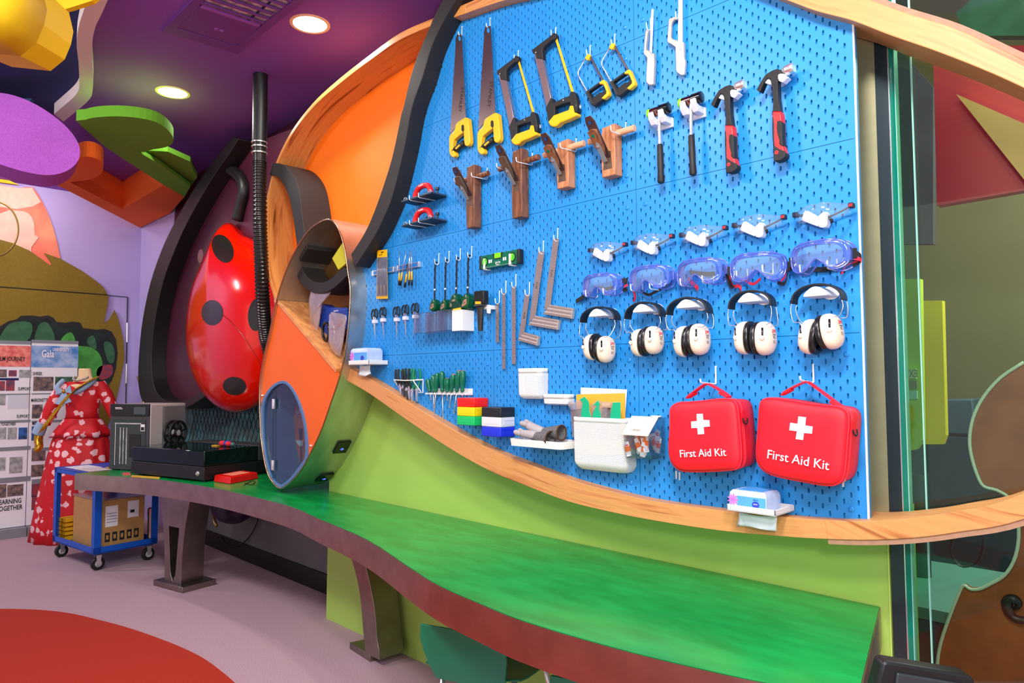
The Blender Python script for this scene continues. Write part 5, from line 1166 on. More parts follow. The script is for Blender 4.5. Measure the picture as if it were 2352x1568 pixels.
# ---- file set card, magnetic strips, needle files
def strip(a, b, lab):
    A = W(*a, .01); B = W(*b, .01); z = (A.z+B.z)/2
    t = thing('magnetic_strip', ((A.x+B.x)/2, 0, z-.012), lab, 'tool rack', 'magnetic strips')
    MB().bx(A.x, B.x, -.012, -.0006, z-.011, z+.011).build('bar', mat('strip_blue', (30, 120, 200), .2), t, bevel=.001)
    for zz in (z-.012, z+.009): MB().bx(A.x-.004, B.x+.004, -.014, -.0006, zz, zz+.003).build('rail', 'chrome', t)
    for xx in (A.x-.006, B.x-.006): MB().bx(xx, xx+.012, -.0155, -.0006, z-.014, z+.014).build('end_clamp', 'chrome', t, bevel=.001)
    MB().bx((A.x+B.x)/2-.006, (A.x+B.x)/2+.006, -.0152, -.0006, z-.0125, z+.0125).build('centre_clamp', 'black', t, bevel=.001)
strip((857, 628), (904, 618), 'blue magnetic strip with steel rails, left one behind the file card')
strip((913, 616), (962, 607), 'blue magnetic strip with steel rails, right one under the needle files')
t = thing('file_set', W(878, 685, .03), 'carded set of files on a yellow card at the left of the needle files', 'file set')
C0 = Z5([(150, 722), (244, 712), (250, 1178), (142, 1180)])
flat(MB(), C0, .020, .019).build('card', 'yellow', t)
flat(MB(), Z5([(150, 790), (243, 782), (246, 1150), (144, 1155)]), .0205, .020).build('card_print', 'grey', t)
text('SATA', W(*Z5([(182, 765)])[0], .0205), .012, 'print_black', t, rx=(1, 0, .0)); flat(MB(), Z5([(185, 735), (210, 732), (210, 740), (200, 741), (200, 748), (194, 748), (194, 742), (185, 743)]), .0206, .0195).build('euro_slot', 'black', t)
for k in range(6):
    x = 158+15.5*k; a = W(*Z5([(x, 812)])[0], .026); b = W(*Z5([(x-3, 1050)])[0], .026); c = W(*Z5([(x-3, 1140)])[0], .026)
    MB().cyl(a, b, .0016, .0036, 8).build('file', 'chrome', t, smooth=True); MB().cyl(b, c, .0042, .0042, 8).build('file_handle', 'black' if k % 2 else 'yellow', t, smooth=True)
flat(MB(), Z5([(149, 790), (244, 783), (247, 1150), (143, 1155)]), .032, .0315).build('blister', 'clear_plastic', t)
for i, (a, b, c, d) in enumerate([((362, 722), (360, 935), (356, 1052), .0), ((428, 722), (388, 930), (368, 1055), 0), ((470, 730), (430, 945), (410, 1072), 0), ((463, 745), (456, 920), (450, 1052), 0), ((475, 716), (477, 920), (478, 1052), 0)]):
    P = [W(*q, .020+.002*i) for q in Z5([a, b, c])]; 
    t = thing('needle_file', P[2], ['leftmost upright', 'second, leaning to the right', 'third, lowest and leaning', 'fourth upright', 'rightmost upright'][i]+' needle file with yellow handle on the magnetic strip', 'file', 'needle files')
    MB().cyl(P[0], P[1], .0014, .0028, 8).build('blade', 'chrome', t, smooth=True)
    m_ = P[1].lerp(P[2], .62); MB().lathe(P[1], m_-P[1], [(.003, 0), (.0042, .003), (.0048, (m_-P[1]).length)], 10).build('handle', 'yellow', t, smooth=True)
    MB().lathe(m_, P[2]-m_, [(.0050, 0), (.0054, .005), (.0046, (P[2]-m_).length)], 10).build('handle_end', 'black', t, smooth=True)
# ---- scissors
for i, (cx, cy, tip, pos) in enumerate([(125, 1345, (130, 1568), 'leftmost'), (203, 1330, (214, 1560), 'second from the left'), (333, 1325, (338, 1570), 'third from the left'), (415, 1310, (425, 1555), 'fourth from the left'), (508, 1295, (490, 1550), 'rightmost, half behind the clear bins')]):
    p = Z5([(cx, cy)])[0]; C = W(*p, .014); Tp = W(*Z5([tip])[0], .014); tab = C+V((0, 0, -.028))
    t = thing('scissors', Tp, 'black handled scissors hanging point down from a white clip, %s' % pos, 'scissors', 'scissors in a row')
    for s in (-1, 1):
        oc = C+V((s*.018, -.002*s, .014))
        MB().tube([oc+V((.0125*cos(q), 0, .023*sin(q)))+V((s*-.004*sin(q), 0, 0)) for q in [2*PI*k/20 for k in range(20)]], .0036, 8, True).build('finger_loop', 'black', t, smooth=True)
        MB().prism([C+V((s*.014, -.001, -.004)), C+V((s*.006, -.001, -.002)), C+V((s*.001, -.001, -.03)), Tp+V((0, -.001, 0)), C+V((s*.0065, -.001, -.045))], (0, .002, 0)).build('blade', 'chrome', t)
    hb = MB().bx(tab.x-.0135, tab.x+.0135, -.022, -.0006, tab.z-.009, tab.z+.009).build('scissor_clip', 'holder_white', bevel=.0015); tag(hb, 'small white clip around the %s scissors' % pos.split(',')[0], 'clip', 'white scissor clips')
# ---- clear bins and white box
def bin_(x0p, x1p, yt, yb_, name, m, lab, cat, th=.002, D=.075, tap=.0, grp=None):
    A = W(*Z5([(x0p, yt)])[0], D); B = W(*Z5([(x1p, yb_)])[0], D); x0, x1, z0, z1 = A.x, B.x, B.z, A.z
    t = thing(name, ((x0+x1)/2, -D/2, z0), lab, cat, grp)
    def rr(x0, x1, y0, y1, z, r=.008):
        q = []
        for cx, cy, a0 in ((x1-r, y0+r, -PI/2), (x1-r, y1-.001, 0), (x0+r, y1-.001, PI/2), (x0+r, y0+r, PI)):
            rad = r if cy == y0+r else .001
            for k in range(5): a = a0+PI/2*k/4; q.append(V((cx+(r if rad == r else r)*cos(a), cy+rad*sin(a), z)))
        return q
    o1 = [rr(x0+tap, x1-tap, -D+tap, -.001, z0), rr(x0, x1, -D, -.001, z1), rr(x0+th, x1-th, -D+th, -.001-th, z1), rr(x0+th+tap, x1-th-tap, -D+th+tap, -.001-th, z0+th)]
    MB().loft(o1).build('bin_wall', m, t, smooth='auto')
    MB().tube(rr(x0, x1, -D, -.001, z1), .0018, 6, True).build('rim', m, t, smooth=True)
    return t, (x0, x1, z0, z1)
grp = 'clear plastic bins'
bin_(490, 598, 1325, 1500, 'clear_bin', 'bin_clear', 'empty clear plastic bin, leftmost in the row beside the scissors', 'bin', grp=grp)
bin_(602, 700, 1312, 1490, 'clear_bin', 'bin_clear', 'empty clear plastic bin, middle one of the row', 'bin', grp=grp)
bin_(704, 848, 1298, 1475, 'clear_bin', 'bin_clear', 'empty clear plastic bin, next to the white bin', 'bin', grp=grp)
wt, wr = bin_(852, 950, 1295, 1478, 'white_bin', 'white_gloss', 'glossy white plastic bin below the right tape measures', 'bin', D=.075)
t = thing('note_block', ((wr[0]+wr[1])/2, -.05, wr[2]), 'dark green and yellow packet sticking out of the white bin', 'packet')
flat(MB(), Z5([(846, 1205), (915, 1200), (945, 1260), (935, 1420), (880, 1420), (862, 1270)]), .062, .045).build('cover', 'tin_green', t, bevel=.001)
flat(MB(), Z5([(866, 1276), (940, 1262), (940, 1400), (878, 1410)]), .066, .0625).build('yellow_sheet', 'yellow', t)
# ---- wrapped brush
t = thing('wrapped_brush', W(*Z5([(1130, 1480)])[0], .045), 'black brush wrapped in film, bristles up, in a white bracket', 'brush')
Zb = lambda p, d=.05: W(*Z5([p])[0], d)
a, b = Zb((1076, 1112), .055), Zb((1166, 1225), .055)
MB().bx(a.x, b.x, -.06, -.03, b.z, a.z).build('bristles', 'black', t, bevel=.003)
for k in range(7): x = a.x+.004+(b.x-a.x-.008)*k/6; MB().tube([(x, -.0608, b.z+.01), (x+.001*((k*7) % 3-1), -.061, a.z+.002*((k*5) % 3))], .0016, 5).build('bristle_strand', 'black_rubber', t)
flat(MB(), Z5([(1078, 1205), (1130, 1205), (1130, 1228), (1078, 1230)]), .0625, .0605).build('yellow_label', 'yellow', t)
h0, h1 = Zb((1128, 1238)), Zb((1128, 1482))
MB().loft([[h0+V((w_*cos(q), .012*sin(q), -z)) for q in [2*PI*k/12 for k in range(12)]] for w_, z in ((.020, 0), (.017, .03), (.015, .06), (.012, (h0.z-h1.z)*.8), (.011, h0.z-h1.z))]).build('handle', 'black_rubber', t, smooth='auto')
MB().obx(h0+V((0, 0, -.002)), (.024, 0, 0), (0, .017, 0), (0, 0, .004)).build('ferrule', 'dark_grey', t, bevel=.001)
br = thing('brush_bracket', (h0.x, 0, h0.z-.02), 'white plastic bracket carrying the wrapped brush', 'bracket')
flat(MB(), Z5([(1066, 1240), (1078, 1232), (1215, 1238), (1220, 1252), (1216, 1320), (1188, 1315), (1185, 1272), (1160, 1282), (1120, 1256), (1072, 1250)]), .035, .029).build('arm', 'white', br, bevel=.001)
MB().bx(h0.x+.012, h0.x+.045, -.03, -.0006, h0.z-.02, h0.z-.003).build('back_plate', 'white', br, bevel=.001)
# ---- tissue packs on trays
def tray(A, w_, dpt, h, lab, name='tissue_tray'):
    t = thing(name, (A.x+w_/2, -dpt/2, A.z), lab, 'tray')
    MB().bx(A.x, A.x+w_, -dpt, -.001, A.z, A.z+.004).build('base', 'white', t, bevel=.001)
    MB().bx(A.x, A.x+w_, -dpt, -dpt+.004, A.z+.001, A.z+h).build('front_wall', 'white', t, bevel=.001)
    for x in (A.x, A.x+w_-.004): MB().bx(x, x+.004, -dpt, -.001, A.z+.001, A.z+h).build('side_wall', 'white', t, bevel=.001)
    MB().bx(A.x, A.x+w_, -.005, -.001, A.z+.001, A.z+h).build('back_wall', 'white', t, bevel=.001)
    return t
def tissues(x0, x1, y0, y1, z0, z1, lab, big):
    t = thing('tissue_pack', ((x0+x1)/2, (y0+y1)/2, z0), lab, 'tissue pack')
    def rr(k, z): return [V((x0+(x1-x0)*(.5+.5*k*a), y0+(y1-y0)*(.5+.5*k*b), z)) for a, b in ((-1, -1), (-.3, -1.02), (.4, -1.01), (1, -1), (1.01, 0), (1, 1), (0, 1), (-1, 1), (-1.01, .1))]
    h = z1-z0
    MB().loft([rr(.985, z0+.0005), rr(1, z0+h*.2), rr(1.0, z0+h*.72), rr(.97, z0+h*.88), rr(.86, z1), rr(.4, z1+.001)]).build('wrapper', mat('tissue_wrap', (196, 214, 246), .25, 0, .1, 30, .3, 60), t, smooth='auto')
    f = y0-.0012; W_ = x1-x0
    MB().bx(x0+W_*.22, x1-W_*.02, f, f+.001, z0+h*.12, z0+h*.72).build('front_print', 'tissue_blue', t)
    c = V((x0+W_*.72, f-.0006, z0+h*.36)); MB().prism([c+V((h*.2*cos(q), 0, h*.17*sin(q))) for q in [2*PI*k/18 for k in range(18)]], (0, .001, 0)).build('round_emblem', 'tissue_logo', t)
    if big: text('vinda', c+V((0, -.0006, h*.02)), h*.11, 'print_white', t, rx=(-1, 0, 0), uz=(0, 0, -1)); text('CLASSIC', V((x0+W_*.72, f-.0008, z0+h*.6)), h*.08, 'tissue_logo', t, rx=(-1, 0, 0), uz=(0, 0, -1))
    fc = V((x0+W_*.10, f-.0004, z0+h*.5))
    for k in range(9):
        q = 2*PI*k/9; d = V((cos(q), 0, sin(q))); n_ = V((-d.z, 0, d.x)); L = h*.34
        MB().prism([fc, fc+d*L*.6+n_*L*.16, fc+d*L, fc+d*L*.6-n_*L*.16], (0, .0006, 0)).build('petal', 'tissue_pink', t)
    MB().bx(x0+W_*.2, x1-W_*.15, y0+.01, y1-.01, z1+.0008, z1+.0022).build('top_print', 'tissue_blue', t)
    return t
A = AY(1668, 1168, -.13); B = AY(1790, 1194, -.13)
A = W(1669, 1176, .13); w_ = W(1781, 1186, .13).x-A.x
zt = W(1720, 1178, .13).z; A.z = zt
tray(A, w_, .13, .018, 'white tray under the first aid kits holding a blue tissue pack')
tissues(A.x+.006, A.x+w_-.03, -.122, -.03, zt+.0045, zt+.062, 'blue tissue pack with a pink flower on the tray beside the first aid kits', True)
def sheet(px, dd, lab):
    P = [W(x, y, d) for (x, y), d in zip(px, dd)]
    n_ = len(P)//2; top = sm(P[:n_], 4); bot = sm(P[n_:][::-1], 4); vs = []; fs = []
    R = 7
    for j in range(R):
        for k in range(len(top)):
            p = top[k].lerp(bot[k], j/(R-1)); p = p+V((0, .004*sin(k*1.1+j*.8)*(j/(R-1)), 0)); vs.append(p)
    L = len(top)
    for j in range(R-1):
        for k in range(L-1): fs.append((j*L+k, j*L+k+1, (j+1)*L+k+1, (j+1)*L+k))
    o = MB().add(vs, fs).build('tissue', mat('tissue_sheet', (226, 234, 238), .8), smooth=True); sd = o.modifiers.new('t', 'SOLIDIFY'); sd.thickness = .0008
    tag(o, lab, 'tissue')
sheet([(1698, 1176), (1740, 1184), (1785, 1186), (1783, 1220), (1735, 1212), (1694, 1206)], (.07, .08, .07, .075, .09, .07), 'white tissue hanging below the right tray over the oak frame')
A = W(799, 836, .13); w_ = W(868, 828, .13).x-A.x; A.z = W(830, 838, .13).z
A = W(800, 838, .12); B = W(838, 842, .12); 
tray(V((A.x, 0, A.z)), .19, .12, .022, 'white tray holding a tissue pack beside the steel tube cabinet')
tissues(A.x+.008, A.x+.165, -.112, -.02, A.z+.0045, A.z+.085, 'blue and pink tissue pack on the tray beside the steel tube cabinet', False)
sheet([(826, 838), (838, 840), (850, 838), (851, 858), (838, 864), (824, 862)], (.07, .075, .07, .07, .08, .07), 'white tissue hanging below the left tray beside the steel tube')
# ---- pliers rack
ZP = lambda p: Q(790, 720, 5.6, p)
rk = thing('plier_rack', W(*ZP([(830, 1000)])[0], 0), 'white wire frame rack holding the green pliers', 'rack')
P = lambda x, y, d: W(*ZP([(x, y)])[0], d)
MB().tube([P(642, 852, .05), P(780, 860, .052), P(880, 856, .05), P(1018, 850, .02)], .0028, 6).build('top_rail', 'white', rk)
MB().tube([P(1018, 850, .012), P(1016, 1016, .012), P(955, 1014, .02)], .0032, 6).build('side_post', 'white', rk)
MB().tube([P(890, 858, .05), P(990, 1005, .02)], .0028, 6).build('brace', 'white', rk)
MB().tube([P(648, 855, .05), P(684, 915, .03)], .0028, 6).build('brace', 'white', rk)
MB().tube([P(655, 850, .004), P(1018, 846, .004)], .0028, 6).build('back_rail', 'white', rk)
PL = [((700, 720), (735, 1045), .34, 0, 'leftmost, with round jaws'), ((735, 716), (775, 1070), .3, 0, 'second from the left'), ((790, 712), (815, 1118), .3, 0, 'third from the left, longest jaws'), ((828, 704), (842, 1105), .3, 0, 'fourth from the left'), ((872, 706), (878, 1140), .3, 0, 'fifth from the left, needle nosed'), ((940, 706), (936, 1130), .3, 1, 'rightmost, all green')]
for i, (a, b, f, g, pos) in enumerate(PL):
    A = P(*a, .03); B = P(*b, .03); mid = A.lerp(B, .64)
    t = thing('pliers', B, 'pliers with green handles hanging in the white rack, '+pos, 'pliers', 'green handled pliers')
    for s in (-1, 1):
        e = V((0, s*.012, 0)); 
        MB().tube(sm([A+V((s*.008, s*.010, 0)), A.lerp(mid, .4)+V((s*.010, s*.014, 0)), A.lerp(mid, .8)+V((s*.006, s*.006, 0)), mid+V((s*.003, 0, .0))], 4), [.0058]*13, 8).build('handle', 'plier_green' if (g or s > 0) else 'black_rubber', t, smooth=True)
    w_ = .0125 if i in (0, 3) else .010
    MB().lathe(mid+V((0, .005, 0)), (0, -1, 0), [(w_, 0), (w_, .010), (w_*.5, .011), (0, .011)], 14).build('joint', 'chrome', t, smooth='auto')
    for s in (-1, 1): MB().prism([mid+V((s*w_*.9, -.004, .002)), mid+V((0, -.004, .004)), B+V((s*.0006, -.003, 0)), B+V((s*.0035, -.003, .004))], (0, .009, 0)).build('jaw', 'dark_grey' if i in (1, 2) else 'chrome', t, bevel=.0006)
# ---- screwdriver rack
rk = thing('screwdriver_rack', W(*ZP([(1330, 1040)])[0], 0), 'white slotted rail holding the green screwdrivers', 'rack')
A = P(1072, 1020, .035); B = P(1585, 1025, .035)
MB().bx(A.x, B.x, -.0055, -.0006, A.z-.008, A.z+.022).build('back_plate', 'white', rk, bevel=.001)
k_ = 9
for k in range(k_+1):
    x = A.x+(B.x-A.x)*k/k_; MB().bx(x-.003, x+.003, -.045, -.004, A.z-.007, A.z+.001).build('finger', 'white', rk, bevel=.001)
SD = [((1078, 845), (1120, 1098), 0, 'short, leftmost'), ((1148, 790), (1160, 1292), 0, 'second from the left, flat blade'), ((1200, 762), (1168, 1200), 0, 'third from the left, loop handle'), ((1262, 742), (1275, 1425), 0, 'fourth from the left with the longest shaft'), ((1330, 832), (1328, 1105), 1, 'stubby one with orange cap'), ((1410, 780), (1358, 1200), 1, 'sixth from the left, leaning with orange cap'), ((1482, 734), (1418, 1275), 1, 'seventh from the left with orange cap'), ((1532, 734), (1520, 1105), 1, 'rightmost with orange cap')]
for i, (a, b, cap, pos) in enumerate(SD):
    A = P(*a, .03); B = P(*b, .03); ax = (B-A); yj = P(a[0], 1005, .03).z; h = A.z-yj; h = max(h, .03); ax.normalize(); L = h/abs(ax.z)
    t = thing('screwdriver', B, 'green screwdriver in the white rail, '+pos, 'screwdriver', 'green screwdrivers')
    R_ = .0135 if i != 4 else .016
    MB().lathe(A, ax, [(R_*.6, 0), (R_*.95, L*.08), (R_*1.05, L*.3), (R_*.95, L*.6), (R_*.62, L*.82), (R_*.75, L*.95), (R_*.5, L)], 12).build('handle', 'sata_green', t, smooth='auto')
    if cap: MB().lathe(A-ax*.0015, ax, [(0, 0), (R_*.55, .0005), (R_*.66, .003)], 12).build('cap', 'bandage_orange', t, label='orange end cap')
    MB().cyl(A+ax*L, B, .0028, .0024, 8).build('shaft', 'chrome', t, smooth=True)
    MB().obx(B, (.0045, 0, 0), (0, .0008, 0), (0, 0, .004)).build('tip', 'chrome', t)
# ---- coloured stacking boxes
ZB = lambda p: Q(1030, 830, 7.1267, p)
def sbox(lx, mx_, rx_, yt, yb_, m, lab, D=.085):
    """front left, front right, back right pixels"""
    A = W(*ZB([(lx, yt)])[0], D); Bm = W(*ZB([(mx_, yb_)])[0], D); x0, x1, z0, z1 = A.x, Bm.x, Bm.z, W(*ZB([(mx_, yt)])[0], D).z
    t = thing('stacking_box', ((x0+x1)/2, -D/2, z0), lab, 'box')
    b = MB().bx(x0, x1, -D, -.0015, z0, z1); b.build('body', m, t, bevel=.004, seg=3)
    h = z1-z0
    MB().bx(x0+.012, x1-.014, -D-.0008, -D+.001, z0+h*.28, z0+h*.78).build('front_panel', m, t, bevel=.0006)
    MB().bx(x1-.001, x1+.0012, -D+.015, -.008, z0+h*.2, z0+h*.62).build('side_panel', m, t, bevel=.0006)
    MB().bx(x1-.001, x1+.002, -D+.015, -.008, z0+h*.66, z0+h*.72).build('side_rib', m, t)
for k, (m, c) in enumerate((('box_red', 'red plastic stacking box, top of the left stack'), ('box_yellow', 'yellow plastic stacking box, middle of the left stack'), ('box_green', 'green plastic stacking box, bottom of the left stack'))):
    sbox(138, 420, 668, 600+151*k, 600+151*(k+1)-1, m, c)
for k, (m, c) in enumerate((('box_black', 'black plastic stacking box, top of the right stack'), ('box_white', 'white plastic stacking box, middle of the right stack'), ('box_blue', 'blue plastic stacking box, bottom of the right stack'))):
    sbox(538, 855, 1088, 755+163*k, 755+163*(k+1)-1, m, c)
# ---- perforated baskets
def basket(x0p, x1p, yt, yb_, D, band_, lab, name, tap, pitch, conv=ZB, rad=.02, dn=0):
    A = W(*conv([(x0p, yt)])[0], D); B = W(*conv([(x1p, yb_)])[0], D); x0, x1, z0, z1 = A.x, B.x, B.z, A.z
    t = thing(name, ((x0+x1)/2, -D/2, z0), lab, 'basket')
    r = min(rad, D*.4)
    # plan outline: back at y=-.001, front at -D
    pl = [(x0, -.001)]+[(x0+r-r*cos(a), -D+r-r*sin(a)) for a in [PI/2*k/5 for k in range(6)]]+[(x1-r+r*sin(a), -D+r-r*cos(a)) for a in [PI/2*k/5 for k in range(6)]]+[(x1, -.001)]
    def at(s, z):
        u = s*tot; k = 0
        while k < len(seg)-1 and u > seg[k+1]: k += 1
        f = (u-seg[k])/(seg[k+1]-seg[k]+1e-9); p = (pl[k][0]+(pl[k+1][0]-pl[k][0])*f, pl[k][1]+(pl[k+1][1]-pl[k][1])*f)
        zz = (z-z0)/(z1-z0); cr = max(0, 1-zz/.16)**2*.30+tap*(1-zz)
        cx = (x0+x1)/2; return V((cx+(p[0]-cx)*(1-cr*.5), p[1]*(1-cr), z))
    seg = [0]
    for a, b in zip(pl, pl[1:]): seg.append(seg[-1]+math.hypot(b[0]-a[0], b[1]-a[1]))
    tot = seg[-1]
    zb1 = z1-band_
    # solid top band, thickness by solidify
    ns = 40; vs = []; fs = []
    for j, z in enumerate((zb1, z1)):
        for k in range(ns+1): vs.append(at(k/ns, z))
    for k in range(ns): fs.append((k, k+1, ns+1+k+1, ns+1+k))
    o = MB().add(vs, fs).build('rim_band', 'white', t, smooth=True); o.modifiers.new('s', 'SOLIDIFY').thickness = .003
    # perforated wall: cells with hexagonal holes
    nu = max(6, int(tot/pitch)); nv = max(3, int((zb1-z0-.006)/(pitch*.85))); vs = []; fs = []
    zlo = z0+.006
    def P2(u, v): return at(min(max(u, 0), 1), zlo+(zb1-zlo)*min(max(v, 0), 1))
    for j in range(nv):
        for i in range(-1, nu):
            off = .5*(j % 2); ua = (i+off)/nu; ub = (i+1+off)/nu
            if ub <= 0 or ua >= 1: continue
            va = j/nv; vb = (j+1)/nv; um = (ua+ub)/2; vm = (va+vb)/2; du = (ub-ua)*.33; dv = (vb-va)*.36
            n0 = len(vs)
            vs += [P2(ua, va), P2(ub, va), P2(ub, vb), P2(ua, vb)]
            vs += [P2(um+du*cos(q), vm+dv*sin(q)) for q in [PI/4+PI/2*k for k in range(4)]]
            for q in [(0, 1, 7, 6), (1, 2, 4, 7), (2, 3, 5, 4), (3, 0, 6, 5)]: fs.append(tuple(n0+k for k in q))
    o = MB().add(vs, fs).build('perforated_wall', 'white', t); o.modifiers.new('s', 'SOLIDIFY').thickness = .0014
    vs = [at(k/ns, z0+.007) for k in range(ns+1)]
    bt = [V((p.x, p.y, z0)) for p in [at(k/ns, z0) for k in range(ns+1)]]
    MB().loft([vs, bt]).build('bottom', 'white', t, smooth='auto')
    MB().bx(x0+.002, x1-.002, -.003, -.0008, zb1-.01, z1).build('back_plate', 'white', t)
    return t, (x0, x1, z0, z1)
basket(1108, 1500, 115, 615, .05, .020, 'small white perforated basket right of the coloured boxes', 'mesh_basket', .06, .0052)
basket(1515, 1930, 535, 722, .05, .017, 'shallow white perforated cup beside the small basket', 'mesh_cup', .10, .0052)
ZK = lambda p: Q(1290, 860, 6.27, p)
_, R_ = basket(133, 920, 605, 1440, .07, .018, 'large white perforated basket with papers, folder and green bags', 'mesh_basket', .04, .0058, ZK, .024)
bx_, BX, bz, BZ = R_
o = flat(MB(), ZK([(275, 185), (942, 215), (915, 615), (915, 1100), (280, 1100)]), .008, .0075).build('paper_sheet', 'paper'); tag(o, 'white paper sheets standing in the large basket behind the folder', 'paper')
o = flat(MB(), ZK([(210, 285), (905, 266), (912, 600), (905, 1150), (215, 1150)]), .016, .013).build('folder', 'folder'); tag(o, 'mustard yellow folder standing in the large perforated basket', 'folder')
for i, (px, pos, m2) in enumerate([([(130, 500), (75, 415), (120, 390), (200, 395), (330, 318), (385, 380), (400, 480), (430, 600), (430, 900), (150, 900)], 'left', 0), ([(430, 540), (420, 440), (520, 370), (600, 390), (730, 400), (700, 520), (690, 620), (660, 950), (450, 950)], 'middle', 1), ([(700, 600), (705, 480), (740, 398), (840, 395), (850, 610), (840, 950), (710, 950)], 'right', 2)]):
    D = .034+.008*i; t = thing('glove_bag', W(*ZK([px[-1]])[0], D), 'crinkled plastic bag with green label and grey gloves in the large basket, %s one' % pos, 'bag', 'green labelled bags')
    P = [W(x, y, D) for x, y in ZK(px)]
    c = sum(P, V((0, 0, 0)))/len(P)
    MB().dome(P, c+V((0, -.001, 0)), (0, -.010, 0), 4).build('clear_film', 'plastic_bag', t)
    gp = [[(258, 355), (330, 318), (385, 380), (398, 440), (395, 500), (420, 600), (425, 700), (300, 700), (280, 560), (290, 470), (300, 410)], [(455, 440), (520, 372), (548, 420), (530, 480), (560, 560), (570, 700), (440, 700), (445, 560), (500, 450)], [(735, 400), (845, 398), (850, 612), (845, 700), (700, 700), (695, 600), (715, 500)]][i]
    flat(MB(), ZK(gp), D+.0125, D+.0105).build('green_label', 'bag_green', t, bevel=.001)
    gg = [[(135, 520), (280, 495), (290, 700), (145, 700)], [(575, 480), (690, 490), (690, 700), (575, 700)], [(700, 650), (840, 650), (840, 700), (700, 700)]][i]
    flat(MB(), ZK(gg), D+.006, D-.004).build('knitted_glove', 'glove_knit', t, bevel=.003)
    if i < 2:
        gh = [[(135, 510), (285, 487), (285, 505), (135, 530)], [(585, 470), (690, 480), (690, 500), (585, 495)]][i]; flat(MB(), ZK(gh), D+.007, D-.004).build('glove_hem', 'brown_hem', t)
# ---- glove tray
ZG = ZB
A = W(*ZG([(985, 1370)])[0], .12); zt = A.z; x0 = A.x; x1 = W(*ZG([(1850, 1440)])[0], .12).x
t = thing('glove_tray', ((x0+x1)/2, -.06, zt), 'shallow white tray carrying grey gloves next to the large basket', 'tray')
def rrect(x0, x1, y0, y1, z, r=.018):
    q = []
    for cx, cy, a0 in ((x1-r, y0+r, -PI/2), (x1-r, y1-r, 0), (x0+r, y1-r, PI/2), (x0+r, y0+r, PI)):
        for k in range(6): a = a0+PI/2*k/5; q.append(V((cx+r*cos(a), cy+r*sin(a), z)))
    return q
MB().loft([rrect(x0+.004, x1-.004, -.12, -.002, zt), rrect(x0, x1, -.122, -.001, zt+.028), rrect(x0+.003, x1-.003, -.119, -.004, zt+.028), rrect(x0+.006, x1-.006, -.117, -.005, zt+.004)]).build('tray_wall', 'white_gloss', t, smooth='auto')
def glove(pts, rads, cuff0, cuff1, lab, d):
    P0 = [W(*ZG([p])[0], d) for p in pts]
    t = thing('work_glove', P0[len(P0)//2], lab, 'glove', 'grey gloves on the tray')
    s_ = sm(P0, 3); rr_ = [rads[min(len(rads)-1, int(k/3))]*(1-(k % 3)/3)+rads[min(len(rads)-1, int(k/3)+1)]*((k % 3)/3) for k in range(len(s_))]
    MB().tube(s_, rr_, 12).build('coated_hand', 'glove_grey', t, smooth=True)
    for k, (dx, dz) in enumerate(((-.03, .006), (-.034, -.004), (-.028, .014))):
        b = P0[0]+V((.02, -.012+.012*k, 0)); MB().tube(sm([b, b+V((-.02, 0, dz*.4)), b+V((dx*1.2, 0, dz))], 3), [.011]*5+[.009, .006], 8).build('finger', 'glove_grey', t, smooth=True)
    c0 = W(*ZG([cuff0])[0], d); c1 = W(*ZG([cuff1])[0], d); ax = (c1-c0).normalized(); L = (c1-c0).length
    MB().lathe(c0, ax, [(.014, 0), (.020, L*.3), (.026, L*.7), (.030, L*.97), (.027, L*.97), (.022, L*.6), (.010, .004)], 16).build('knitted_cuff', 'glove_knit', t, smooth='auto')
    e = ax.orthogonal().normalized(); f_ = ax.cross(e)
    MB().tube([c1-ax*.001+(e*cos(q)+f_*sin(q))*.029 for q in [2*PI*k/20 for k in range(20)]], .0028, 6, True).build('hem', 'brown_hem', t, smooth=True)
glove([(1260, 1025), (1340, 1060), (1450, 1120), (1560, 1165)], (.013, .018, .021, .020, .016), (1520, 1150), (1855, 1165), 'grey coated glove lying on top, pointing up left', .06)
glove([(1160, 1170), (1260, 1185), (1360, 1200), (1440, 1220)], (.012, .016, .018, .018, .015), (1380, 1225), (1670, 1265), 'grey coated glove lying in front on the tray', .095)
# ---- clear bin with cream lid and plasters
D = .10
x0 = W(*ZK([(905, 1000)])[0], D).x; x1 = W(*ZK([(1265, 1225)])[0], D).x; z0 = W(*ZK([(1265, 1225)])[0], D-.01).z; z1 = W(*ZK([(1000, 860)])[0], D).z
t = thing('plaster_bin', ((x0+x1)/2, -.05, z0), 'clear wall bin with cream hinged lid full of orange and white plasters', 'bin')
ztop = z1+.055
side = [(-.003, z0+.004), (-.003, ztop), (-.05, ztop), (-.105, z1), (-.098, z0+.03), (-.088, z0)]
for x, nx in ((x0, .0018), (x1-.0018, .0018)): MB().prism([V((x, y, z)) for y, z in side], (nx, 0, 0)).build('side_wall', 'bin_clear', t)
MB().prism([V((x0, y, z)) for y, z in [(-.105, z1), (-.098, z0+.03), (-.088, z0), (-.003, z0+.004), (-.003, z0+.006), (-.086, z0+.002), (-.096, z0+.03), (-.103, z1)]], (x1-x0, 0, 0)).build('front_wall', 'bin_clear', t)
MB().prism([V((x0-.004, y, z)) for y, z in [(-.048, ztop+.002), (-.112, z1-.003), (-.113, z1+.000), (-.050, ztop+.006)]], (x1-x0+.008, 0, 0)).build('lid', 'lid_cream', t, bevel=.001, label='cream coloured sloping lid')
MB().bx(x0-.003, x1+.003, -.05, -.0015, ztop, ztop+.003).build('lid_top', 'bin_clear', t)
MB().bx((x0+x1)/2, x1-.015, -.012, -.001, ztop+.003, ztop+.007).build('hinge_cap', 'white', t, bevel=.001)
mid = V(((x0+x1)/2, -.100, z1+.016)); dn_ = V((0, -.065, -.057)).normalized()
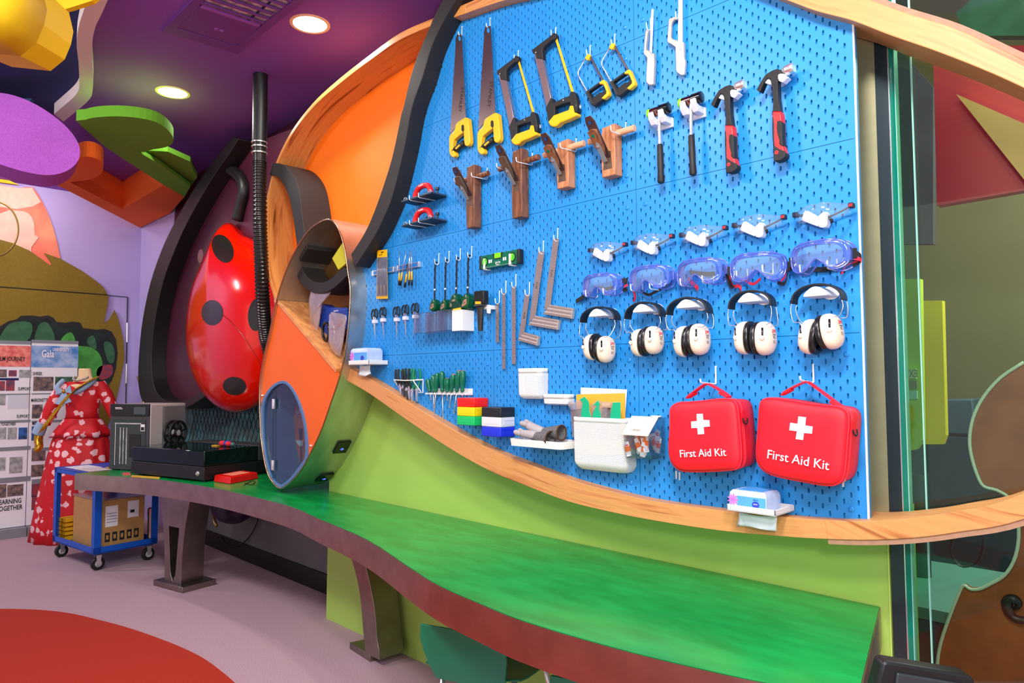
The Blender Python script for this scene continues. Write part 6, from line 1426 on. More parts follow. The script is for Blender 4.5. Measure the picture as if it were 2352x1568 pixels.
text('UFOSU', mid+V((0, -.003, .0)), .011, 'print_grey', t, rx=(1, 0, 0), uz=-dn_, name='lettering')
rnd = random.Random(3)
for k in range(30):
    x = x0+.012+(x1-x0-.024)*((k*.618) % 1); y = -.090+.075*((k*.37) % 1); z = z0+.006+(z1-z0-.030)*((k*.773) % 1)
    T = M.Translation(V((x, y, z))) @ M.Rotation(rnd.uniform(-.5, .5), 4, 'Y') @ M.Rotation(rnd.uniform(-.6, .6), 4, 'Z') @ M.Rotation(rnd.uniform(-.15, .15), 4, 'X')
    p = thing('plaster_packet', (x, y, z), 'small plaster packet with orange bands inside the clear bin', 'packet', 'plaster packets in the bin')
    MB(T).bx(-.0095, .0095, -.0008, .0008, 0, .050).build('wrapper', 'paper', p)
    MB(T).bx(-.0097, .0097, -.0011, .0011, .016, .034).build('orange_band', 'bandage_orange', p)
    if k % 3 == 0: MB(T).bx(-.006, .006, -.0012, .0012, .036, .040).build('red_mark', 'print_red', p)
# ================================================================ contents of the tube cabinet
Z9 = lambda p: Q(700, 640, 7.84, p)
def crumple(b, px, d, th, name, m, lab, cat, grp=None, parent=None):
    P_ = sm([W(x, y, d) for x, y in px], 2, True); c = sum(P_, V((0, 0, 0)))/len(P_); rnd = random.Random(len(px)*7+int(px[0][0])); rings = []
    for k, yy in ((1, 0), (.97, -.4), (.8, -.8), (.55, -1), (.25, -.9), (.03, -.85)):
        rings.append([c+(p-c)*k+V((rnd.uniform(-.002, .002), yy*th+rnd.uniform(-.3, .3)*th*(1 if k < 1 else 0), rnd.uniform(-.002, .002))) for p in P_])
    o = MB().loft(rings).build(name, m, parent)
    if parent is None: tag(o, lab, cat, grp)
    return o
o = MB().prism([W(x, y, -.03) for x, y in Z9([(320, 450), (420, 515), (760, 520), (760, 900), (560, 1050), (250, 1110), (200, 1050)])], (0, .06, 0)).build('blue_carton', mat('carton_blue', (16, 80, 190), .3, 0, .5, 30, rgb2=(8, 34, 100), stretch=(6, 1, 3)), bevel=.001)
tag(o, 'blue striped carton standing on the slanted oak shelf between two plastic bags', 'box')
bag = thing('plastic_bag', W(740, 770, -.02), 'clear zip bag with pink contents at the left on the slanted oak shelf', 'bag', 'plastic bags on the oak shelf')
crumple(None, Z9([(115, 190), (480, 235), (330, 400), (290, 560), (210, 1050), (40, 1020), (110, 850), (95, 600)]), .0, .012, 'film', 'plastic_bag', '', '', parent=bag)
crumple(None, Z9([(270, 500), (290, 560), (230, 850), (150, 860), (190, 620)]), -.012, .006, 'pink_contents', mat('pink_stuff', (226, 110, 110), .6), '', '', parent=bag)
bag = thing('plastic_bag', W(780, 800, .03), 'frosted bag with pink contents at the right on the slanted oak shelf', 'bag', 'plastic bags on the oak shelf')
crumple(None, Z9([(470, 605), (560, 610), (745, 660), (730, 850), (640, 1390), (500, 1290), (450, 1150), (440, 760)]), .04, .014, 'film', 'plastic_bag', '', '', parent=bag)
crumple(None, Z9([(520, 700), (720, 740), (690, 950), (640, 1300), (520, 1150), (490, 900)]), .03, .008, 'pink_contents', mat('pink_stuff2', (206, 140, 130), .6), '', '', parent=bag)
text('CARFORTE', W(*Z9([(560, 580)])[0], .0315-.06), .012, 'print_white', bpy.data.objects['blue_carton'], rx=(1, 0, 0), sx=.9)
hk_ = thing('tape_roll', W(752, 775, .02), 'black oval tape roll lying between the carton and the right bag', 'tape roll')
MB().tube([W(*Z9([(380+55*cos(q), 950+160*sin(q))])[0], .02) for q in [2*PI*k/24 for k in range(24)]], .008, 8, True).build('ring', 'black_gloss', hk_, smooth=True)
# tools behind the porthole
pk = thing('brush', W(690, 1040, -.10), 'black handled brush hanging head down behind the porthole glass', 'brush')
Y9 = lambda p: AY(*Q(600, 850, 5.6, [p])[0], .11)
MB().tube([Y9((505, 750)), Y9((505, 830)), Y9((508, 890))], [.013, .010, .011], 10).build('handle', 'black', pk, smooth=True)
MB().prism([Y9((482, 900)), Y9((540, 905)), Y9((535, 975)), Y9((500, 940))], (0, -.02, 0)).build('holder', 'white', pk)
MB().tube([Y9((512, 930)), Y9((510, 1180))], .005, 8).build('shaft', 'dark_grey', pk)
o = MB().tube(sm([Y9((492, 450)), Y9((494, 520)), Y9((480, 555)), Y9((458, 550)), Y9((452, 530))], 4), .003, 6).build('wall_hook', 'peg_hook', smooth=True); tag(o, 'empty white hook behind the porthole glass', 'hook')
# ================================================================ ladybug, rim and hose
RO = [(535, 313), (510, 345), (480, 382), (440, 442), (400, 512), (370, 576), (345, 650), (328, 730), (320, 800), (317, 860), (321, 905), (334, 928), (362, 940), (400, 940), (440, 930), (478, 905)]
RI = [(558, 324), (545, 352), (517, 395), (492, 440), (454, 510), (424, 580), (397, 650), (378, 740), (371, 810), (374, 862), (388, 892), (405, 905), (424, 908), (442, 902), (456, 890), (470, 872)]
lb = thing('ladybug_shield', (-3.2, WB-.1, 1.2), 'dark maroon wall shield with a thick curved black rim behind the ladybug', 'wall decoration')
RI = [(a[0]*.45+b[0]*.55, a[1]*.45+b[1]*.55) for a, b in zip(RO, RI)]
ro = sm([AY(x, y, .12) for x, y in RO], 3); ri = sm([AY(x, y, .12) for x, y in RI], 3); SY = .25
MB().loft([[a, b, V((b.x, WB-.024, b.z)), V((a.x, WB-.024, a.z))] for a, b in zip(ro, ri)]).build('rim', 'rim_black', lb, bevel=.004)
mp_ = [V((p.x, SY, p.z)) for p in ri[::2]]+[V((-1.35, SY, 1.3)), V((-1.2, SY, 3.2))]
MB().prism(mp_, (0, WB-SY-.024, 0)).build('shield', 'maroon', lb)
LO = [(530, 512), (512, 545), (492, 590), (474, 632), (461, 682), (453, 742), (453, 805), (463, 860), (481, 903), (507, 933), (540, 947), (580, 938), (612, 905), (640, 850), (655, 780), (660, 700), (648, 630), (620, 580), (583, 550), (553, 536)]
bug = thing('ladybug', AY(540, 945, .2), 'giant glossy red ladybug dome with black spots mounted on the maroon shield', 'ladybug')
LP = sm([AY(x, y, .22) for x, y in LO], 3, True); lc = AY(556, 735, .22)
ob_ = MB().dome([p for p in LP], lc, (0, -.26, 0), 12).build('shell', 'ladybug_red', bug, smooth=True)
MB().loft([[V((p.x, .22, p.z)) for p in LP], [V((lc.x+(p.x-lc.x)*.98, SY, lc.z+(p.z-lc.z)*.98)) for p in LP]]).build('shell_side', 'ladybug_red', bug, smooth='auto')
from mathutils.bvhtree import BVHTree
bw = V(bug['_w']); bt = BVHTree.FromPolygons([tuple(v.co+bw) for v in ob_.data.vertices], [tuple(p.vertices) for p in ob_.data.polygons])
def onbug(x, y, off=.002):
    h, nn, _, _ = bt.ray_cast(CP, ray(x, y).normalized())
    if h is None: return None
    if nn.dot(CP-h) < 0: nn = -nn
    return h+nn*off
for (cx, cy, rx, ry, rot) in ((512, 571, 23, 34, -.45), (488, 718, 25, 29, 0), (590, 722, 20, 38, .1), (539, 886, 27, 21, .1)):
    rings = []
    for k in (.05, 1, 2, 3, 4, 5, 6):
        r = []
        for j in range(28):
            q = 2*PI*j/28; a = rx*k/6*cos(q); b = ry*k/6*sin(q); p = onbug(cx+a*cos(rot)-b*sin(rot), cy+a*sin(rot)+b*cos(rot)); r.append(p)
        if all(r): rings.append(r)
    if rings: MB().loft(rings, False).build('spot', 'ladybug_black', bug, smooth=True)
sl = [onbug(x, y, .001) for x, y in [(512, 722), (530, 738), (550, 760), (570, 788), (590, 820), (604, 850)]]
MB().tube(sm([p for p in sl if p], 3), .0035, 6).build('wing_seam', mat('dark_red', (150, 6, 2), .3), bug)
# black vein piece on the shield and pale spots
o = MB().tube(sm([AY(x, y, SY-.03) for x, y in [(515, 385), (540, 395), (556, 415), (560, 440), (553, 470), (545, 505)]], 4), .045, 8).build('wing_vein', 'rim_black', smooth=True); tag(o, 'short curved black vein on the maroon shield above the ladybug', 'wing vein')
for i, (x, y, r, t_) in enumerate(((497, 550, 10, 'upper'), (461, 588, 12, 'lower'))):
    c = AY(x, y, SY-.001); o = MB().prism([c+V((.05*r/10*cos(q), 0, .05*r/10*sin(q))) for q in [2*PI*k/20 for k in range(20)]], (0, -.004, 0)).build('shield_spot', mat('pale_maroon', (150, 100, 104), .5)); tag(o, 'small pale round spot at the left of the ladybug, %s one' % t_, 'spot')
hs = thing('exhaust_hose', AY(600, 420, -.12), 'black ribbed flexible hose dropping from the ceiling in front of the ladybug', 'hose')
HP = sm([AY(x, y, d) for x, y, d in [(596, 372, -.12), (596, 430, -.12), (597, 520, -.12), (600, 600, -.10), (603, 680, -.06), (607, 740, -.0), (614, 790, .06), (630, 850, .1)]], 8)
N_ = len(HP); L_ = 260; hp2 = []
for k in range(L_+1):
    u = k/L_*(N_-1); i = int(min(u, N_-2)); hp2.append(HP[i].lerp(HP[i+1], u-i))
MB().tube(hp2, [.040+.0055*(1 if (k % 4) in (0, 1) else 0) for k in range(L_+1)], 14).build('ribbed_hose', 'hose', hs, smooth='auto')
a = AY(597, 256, -.12); b = AY(596, 325, -.12); a.z = CZ
MB().cyl(a, b, .046, .046, 16).build('duct_pipe', 'black', hs, smooth='auto'); MB().cyl(b, AY(596, 375, -.12), .042, .040, 16).build('duct_collar', 'hose', hs, smooth='auto')
for y in (328, 338, 352): p = AY(596, y, -.12); MB().cyl(p+V((0, 0, .004)), p-V((0, 0, .004)), .050, .050, 16).build('hose_clamp', 'chrome', hs, smooth='auto')
# brass pipe at the corner
o = MB().tube(sm([AY(x, y, WB-.022) for x, y in [(318, 865), (322, 880), (328, 905), (332, 930), (334, 960)]], 4), .02, 8).build('pipe', mat('brass', (190, 160, 110), .3, .8), smooth=True); tag(o, 'brass coloured pipe bending down beside the black rim', 'pipe')
# ================================================================ ceiling
def slab(name, px, z, th, m, lab, cat='ceiling panel', sub=3, parent=None):
    P_ = [AZ(x, y, z) for x, y in px]; P_ = sm(P_, sub, True) if sub else P_
    o = MB().prism(P_, (0, 0, th)).build(name, m, parent)
    if not parent: tag(o, lab, cat)
    return o
LAMPS = []
for i, (x, y, lab) in enumerate(((712, 55, 'round recessed downlight nearest the oak ring'), (397, 212, 'round recessed downlight farther back, above the green felt leaf'))):
    c = AZ(x, y, CZ); t = thing('downlight', c, lab, 'downlight', 'ceiling downlights')
    MB().loft([[c+V((r*cos(q), r*sin(q), z)) for q in [2*PI*k/32 for k in range(32)]] for r, z in ((.092, -.004), (.108, -.004), (.110, -.001), (.110, 0), (.090, 0))], False, True).build('trim_ring', 'lamp_ring', t, smooth='auto')
    MB().prism([c+V((.092*cos(q), .092*sin(q), -.003)) for q in [2*PI*k/32 for k in range(32)]], (0, 0, .002)).build('diffuser', 'lamp_glow', t)
    l = area('downlight_lamp', c+V((0, 0, -.02)), c+V((0, 0, -1)), .17, 12, (1, .95, .88)); 
# air vent
vt = thing('air_vent', AZ(545, 90, CZ), 'purple ceiling air vent with long slats and silver foil behind them', 'vent')
A = AZ(372, 67, CZ); B = AZ(545, 119, CZ); C = AZ(690, 6, CZ); u = B-A; v = (C-B)*2.6; zz = V((0, 0, 1))
def vp_(a, b, z=0): return A+u*a+v*b+zz*z
def vq(name, a0, a1, b0, b1, z0, z1, m): return MB().prism([vp_(a0, b0, z0), vp_(a1, b0, z0), vp_(a1, b1, z0), vp_(a0, b1, z0)], (0, 0, z1-z0)).build(name, m, vt)
vq('frame_bar', 0, 1, 0, .045, -.012, .0, 'vent_purple'); vq('frame_bar', 0, .11, .045, 1, -.012, 0, 'vent_purple'); vq('frame_bar', .89, 1, .045, 1, -.012, 0, 'vent_purple')
vq('access_flap', .115, .885, .05, .20, -.010, -.002, 'vent_purple'); vq('flap_edge', .13, .87, .20, .212, -.014, -.004, 'vent_light')
vq('foil_lining', .11, .89, .21, 1, -.0025, -.001, 'foil')
for k in range(24):
    b = .225+k*.031; MB().prism([vp_(.12, b, -.014), vp_(.88, b, -.014), vp_(.88, b+.008, -.014), vp_(.12, b+.008, -.014)], (0, 0, .009)).build('slat', 'vent_purple', vt)
MB().prism([vp_(.70, .21, -.006), vp_(.73, .21, -.006), vp_(.73, 1, -.006), vp_(.70, 1, -.006)], (0, 0, .003)).build('cross_bar', 'navy', vt)
for a in (.50, .57): p = vp_(a, .11, -.010); MB().lathe(p, (0, 0, -1), [(.012, 0), (.012, .003), (0, .004)], 12).build('flap_latch', 'vent_light', vt)
# felt shapes
slab('felt_leaf', [(183, 285), (196, 275), (225, 269), (270, 267), (320, 271), (360, 281), (385, 298), (397, 315), (396, 329), (380, 338), (350, 343), (313, 346)], 3.10, .07, 'felt_green', 'round green felt leaf hanging from the purple ceiling')
o = slab('felt_vine', [(183, 286), (250, 300), (313, 346), (370, 379), (437, 428), (424, 452), (370, 421), (300, 376), (240, 336)], 3.099, .03, 'felt_green', 'long green felt stem running from the round leaf to the black rim', sub=0)
slab('felt_leaf', [(320, 347), (350, 346), (385, 348), (437, 371), (444, 392), (453, 407), (437, 430), (380, 388)], 3.15, .04, 'felt_green', 'darker green felt piece above the green stem beside the black rim', sub=0)
ZO = 3.14
fr_ = thing('felt_corner', AZ(300, 480, ZO), 'thick orange felt corner frame under the ceiling above the lavender wall', 'ceiling panel')
cl_ = lambda v: V((max(v.x, WX+.004), min(v.y, WB-.026), v.z))
MB().prism([cl_(AZ(*p, ZO)) for p in [(118, 418), (160, 418), (280, 480), (335, 527)]], (0, 0, CZ-ZO-.002)).build('beam', 'felt_orange', fr_)
MB().prism([cl_(AZ(*p, ZO)) for p in [(280, 480), (377, 424), (424, 452), (402, 492), (335, 527)]], (0, 0, CZ-ZO-.002)).build('beam', 'felt_orange', fr_)
slab('felt_leaf', [(150, 400), (165, 375), (185, 362), (205, 360), (225, 366), (237, 378), (233, 398), (210, 411), (180, 416), (150, 417)], ZO-.001, .12, 'felt_orange', 'small round orange felt leaf beside the large purple disc')
slab('felt_cloud', [(-80, -30), (205, -30), (190, 30), (180, 60), (176, 100), (180, 140), (182, 180), (181, 205), (168, 222), (148, 240), (126, 262), (-80, 300)], CZ-.012, .01, 'navy', 'dark navy felt field on the ceiling inside the pale curved strip', sub=0)
bo = [(252, -10), (232, 35), (220, 60), (213, 90), (211, 130), (214, 170), (213, 205), (207, 226), (182, 250), (146, 279)]; bi = [(203, -10), (191, 28), (181, 60), (176, 100), (180, 140), (182, 180), (181, 205), (170, 222), (150, 240), (124, 262)]
a_ = sm([AZ(x, y, CZ-.09) for x, y in bo], 4); b_ = sm([AZ(x, y, CZ-.09) for x, y in bi], 4)
o = MB().loft([[p, q, V((q.x, q.y, CZ-.003)), V((p.x, p.y, CZ-.003))] for p, q in zip(a_, b_)]).build('felt_strip', 'felt_white', smooth='auto'); tag(o, 'pale wavy felt strip edging the navy ceiling field', 'ceiling panel')
pd_ = [AD(x, y, 4.6) for x, y in [(-90, 228), (-50, 217), (0, 213), (50, 225), (100, 250), (145, 284), (174, 318), (184, 348), (176, 374), (150, 394), (110, 402), (60, 395), (0, 377), (-60, 352), (-100, 310), (-110, 260)]]
of = AD(0, 400, 4.85)-AD(0, 372, 4.6)
o = MB().prism(sm(pd_, 3, True), of).build('felt_disc', 'felt_purple'); tag(o, 'large tilted purple felt disc hanging at the upper left', 'ceiling panel')
yc = [AD(x, y, 2.9) for x, y in [(-60, -60), (60, -60), (96, -30), (108, 22), (101, 58), (84, 98), (46, 129), (-60, 118)]]; cc = AD(20, 40, 2.9)
lan = thing('cloth_lantern', AD(30, 120, 2.9), 'faceted yellow cloth lantern hanging in the upper left corner', 'lantern')
MB().loft([yc, [cc+(p-cc)*.84-FW*.16+UP*.03 for p in yc], [cc+(p-cc)*.35-FW*.22+UP*.05 for p in yc]]).build('cloth', 'yellow_cloth', lan, smooth=True)
MB().loft([[p+UP*-.0 for p in yc], [cc+(p-cc)*.9+FW*.2 for p in yc]]).build('cloth_side', 'yellow_cloth', lan)
o = MB().prism([AD(x, y, 3.12) for x, y in [(90, -40), (260, -40), (210, 2), (160, 18), (108, 32), (98, 20)]], FW*.03).build('cloth_wing', 'yellow_cloth'); tag(o, 'flat yellow cloth wing behind the faceted lantern', 'ceiling panel')
o = MB().prism([AD(x, y, 4.9) for x, y in [(-60, 168), (0, 174), (88, 196), (70, 232), (30, 240), (-60, 240)]], FW*.03).build('ceiling_panel', 'navy_blue'); tag(o, 'slate blue flat panel under the navy ceiling field', 'ceiling panel')
# ================================================================ left wall pictures
WP = lambda x, y, d=.02: AX(x, y, WX+d)
def wallcut(name, px, d, th, m, lab, cat, sub=0, parent=None):
    P_ = [WP(x, y, d) for x, y in px]; P_ = sm(P_, sub, True) if sub else P_
    o = MB().prism(P_, (-th, 0, 0)).build(name, m, parent)
    if not parent: tag(o, lab, cat)
    return o
ol = thing('leaf_mural', WP(200, 1000), 'big olive green leaf cut out panel on the left wall with a dark burrow opening', 'mural')
wallcut('leaf', [(-90, 536), (0, 550), (29, 558), (67, 575), (91, 592), (115, 609), (119, 605), (102, 581), (139, 594), (187, 621), (222, 646), (238, 660), (249, 680), (248, 701), (243, 722), (238, 743), (252, 733), (263, 712), (270, 726), (276, 747), (284, 782), (286, 824), (275, 882), (264, 932), (240, 1000), (200, 1100), (-90, 1100)], .03, .02, 'olive', '', '', parent=ol)
MB().tube([WP(-60, 654, .031), WP(247, 677, .031)], .005, 5).build('panel_joint', 'print_black', ol)
bpx = [(-40, 765), (0, 752), (20, 740), (38, 736), (48, 728), (75, 727), (92, 730), (110, 727), (122, 732), (130, 742), (150, 744), (168, 741), (185, 744), (190, 756), (222, 760), (240, 758), (256, 764), (266, 782), (270, 815), (266, 850), (256, 878), (230, 900), (-40, 900)]
wallcut('burrow_edge', [(x, y-3) for x, y in bpx], .034, .003, 'print_black', '', '', parent=ol)
wallcut('burrow', [(50+(x-50)*.975, y+4) for x, y in bpx], .037, .002, 'burrow', '', '', parent=ol)
for px, m in (([(0, 785), (20, 745), (60, 738), (75, 750), (60, 785)], 'leaf_mid'), ([(80, 785), (90, 745), (110, 742), (125, 770), (120, 787)], 'leaf_mid'), ([(178, 800), (190, 795), (210, 798), (228, 812), (236, 840), (225, 868), (205, 880), (182, 860)], 'leaf_bright'), ([(140, 785), (150, 768), (165, 764), (172, 786)], 'leaf_bright'), ([(200, 750+30), (215, 770), (222, 800), (206, 796)], 'leaf_mid'), ([(238, 790), (250, 785), (262, 800), (262, 830), (248, 830)], 'leaf_mid'), ([(228, 842), (256, 838), (258, 860), (236, 872), (222, 862)], 'photo_red')):
    wallcut('painted_leaf', px, .040, .002, m, '', '', sub=3, parent=ol)
pw = thing('petal_mural', WP(40, 560), 'peach and coral round petal panel on the left wall above the olive leaf', 'mural')
wallcut('petal', [(-90, 410), (0, 424), (45, 432), (75, 430), (98, 465), (116, 505), (129, 548), (136, 580), (138, 600), (120, 618), (0, 618), (-90, 600)], .012, .01, 'peach', '', '', sub=2, parent=pw)
wallcut('petal_top', [(-90, 412), (0, 425), (45, 432), (74, 431), (94, 464), (75, 474), (40, 480), (0, 475), (-90, 460)], .015, .002, 'pale_pink', '', '', parent=pw)
wallcut('petal_blotch', [(0, 490), (40, 484), (66, 490), (78, 512), (80, 540), (89, 545), (72, 568), (68, 590), (20, 600), (-60, 560)], .017, .002, 'pale_pink', '', '', sub=2, parent=pw)
o = MB().tube([WP(-13+55*cos(q), 526+63*sin(q), .35) for q in [-PI/2+PI*k/20 for k in range(21)]], .008, 8).build('wire_hoop', 'copper_wire', smooth=True); tag(o, 'thin brass wire hoop hanging in front of the peach petal', 'hoop')
wallcut('felt_flap', [(-40, 395), (0, 405), (44, 424), (0, 418), (-40, 410)], .06, .02, 'yellow_cloth', 'thin yellow flap above the peach petal at the left edge', 'ceiling panel')
# ================================================================ poster boards
BX_ = -5.02
BP = lambda x, y, d=0: AX(x, y, BX_+d)
def brect(t, x0, y0, x1, y1, m, d, name='picture', th=.002):
    a = BP(x0, y0, d); b = BP(x1, y1, d); return MB().bx(BX_+d-th, BX_+d, min(a.y, b.y), max(a.y, b.y), min(a.z, b.z), max(a.z, b.z)).build(name, m, t)
def btext(t, s_, x, y, size, m='print_black', d=.004, sx=.8): return text(s_, BP(x, y, d), size, m, t, rx=(0, 1, 0), name='lettering', sx=sx*.72, bold=.018)
b1 = thing('poster_board', BP(125, 1215), 'white poster board with a blue banner, behind the red dress', 'poster board')
z_ = BP(125, 1226).z
def board(t, x0, x1):
    a = BP(x0, 787); b = BP(x1, 787); MB().bx(BX_-.02, BX_, a.y, b.y, .09, a.z).build('panel', 'paper', t)
    MB().bx(BX_-.022, BX_+.004, a.y, b.y, a.z-.0, a.z+.03).build('top_rail', 'board_grey', t); MB().bx(BX_-.08, BX_+.08, a.y, b.y, 0, .085).build('base', 'board_grey', t)
board(b1, 73, 180); 
brect(b1, 73, 793, 179, 844, 'poster_blue', .002, 'banner')
btext(b1, 'UNIVERSITY', 140, 803, .045, 'print_white'); btext(b1, 'Gala', 110, 813, .10, 'print_white')
btext(b1, 'SHREK', 86, 858, .045); brect(b1, 77, 865, 122, 897, 'photo_dark', .002); brect(b1, 127, 865, 178, 897, 'photo_green', .002)
btext(b1, 'MARIONETTE', 91, 919, .045, sx=.7); brect(b1, 74, 929, 97, 960, 'photo_dark', .002); brect(b1, 104, 929, 130, 960, 'photo_red', .002)
btext(b1, 'MIDSUMMER', 92, 972, .045, sx=.7); brect(b1, 73, 979, 99, 1010, 'photo_blue', .002); brect(b1, 73, 1035, 104, 1057, 'photo_dark', .002); brect(b1, 70+2, 1068, 100, 1093, 'photo_dark', .002)
brect(b1, 73, 1108, 100, 1138, 'photo_red', .002); brect(b1, 73, 1140, 100, 1168, 'photo_red', .002)
b2 = thing('poster_board', BP(20, 1225), 'tall white poster board with a pink banner, cut by the left edge of the picture', 'poster board')
board(b2, -60, 71)
brect(b2, -60, 791, 70, 842, 'poster_pink', .002, 'banner'); btext(b2, 'ARTS & FILM JOURNEY', 8, 824, .058, sx=.8)
brect(b2, -30, 848, 15, 866, 'photo_dark', .002); brect(b2, 20, 850, 38, 864, 'photo_red', .002); brect(b2, 44, 849, 72, 867, 'photo_grey', .002); brect(b2, -30, 868, 43, 873, 'navy', .002, 'bar')
brect(b2, -20, 875, 11, 897, 'photo_red', .002); brect(b2, 14, 873, 33, 897, 'photo_red', .002); btext(b2, 'SUPPORT', 56, 893, .042)
brect(b2, -20, 906, 12, 930, 'photo_grey', .002); brect(b2, 18, 907, 65, 937, mat('photo_pale', (214, 218, 226), .6), .002); btext(b2, 'SUPPORT', 53, 956, .042)
btext(b2, 'COME TOGETHER', 8, 974, .042, sx=.75); brect(b2, -10, 982, 14, 1008, 'photo_grey', .002); brect(b2, 18, 982, 38, 1008, 'photo_grey', .002); brect(b2, 43, 982, 62, 1008, 'photo_blue', .002)
brect(b2, -20, 1052, 12, 1080, 'photo_grey', .002); brect(b2, 22, 1050, 51, 1085, 'photo_grey', .002); brect(b2, -20, 1114, 14, 1142, 'photo_dark', .002); brect(b2, 17, 1114, 53, 1137, 'photo_dark', .002)
btext(b2, 'LEARNING', 21, 1152, .062, sx=.9); btext(b2, 'TOGETHER', 21, 1167, .062, sx=.9)
for y in (905, 968, 1031, 1103):
    brect(b2, -60, y, 70, y+1, 'board_grey', .0025, 'rule_line'); brect(b1, 73, y-2, 179, y-1, 'board_grey', .0025, 'rule_line')
# ================================================================ dress form
mm = bpy.data.materials.new('dress_red'); mm.use_nodes = True; nt = mm.node_tree; bs = nt.nodes['Principled BSDF']; L = nt.links.new
tc = nt.nodes.new('ShaderNodeTexCoord'); n1 = nt.nodes.new('ShaderNodeTexNoise'); n1.inputs['Scale'].default_value = 34; n1.inputs['Detail'].default_value = 5
vo = nt.nodes.new('ShaderNodeTexVoronoi'); vo.inputs['Scale'].default_value = 11.5; vo.inputs['Randomness'].default_value = .7
ad = nt.nodes.new('ShaderNodeMath'); ad.operation = 'MULTIPLY_ADD'; ad.inputs[1].default_value = .62
rp = nt.nodes.new('ShaderNodeValToRGB'); rp.color_ramp.elements[0].position = .635; rp.color_ramp.elements[1].position = .66
rp.color_ramp.elements[0].color = lin((250, 196, 200)); rp.color_ramp.elements[1].color = lin((206, 8, 20))
L(tc.outputs['Object'], vo.inputs[0]); L(tc.outputs['Object'], n1.inputs[0]); L(n1.outputs[0], ad.inputs[0]); L(vo.outputs['Distance'], ad.inputs[2]); L(ad.outputs[0], rp.inputs[0]); L(rp.outputs[0], bs.inputs['Base Color']); bs.inputs['Roughness'].default_value = .6
MATS['dress_red'] = mm
base = AZ(178, 1236, 0); dep = (base-CP).dot(FW)
df = thing('dress_form', (base.x, base.y, 0), 'headless dress form in a red gown with pale prints, blue bow and gold sash', 'mannequin')
def prow(y, xl, xr, ratio=.75, fold=0, nf=14, back=0.0, n=56):
    l = AD(xl, y, dep); r = AD(xr, y, dep); c = (l+r)/2; a = (r-l).length/2; f = V((FW.x, FW.y, 0)).normalized(); s_ = V((RT.x, RT.y, 0)).normalized()
    return [V((c.x, c.y, c.z))+s_*(a*cos(q)*(1+fold*sin(nf*q)))+f*(a*ratio*sin(q)*(1+fold*sin(nf*q))+back) for q in [2*PI*k/n for k in range(n)]]
sk = [prow(1237, 80, 262, .8, .05), prow(1195, 88, 264, .8, .05), prow(1150, 96, 262, .8, .045), prow(1100, 106, 258, .78, .04), prow(1050, 116, 252, .76, .035), prow(1010, 126, 246, .74, .03), prow(985, 136, 240, .72, .02), prow(962, 152, 226, .7, 0)]
for p in sk[0]: p.z = max(p.z, .004)
for r in sk:
    for p in r: p.z = max(p.z, .004)
MB().loft(sk).build('skirt', 'dress_red', df, smooth=True)
MB().loft([prow(960, 150, 228, .72, 0), prow(975, 140, 238, .74, .03, 7), prow(990, 130, 246, .76, .06, 7), prow(1002, 124, 250, .78, .09, 7), prow(1000, 126, 248, .76, .09, 7), prow(975, 142, 236, .72, .03, 7)], False).build('peplum', 'dress_red', df, smooth=True)
MB().loft([prow(965, 152, 226, .7), prow(945, 155, 224, .68), prow(925, 153, 228, .66), prow(905, 150, 232, .64), prow(888, 152, 234, .6), prow(876, 158, 232, .52)]).build('bodice', 'dress_red', df, smooth=True)
MB().loft([prow(897, 168, 216, .74, 0, 0, -.03), prow(884, 164, 222, .68, 0, 0, -.02), prow(876, 168, 220, .58), prow(870, 176, 216, .45), prow(864, 180, 211, .5), prow(850, 181, 209, .62), prow(846, 182, 208, .62)]).build('neck_and_chest', 'dress_skin', df, smooth=True)
f_ = V((FW.x, FW.y, 0)).normalized()
def arm(px, rad, name, m, n=10): MB().tube(sm([AD(x, y, dep)-f_*d for x, y, d in px], 4), [rad[min(len(rad)-1, k//4)]+(rad[min(len(rad)-1, k//4+1)]-rad[min(len(rad)-1, k//4)])*(k % 4)/4 for k in range((len(px)-1)*4+1)], n).build(name, m, df, smooth=True)
arm([(160, 884, 0), (145, 905, .05), (130, 940, .08), (118, 972, .1)], [.055, .065, .062, .05], 'sleeve', 'dress_red')
arm([(116, 968, .1), (110, 980, .1), (104, 994, .1)], [.045, .052, .054], 'cuff', 'pale_blue')
arm([(106, 992, .1), (108, 1008, .12), (116, 1022, .16), (112, 1032, .18)], [.035, .036, .034, .02], 'glove', 'gold')
arm([(228, 880, 0), (242, 905, .0), (256, 935, .0), (268, 965, .0)], [.05, .062, .055, .04], 'sleeve', 'dress_red')
MB().tube(sm([AD(x, y, dep)-f_*d for x, y, d in [(155, 872, .05), (148, 888, .10), (160, 900, .15), (170, 901, .17)]], 4), .022, 8).build('collar_trim', 'pale_blue', df, smooth=True)
MB().tube(sm([AD(x, y, dep)-f_*d for x, y, d in [(196, 901, .17), (212, 893, .15), (222, 880, .09), (224, 872, .05)]], 4), .022, 8).build('collar_trim', 'pale_blue', df, smooth=True)
MB().ribbon(sm([AD(x, y, dep)-f_*d for x, y, d in [(228, 870, .07), (207, 890, .19), (188, 912, .22), (165, 940, .22), (143, 972, .23), (133, 985, .22)]], 4), RT*.07+UP*.05, .006).build('gold_sash', 'gold', df)
kn = AD(180, 898, dep)-f_*.20
for dx, dy in ((-9, 30), (9, 26), (-17, -2), (17, -5)):
    e = AD(180+dx, 898+dy, dep)-f_*.21; q = (e-kn); pn = q.cross(FW).normalized()
    MB().prism([kn+pn*.008, kn-pn*.008, e-pn*.04, e+pn*.04], -f_*.012).build('bow_loop', 'pale_blue', df, bevel=.004)
MB().ell(kn-f_*.01, .018, .018, .018, 10, 6).build('brooch', 'gold', df, smooth=True)
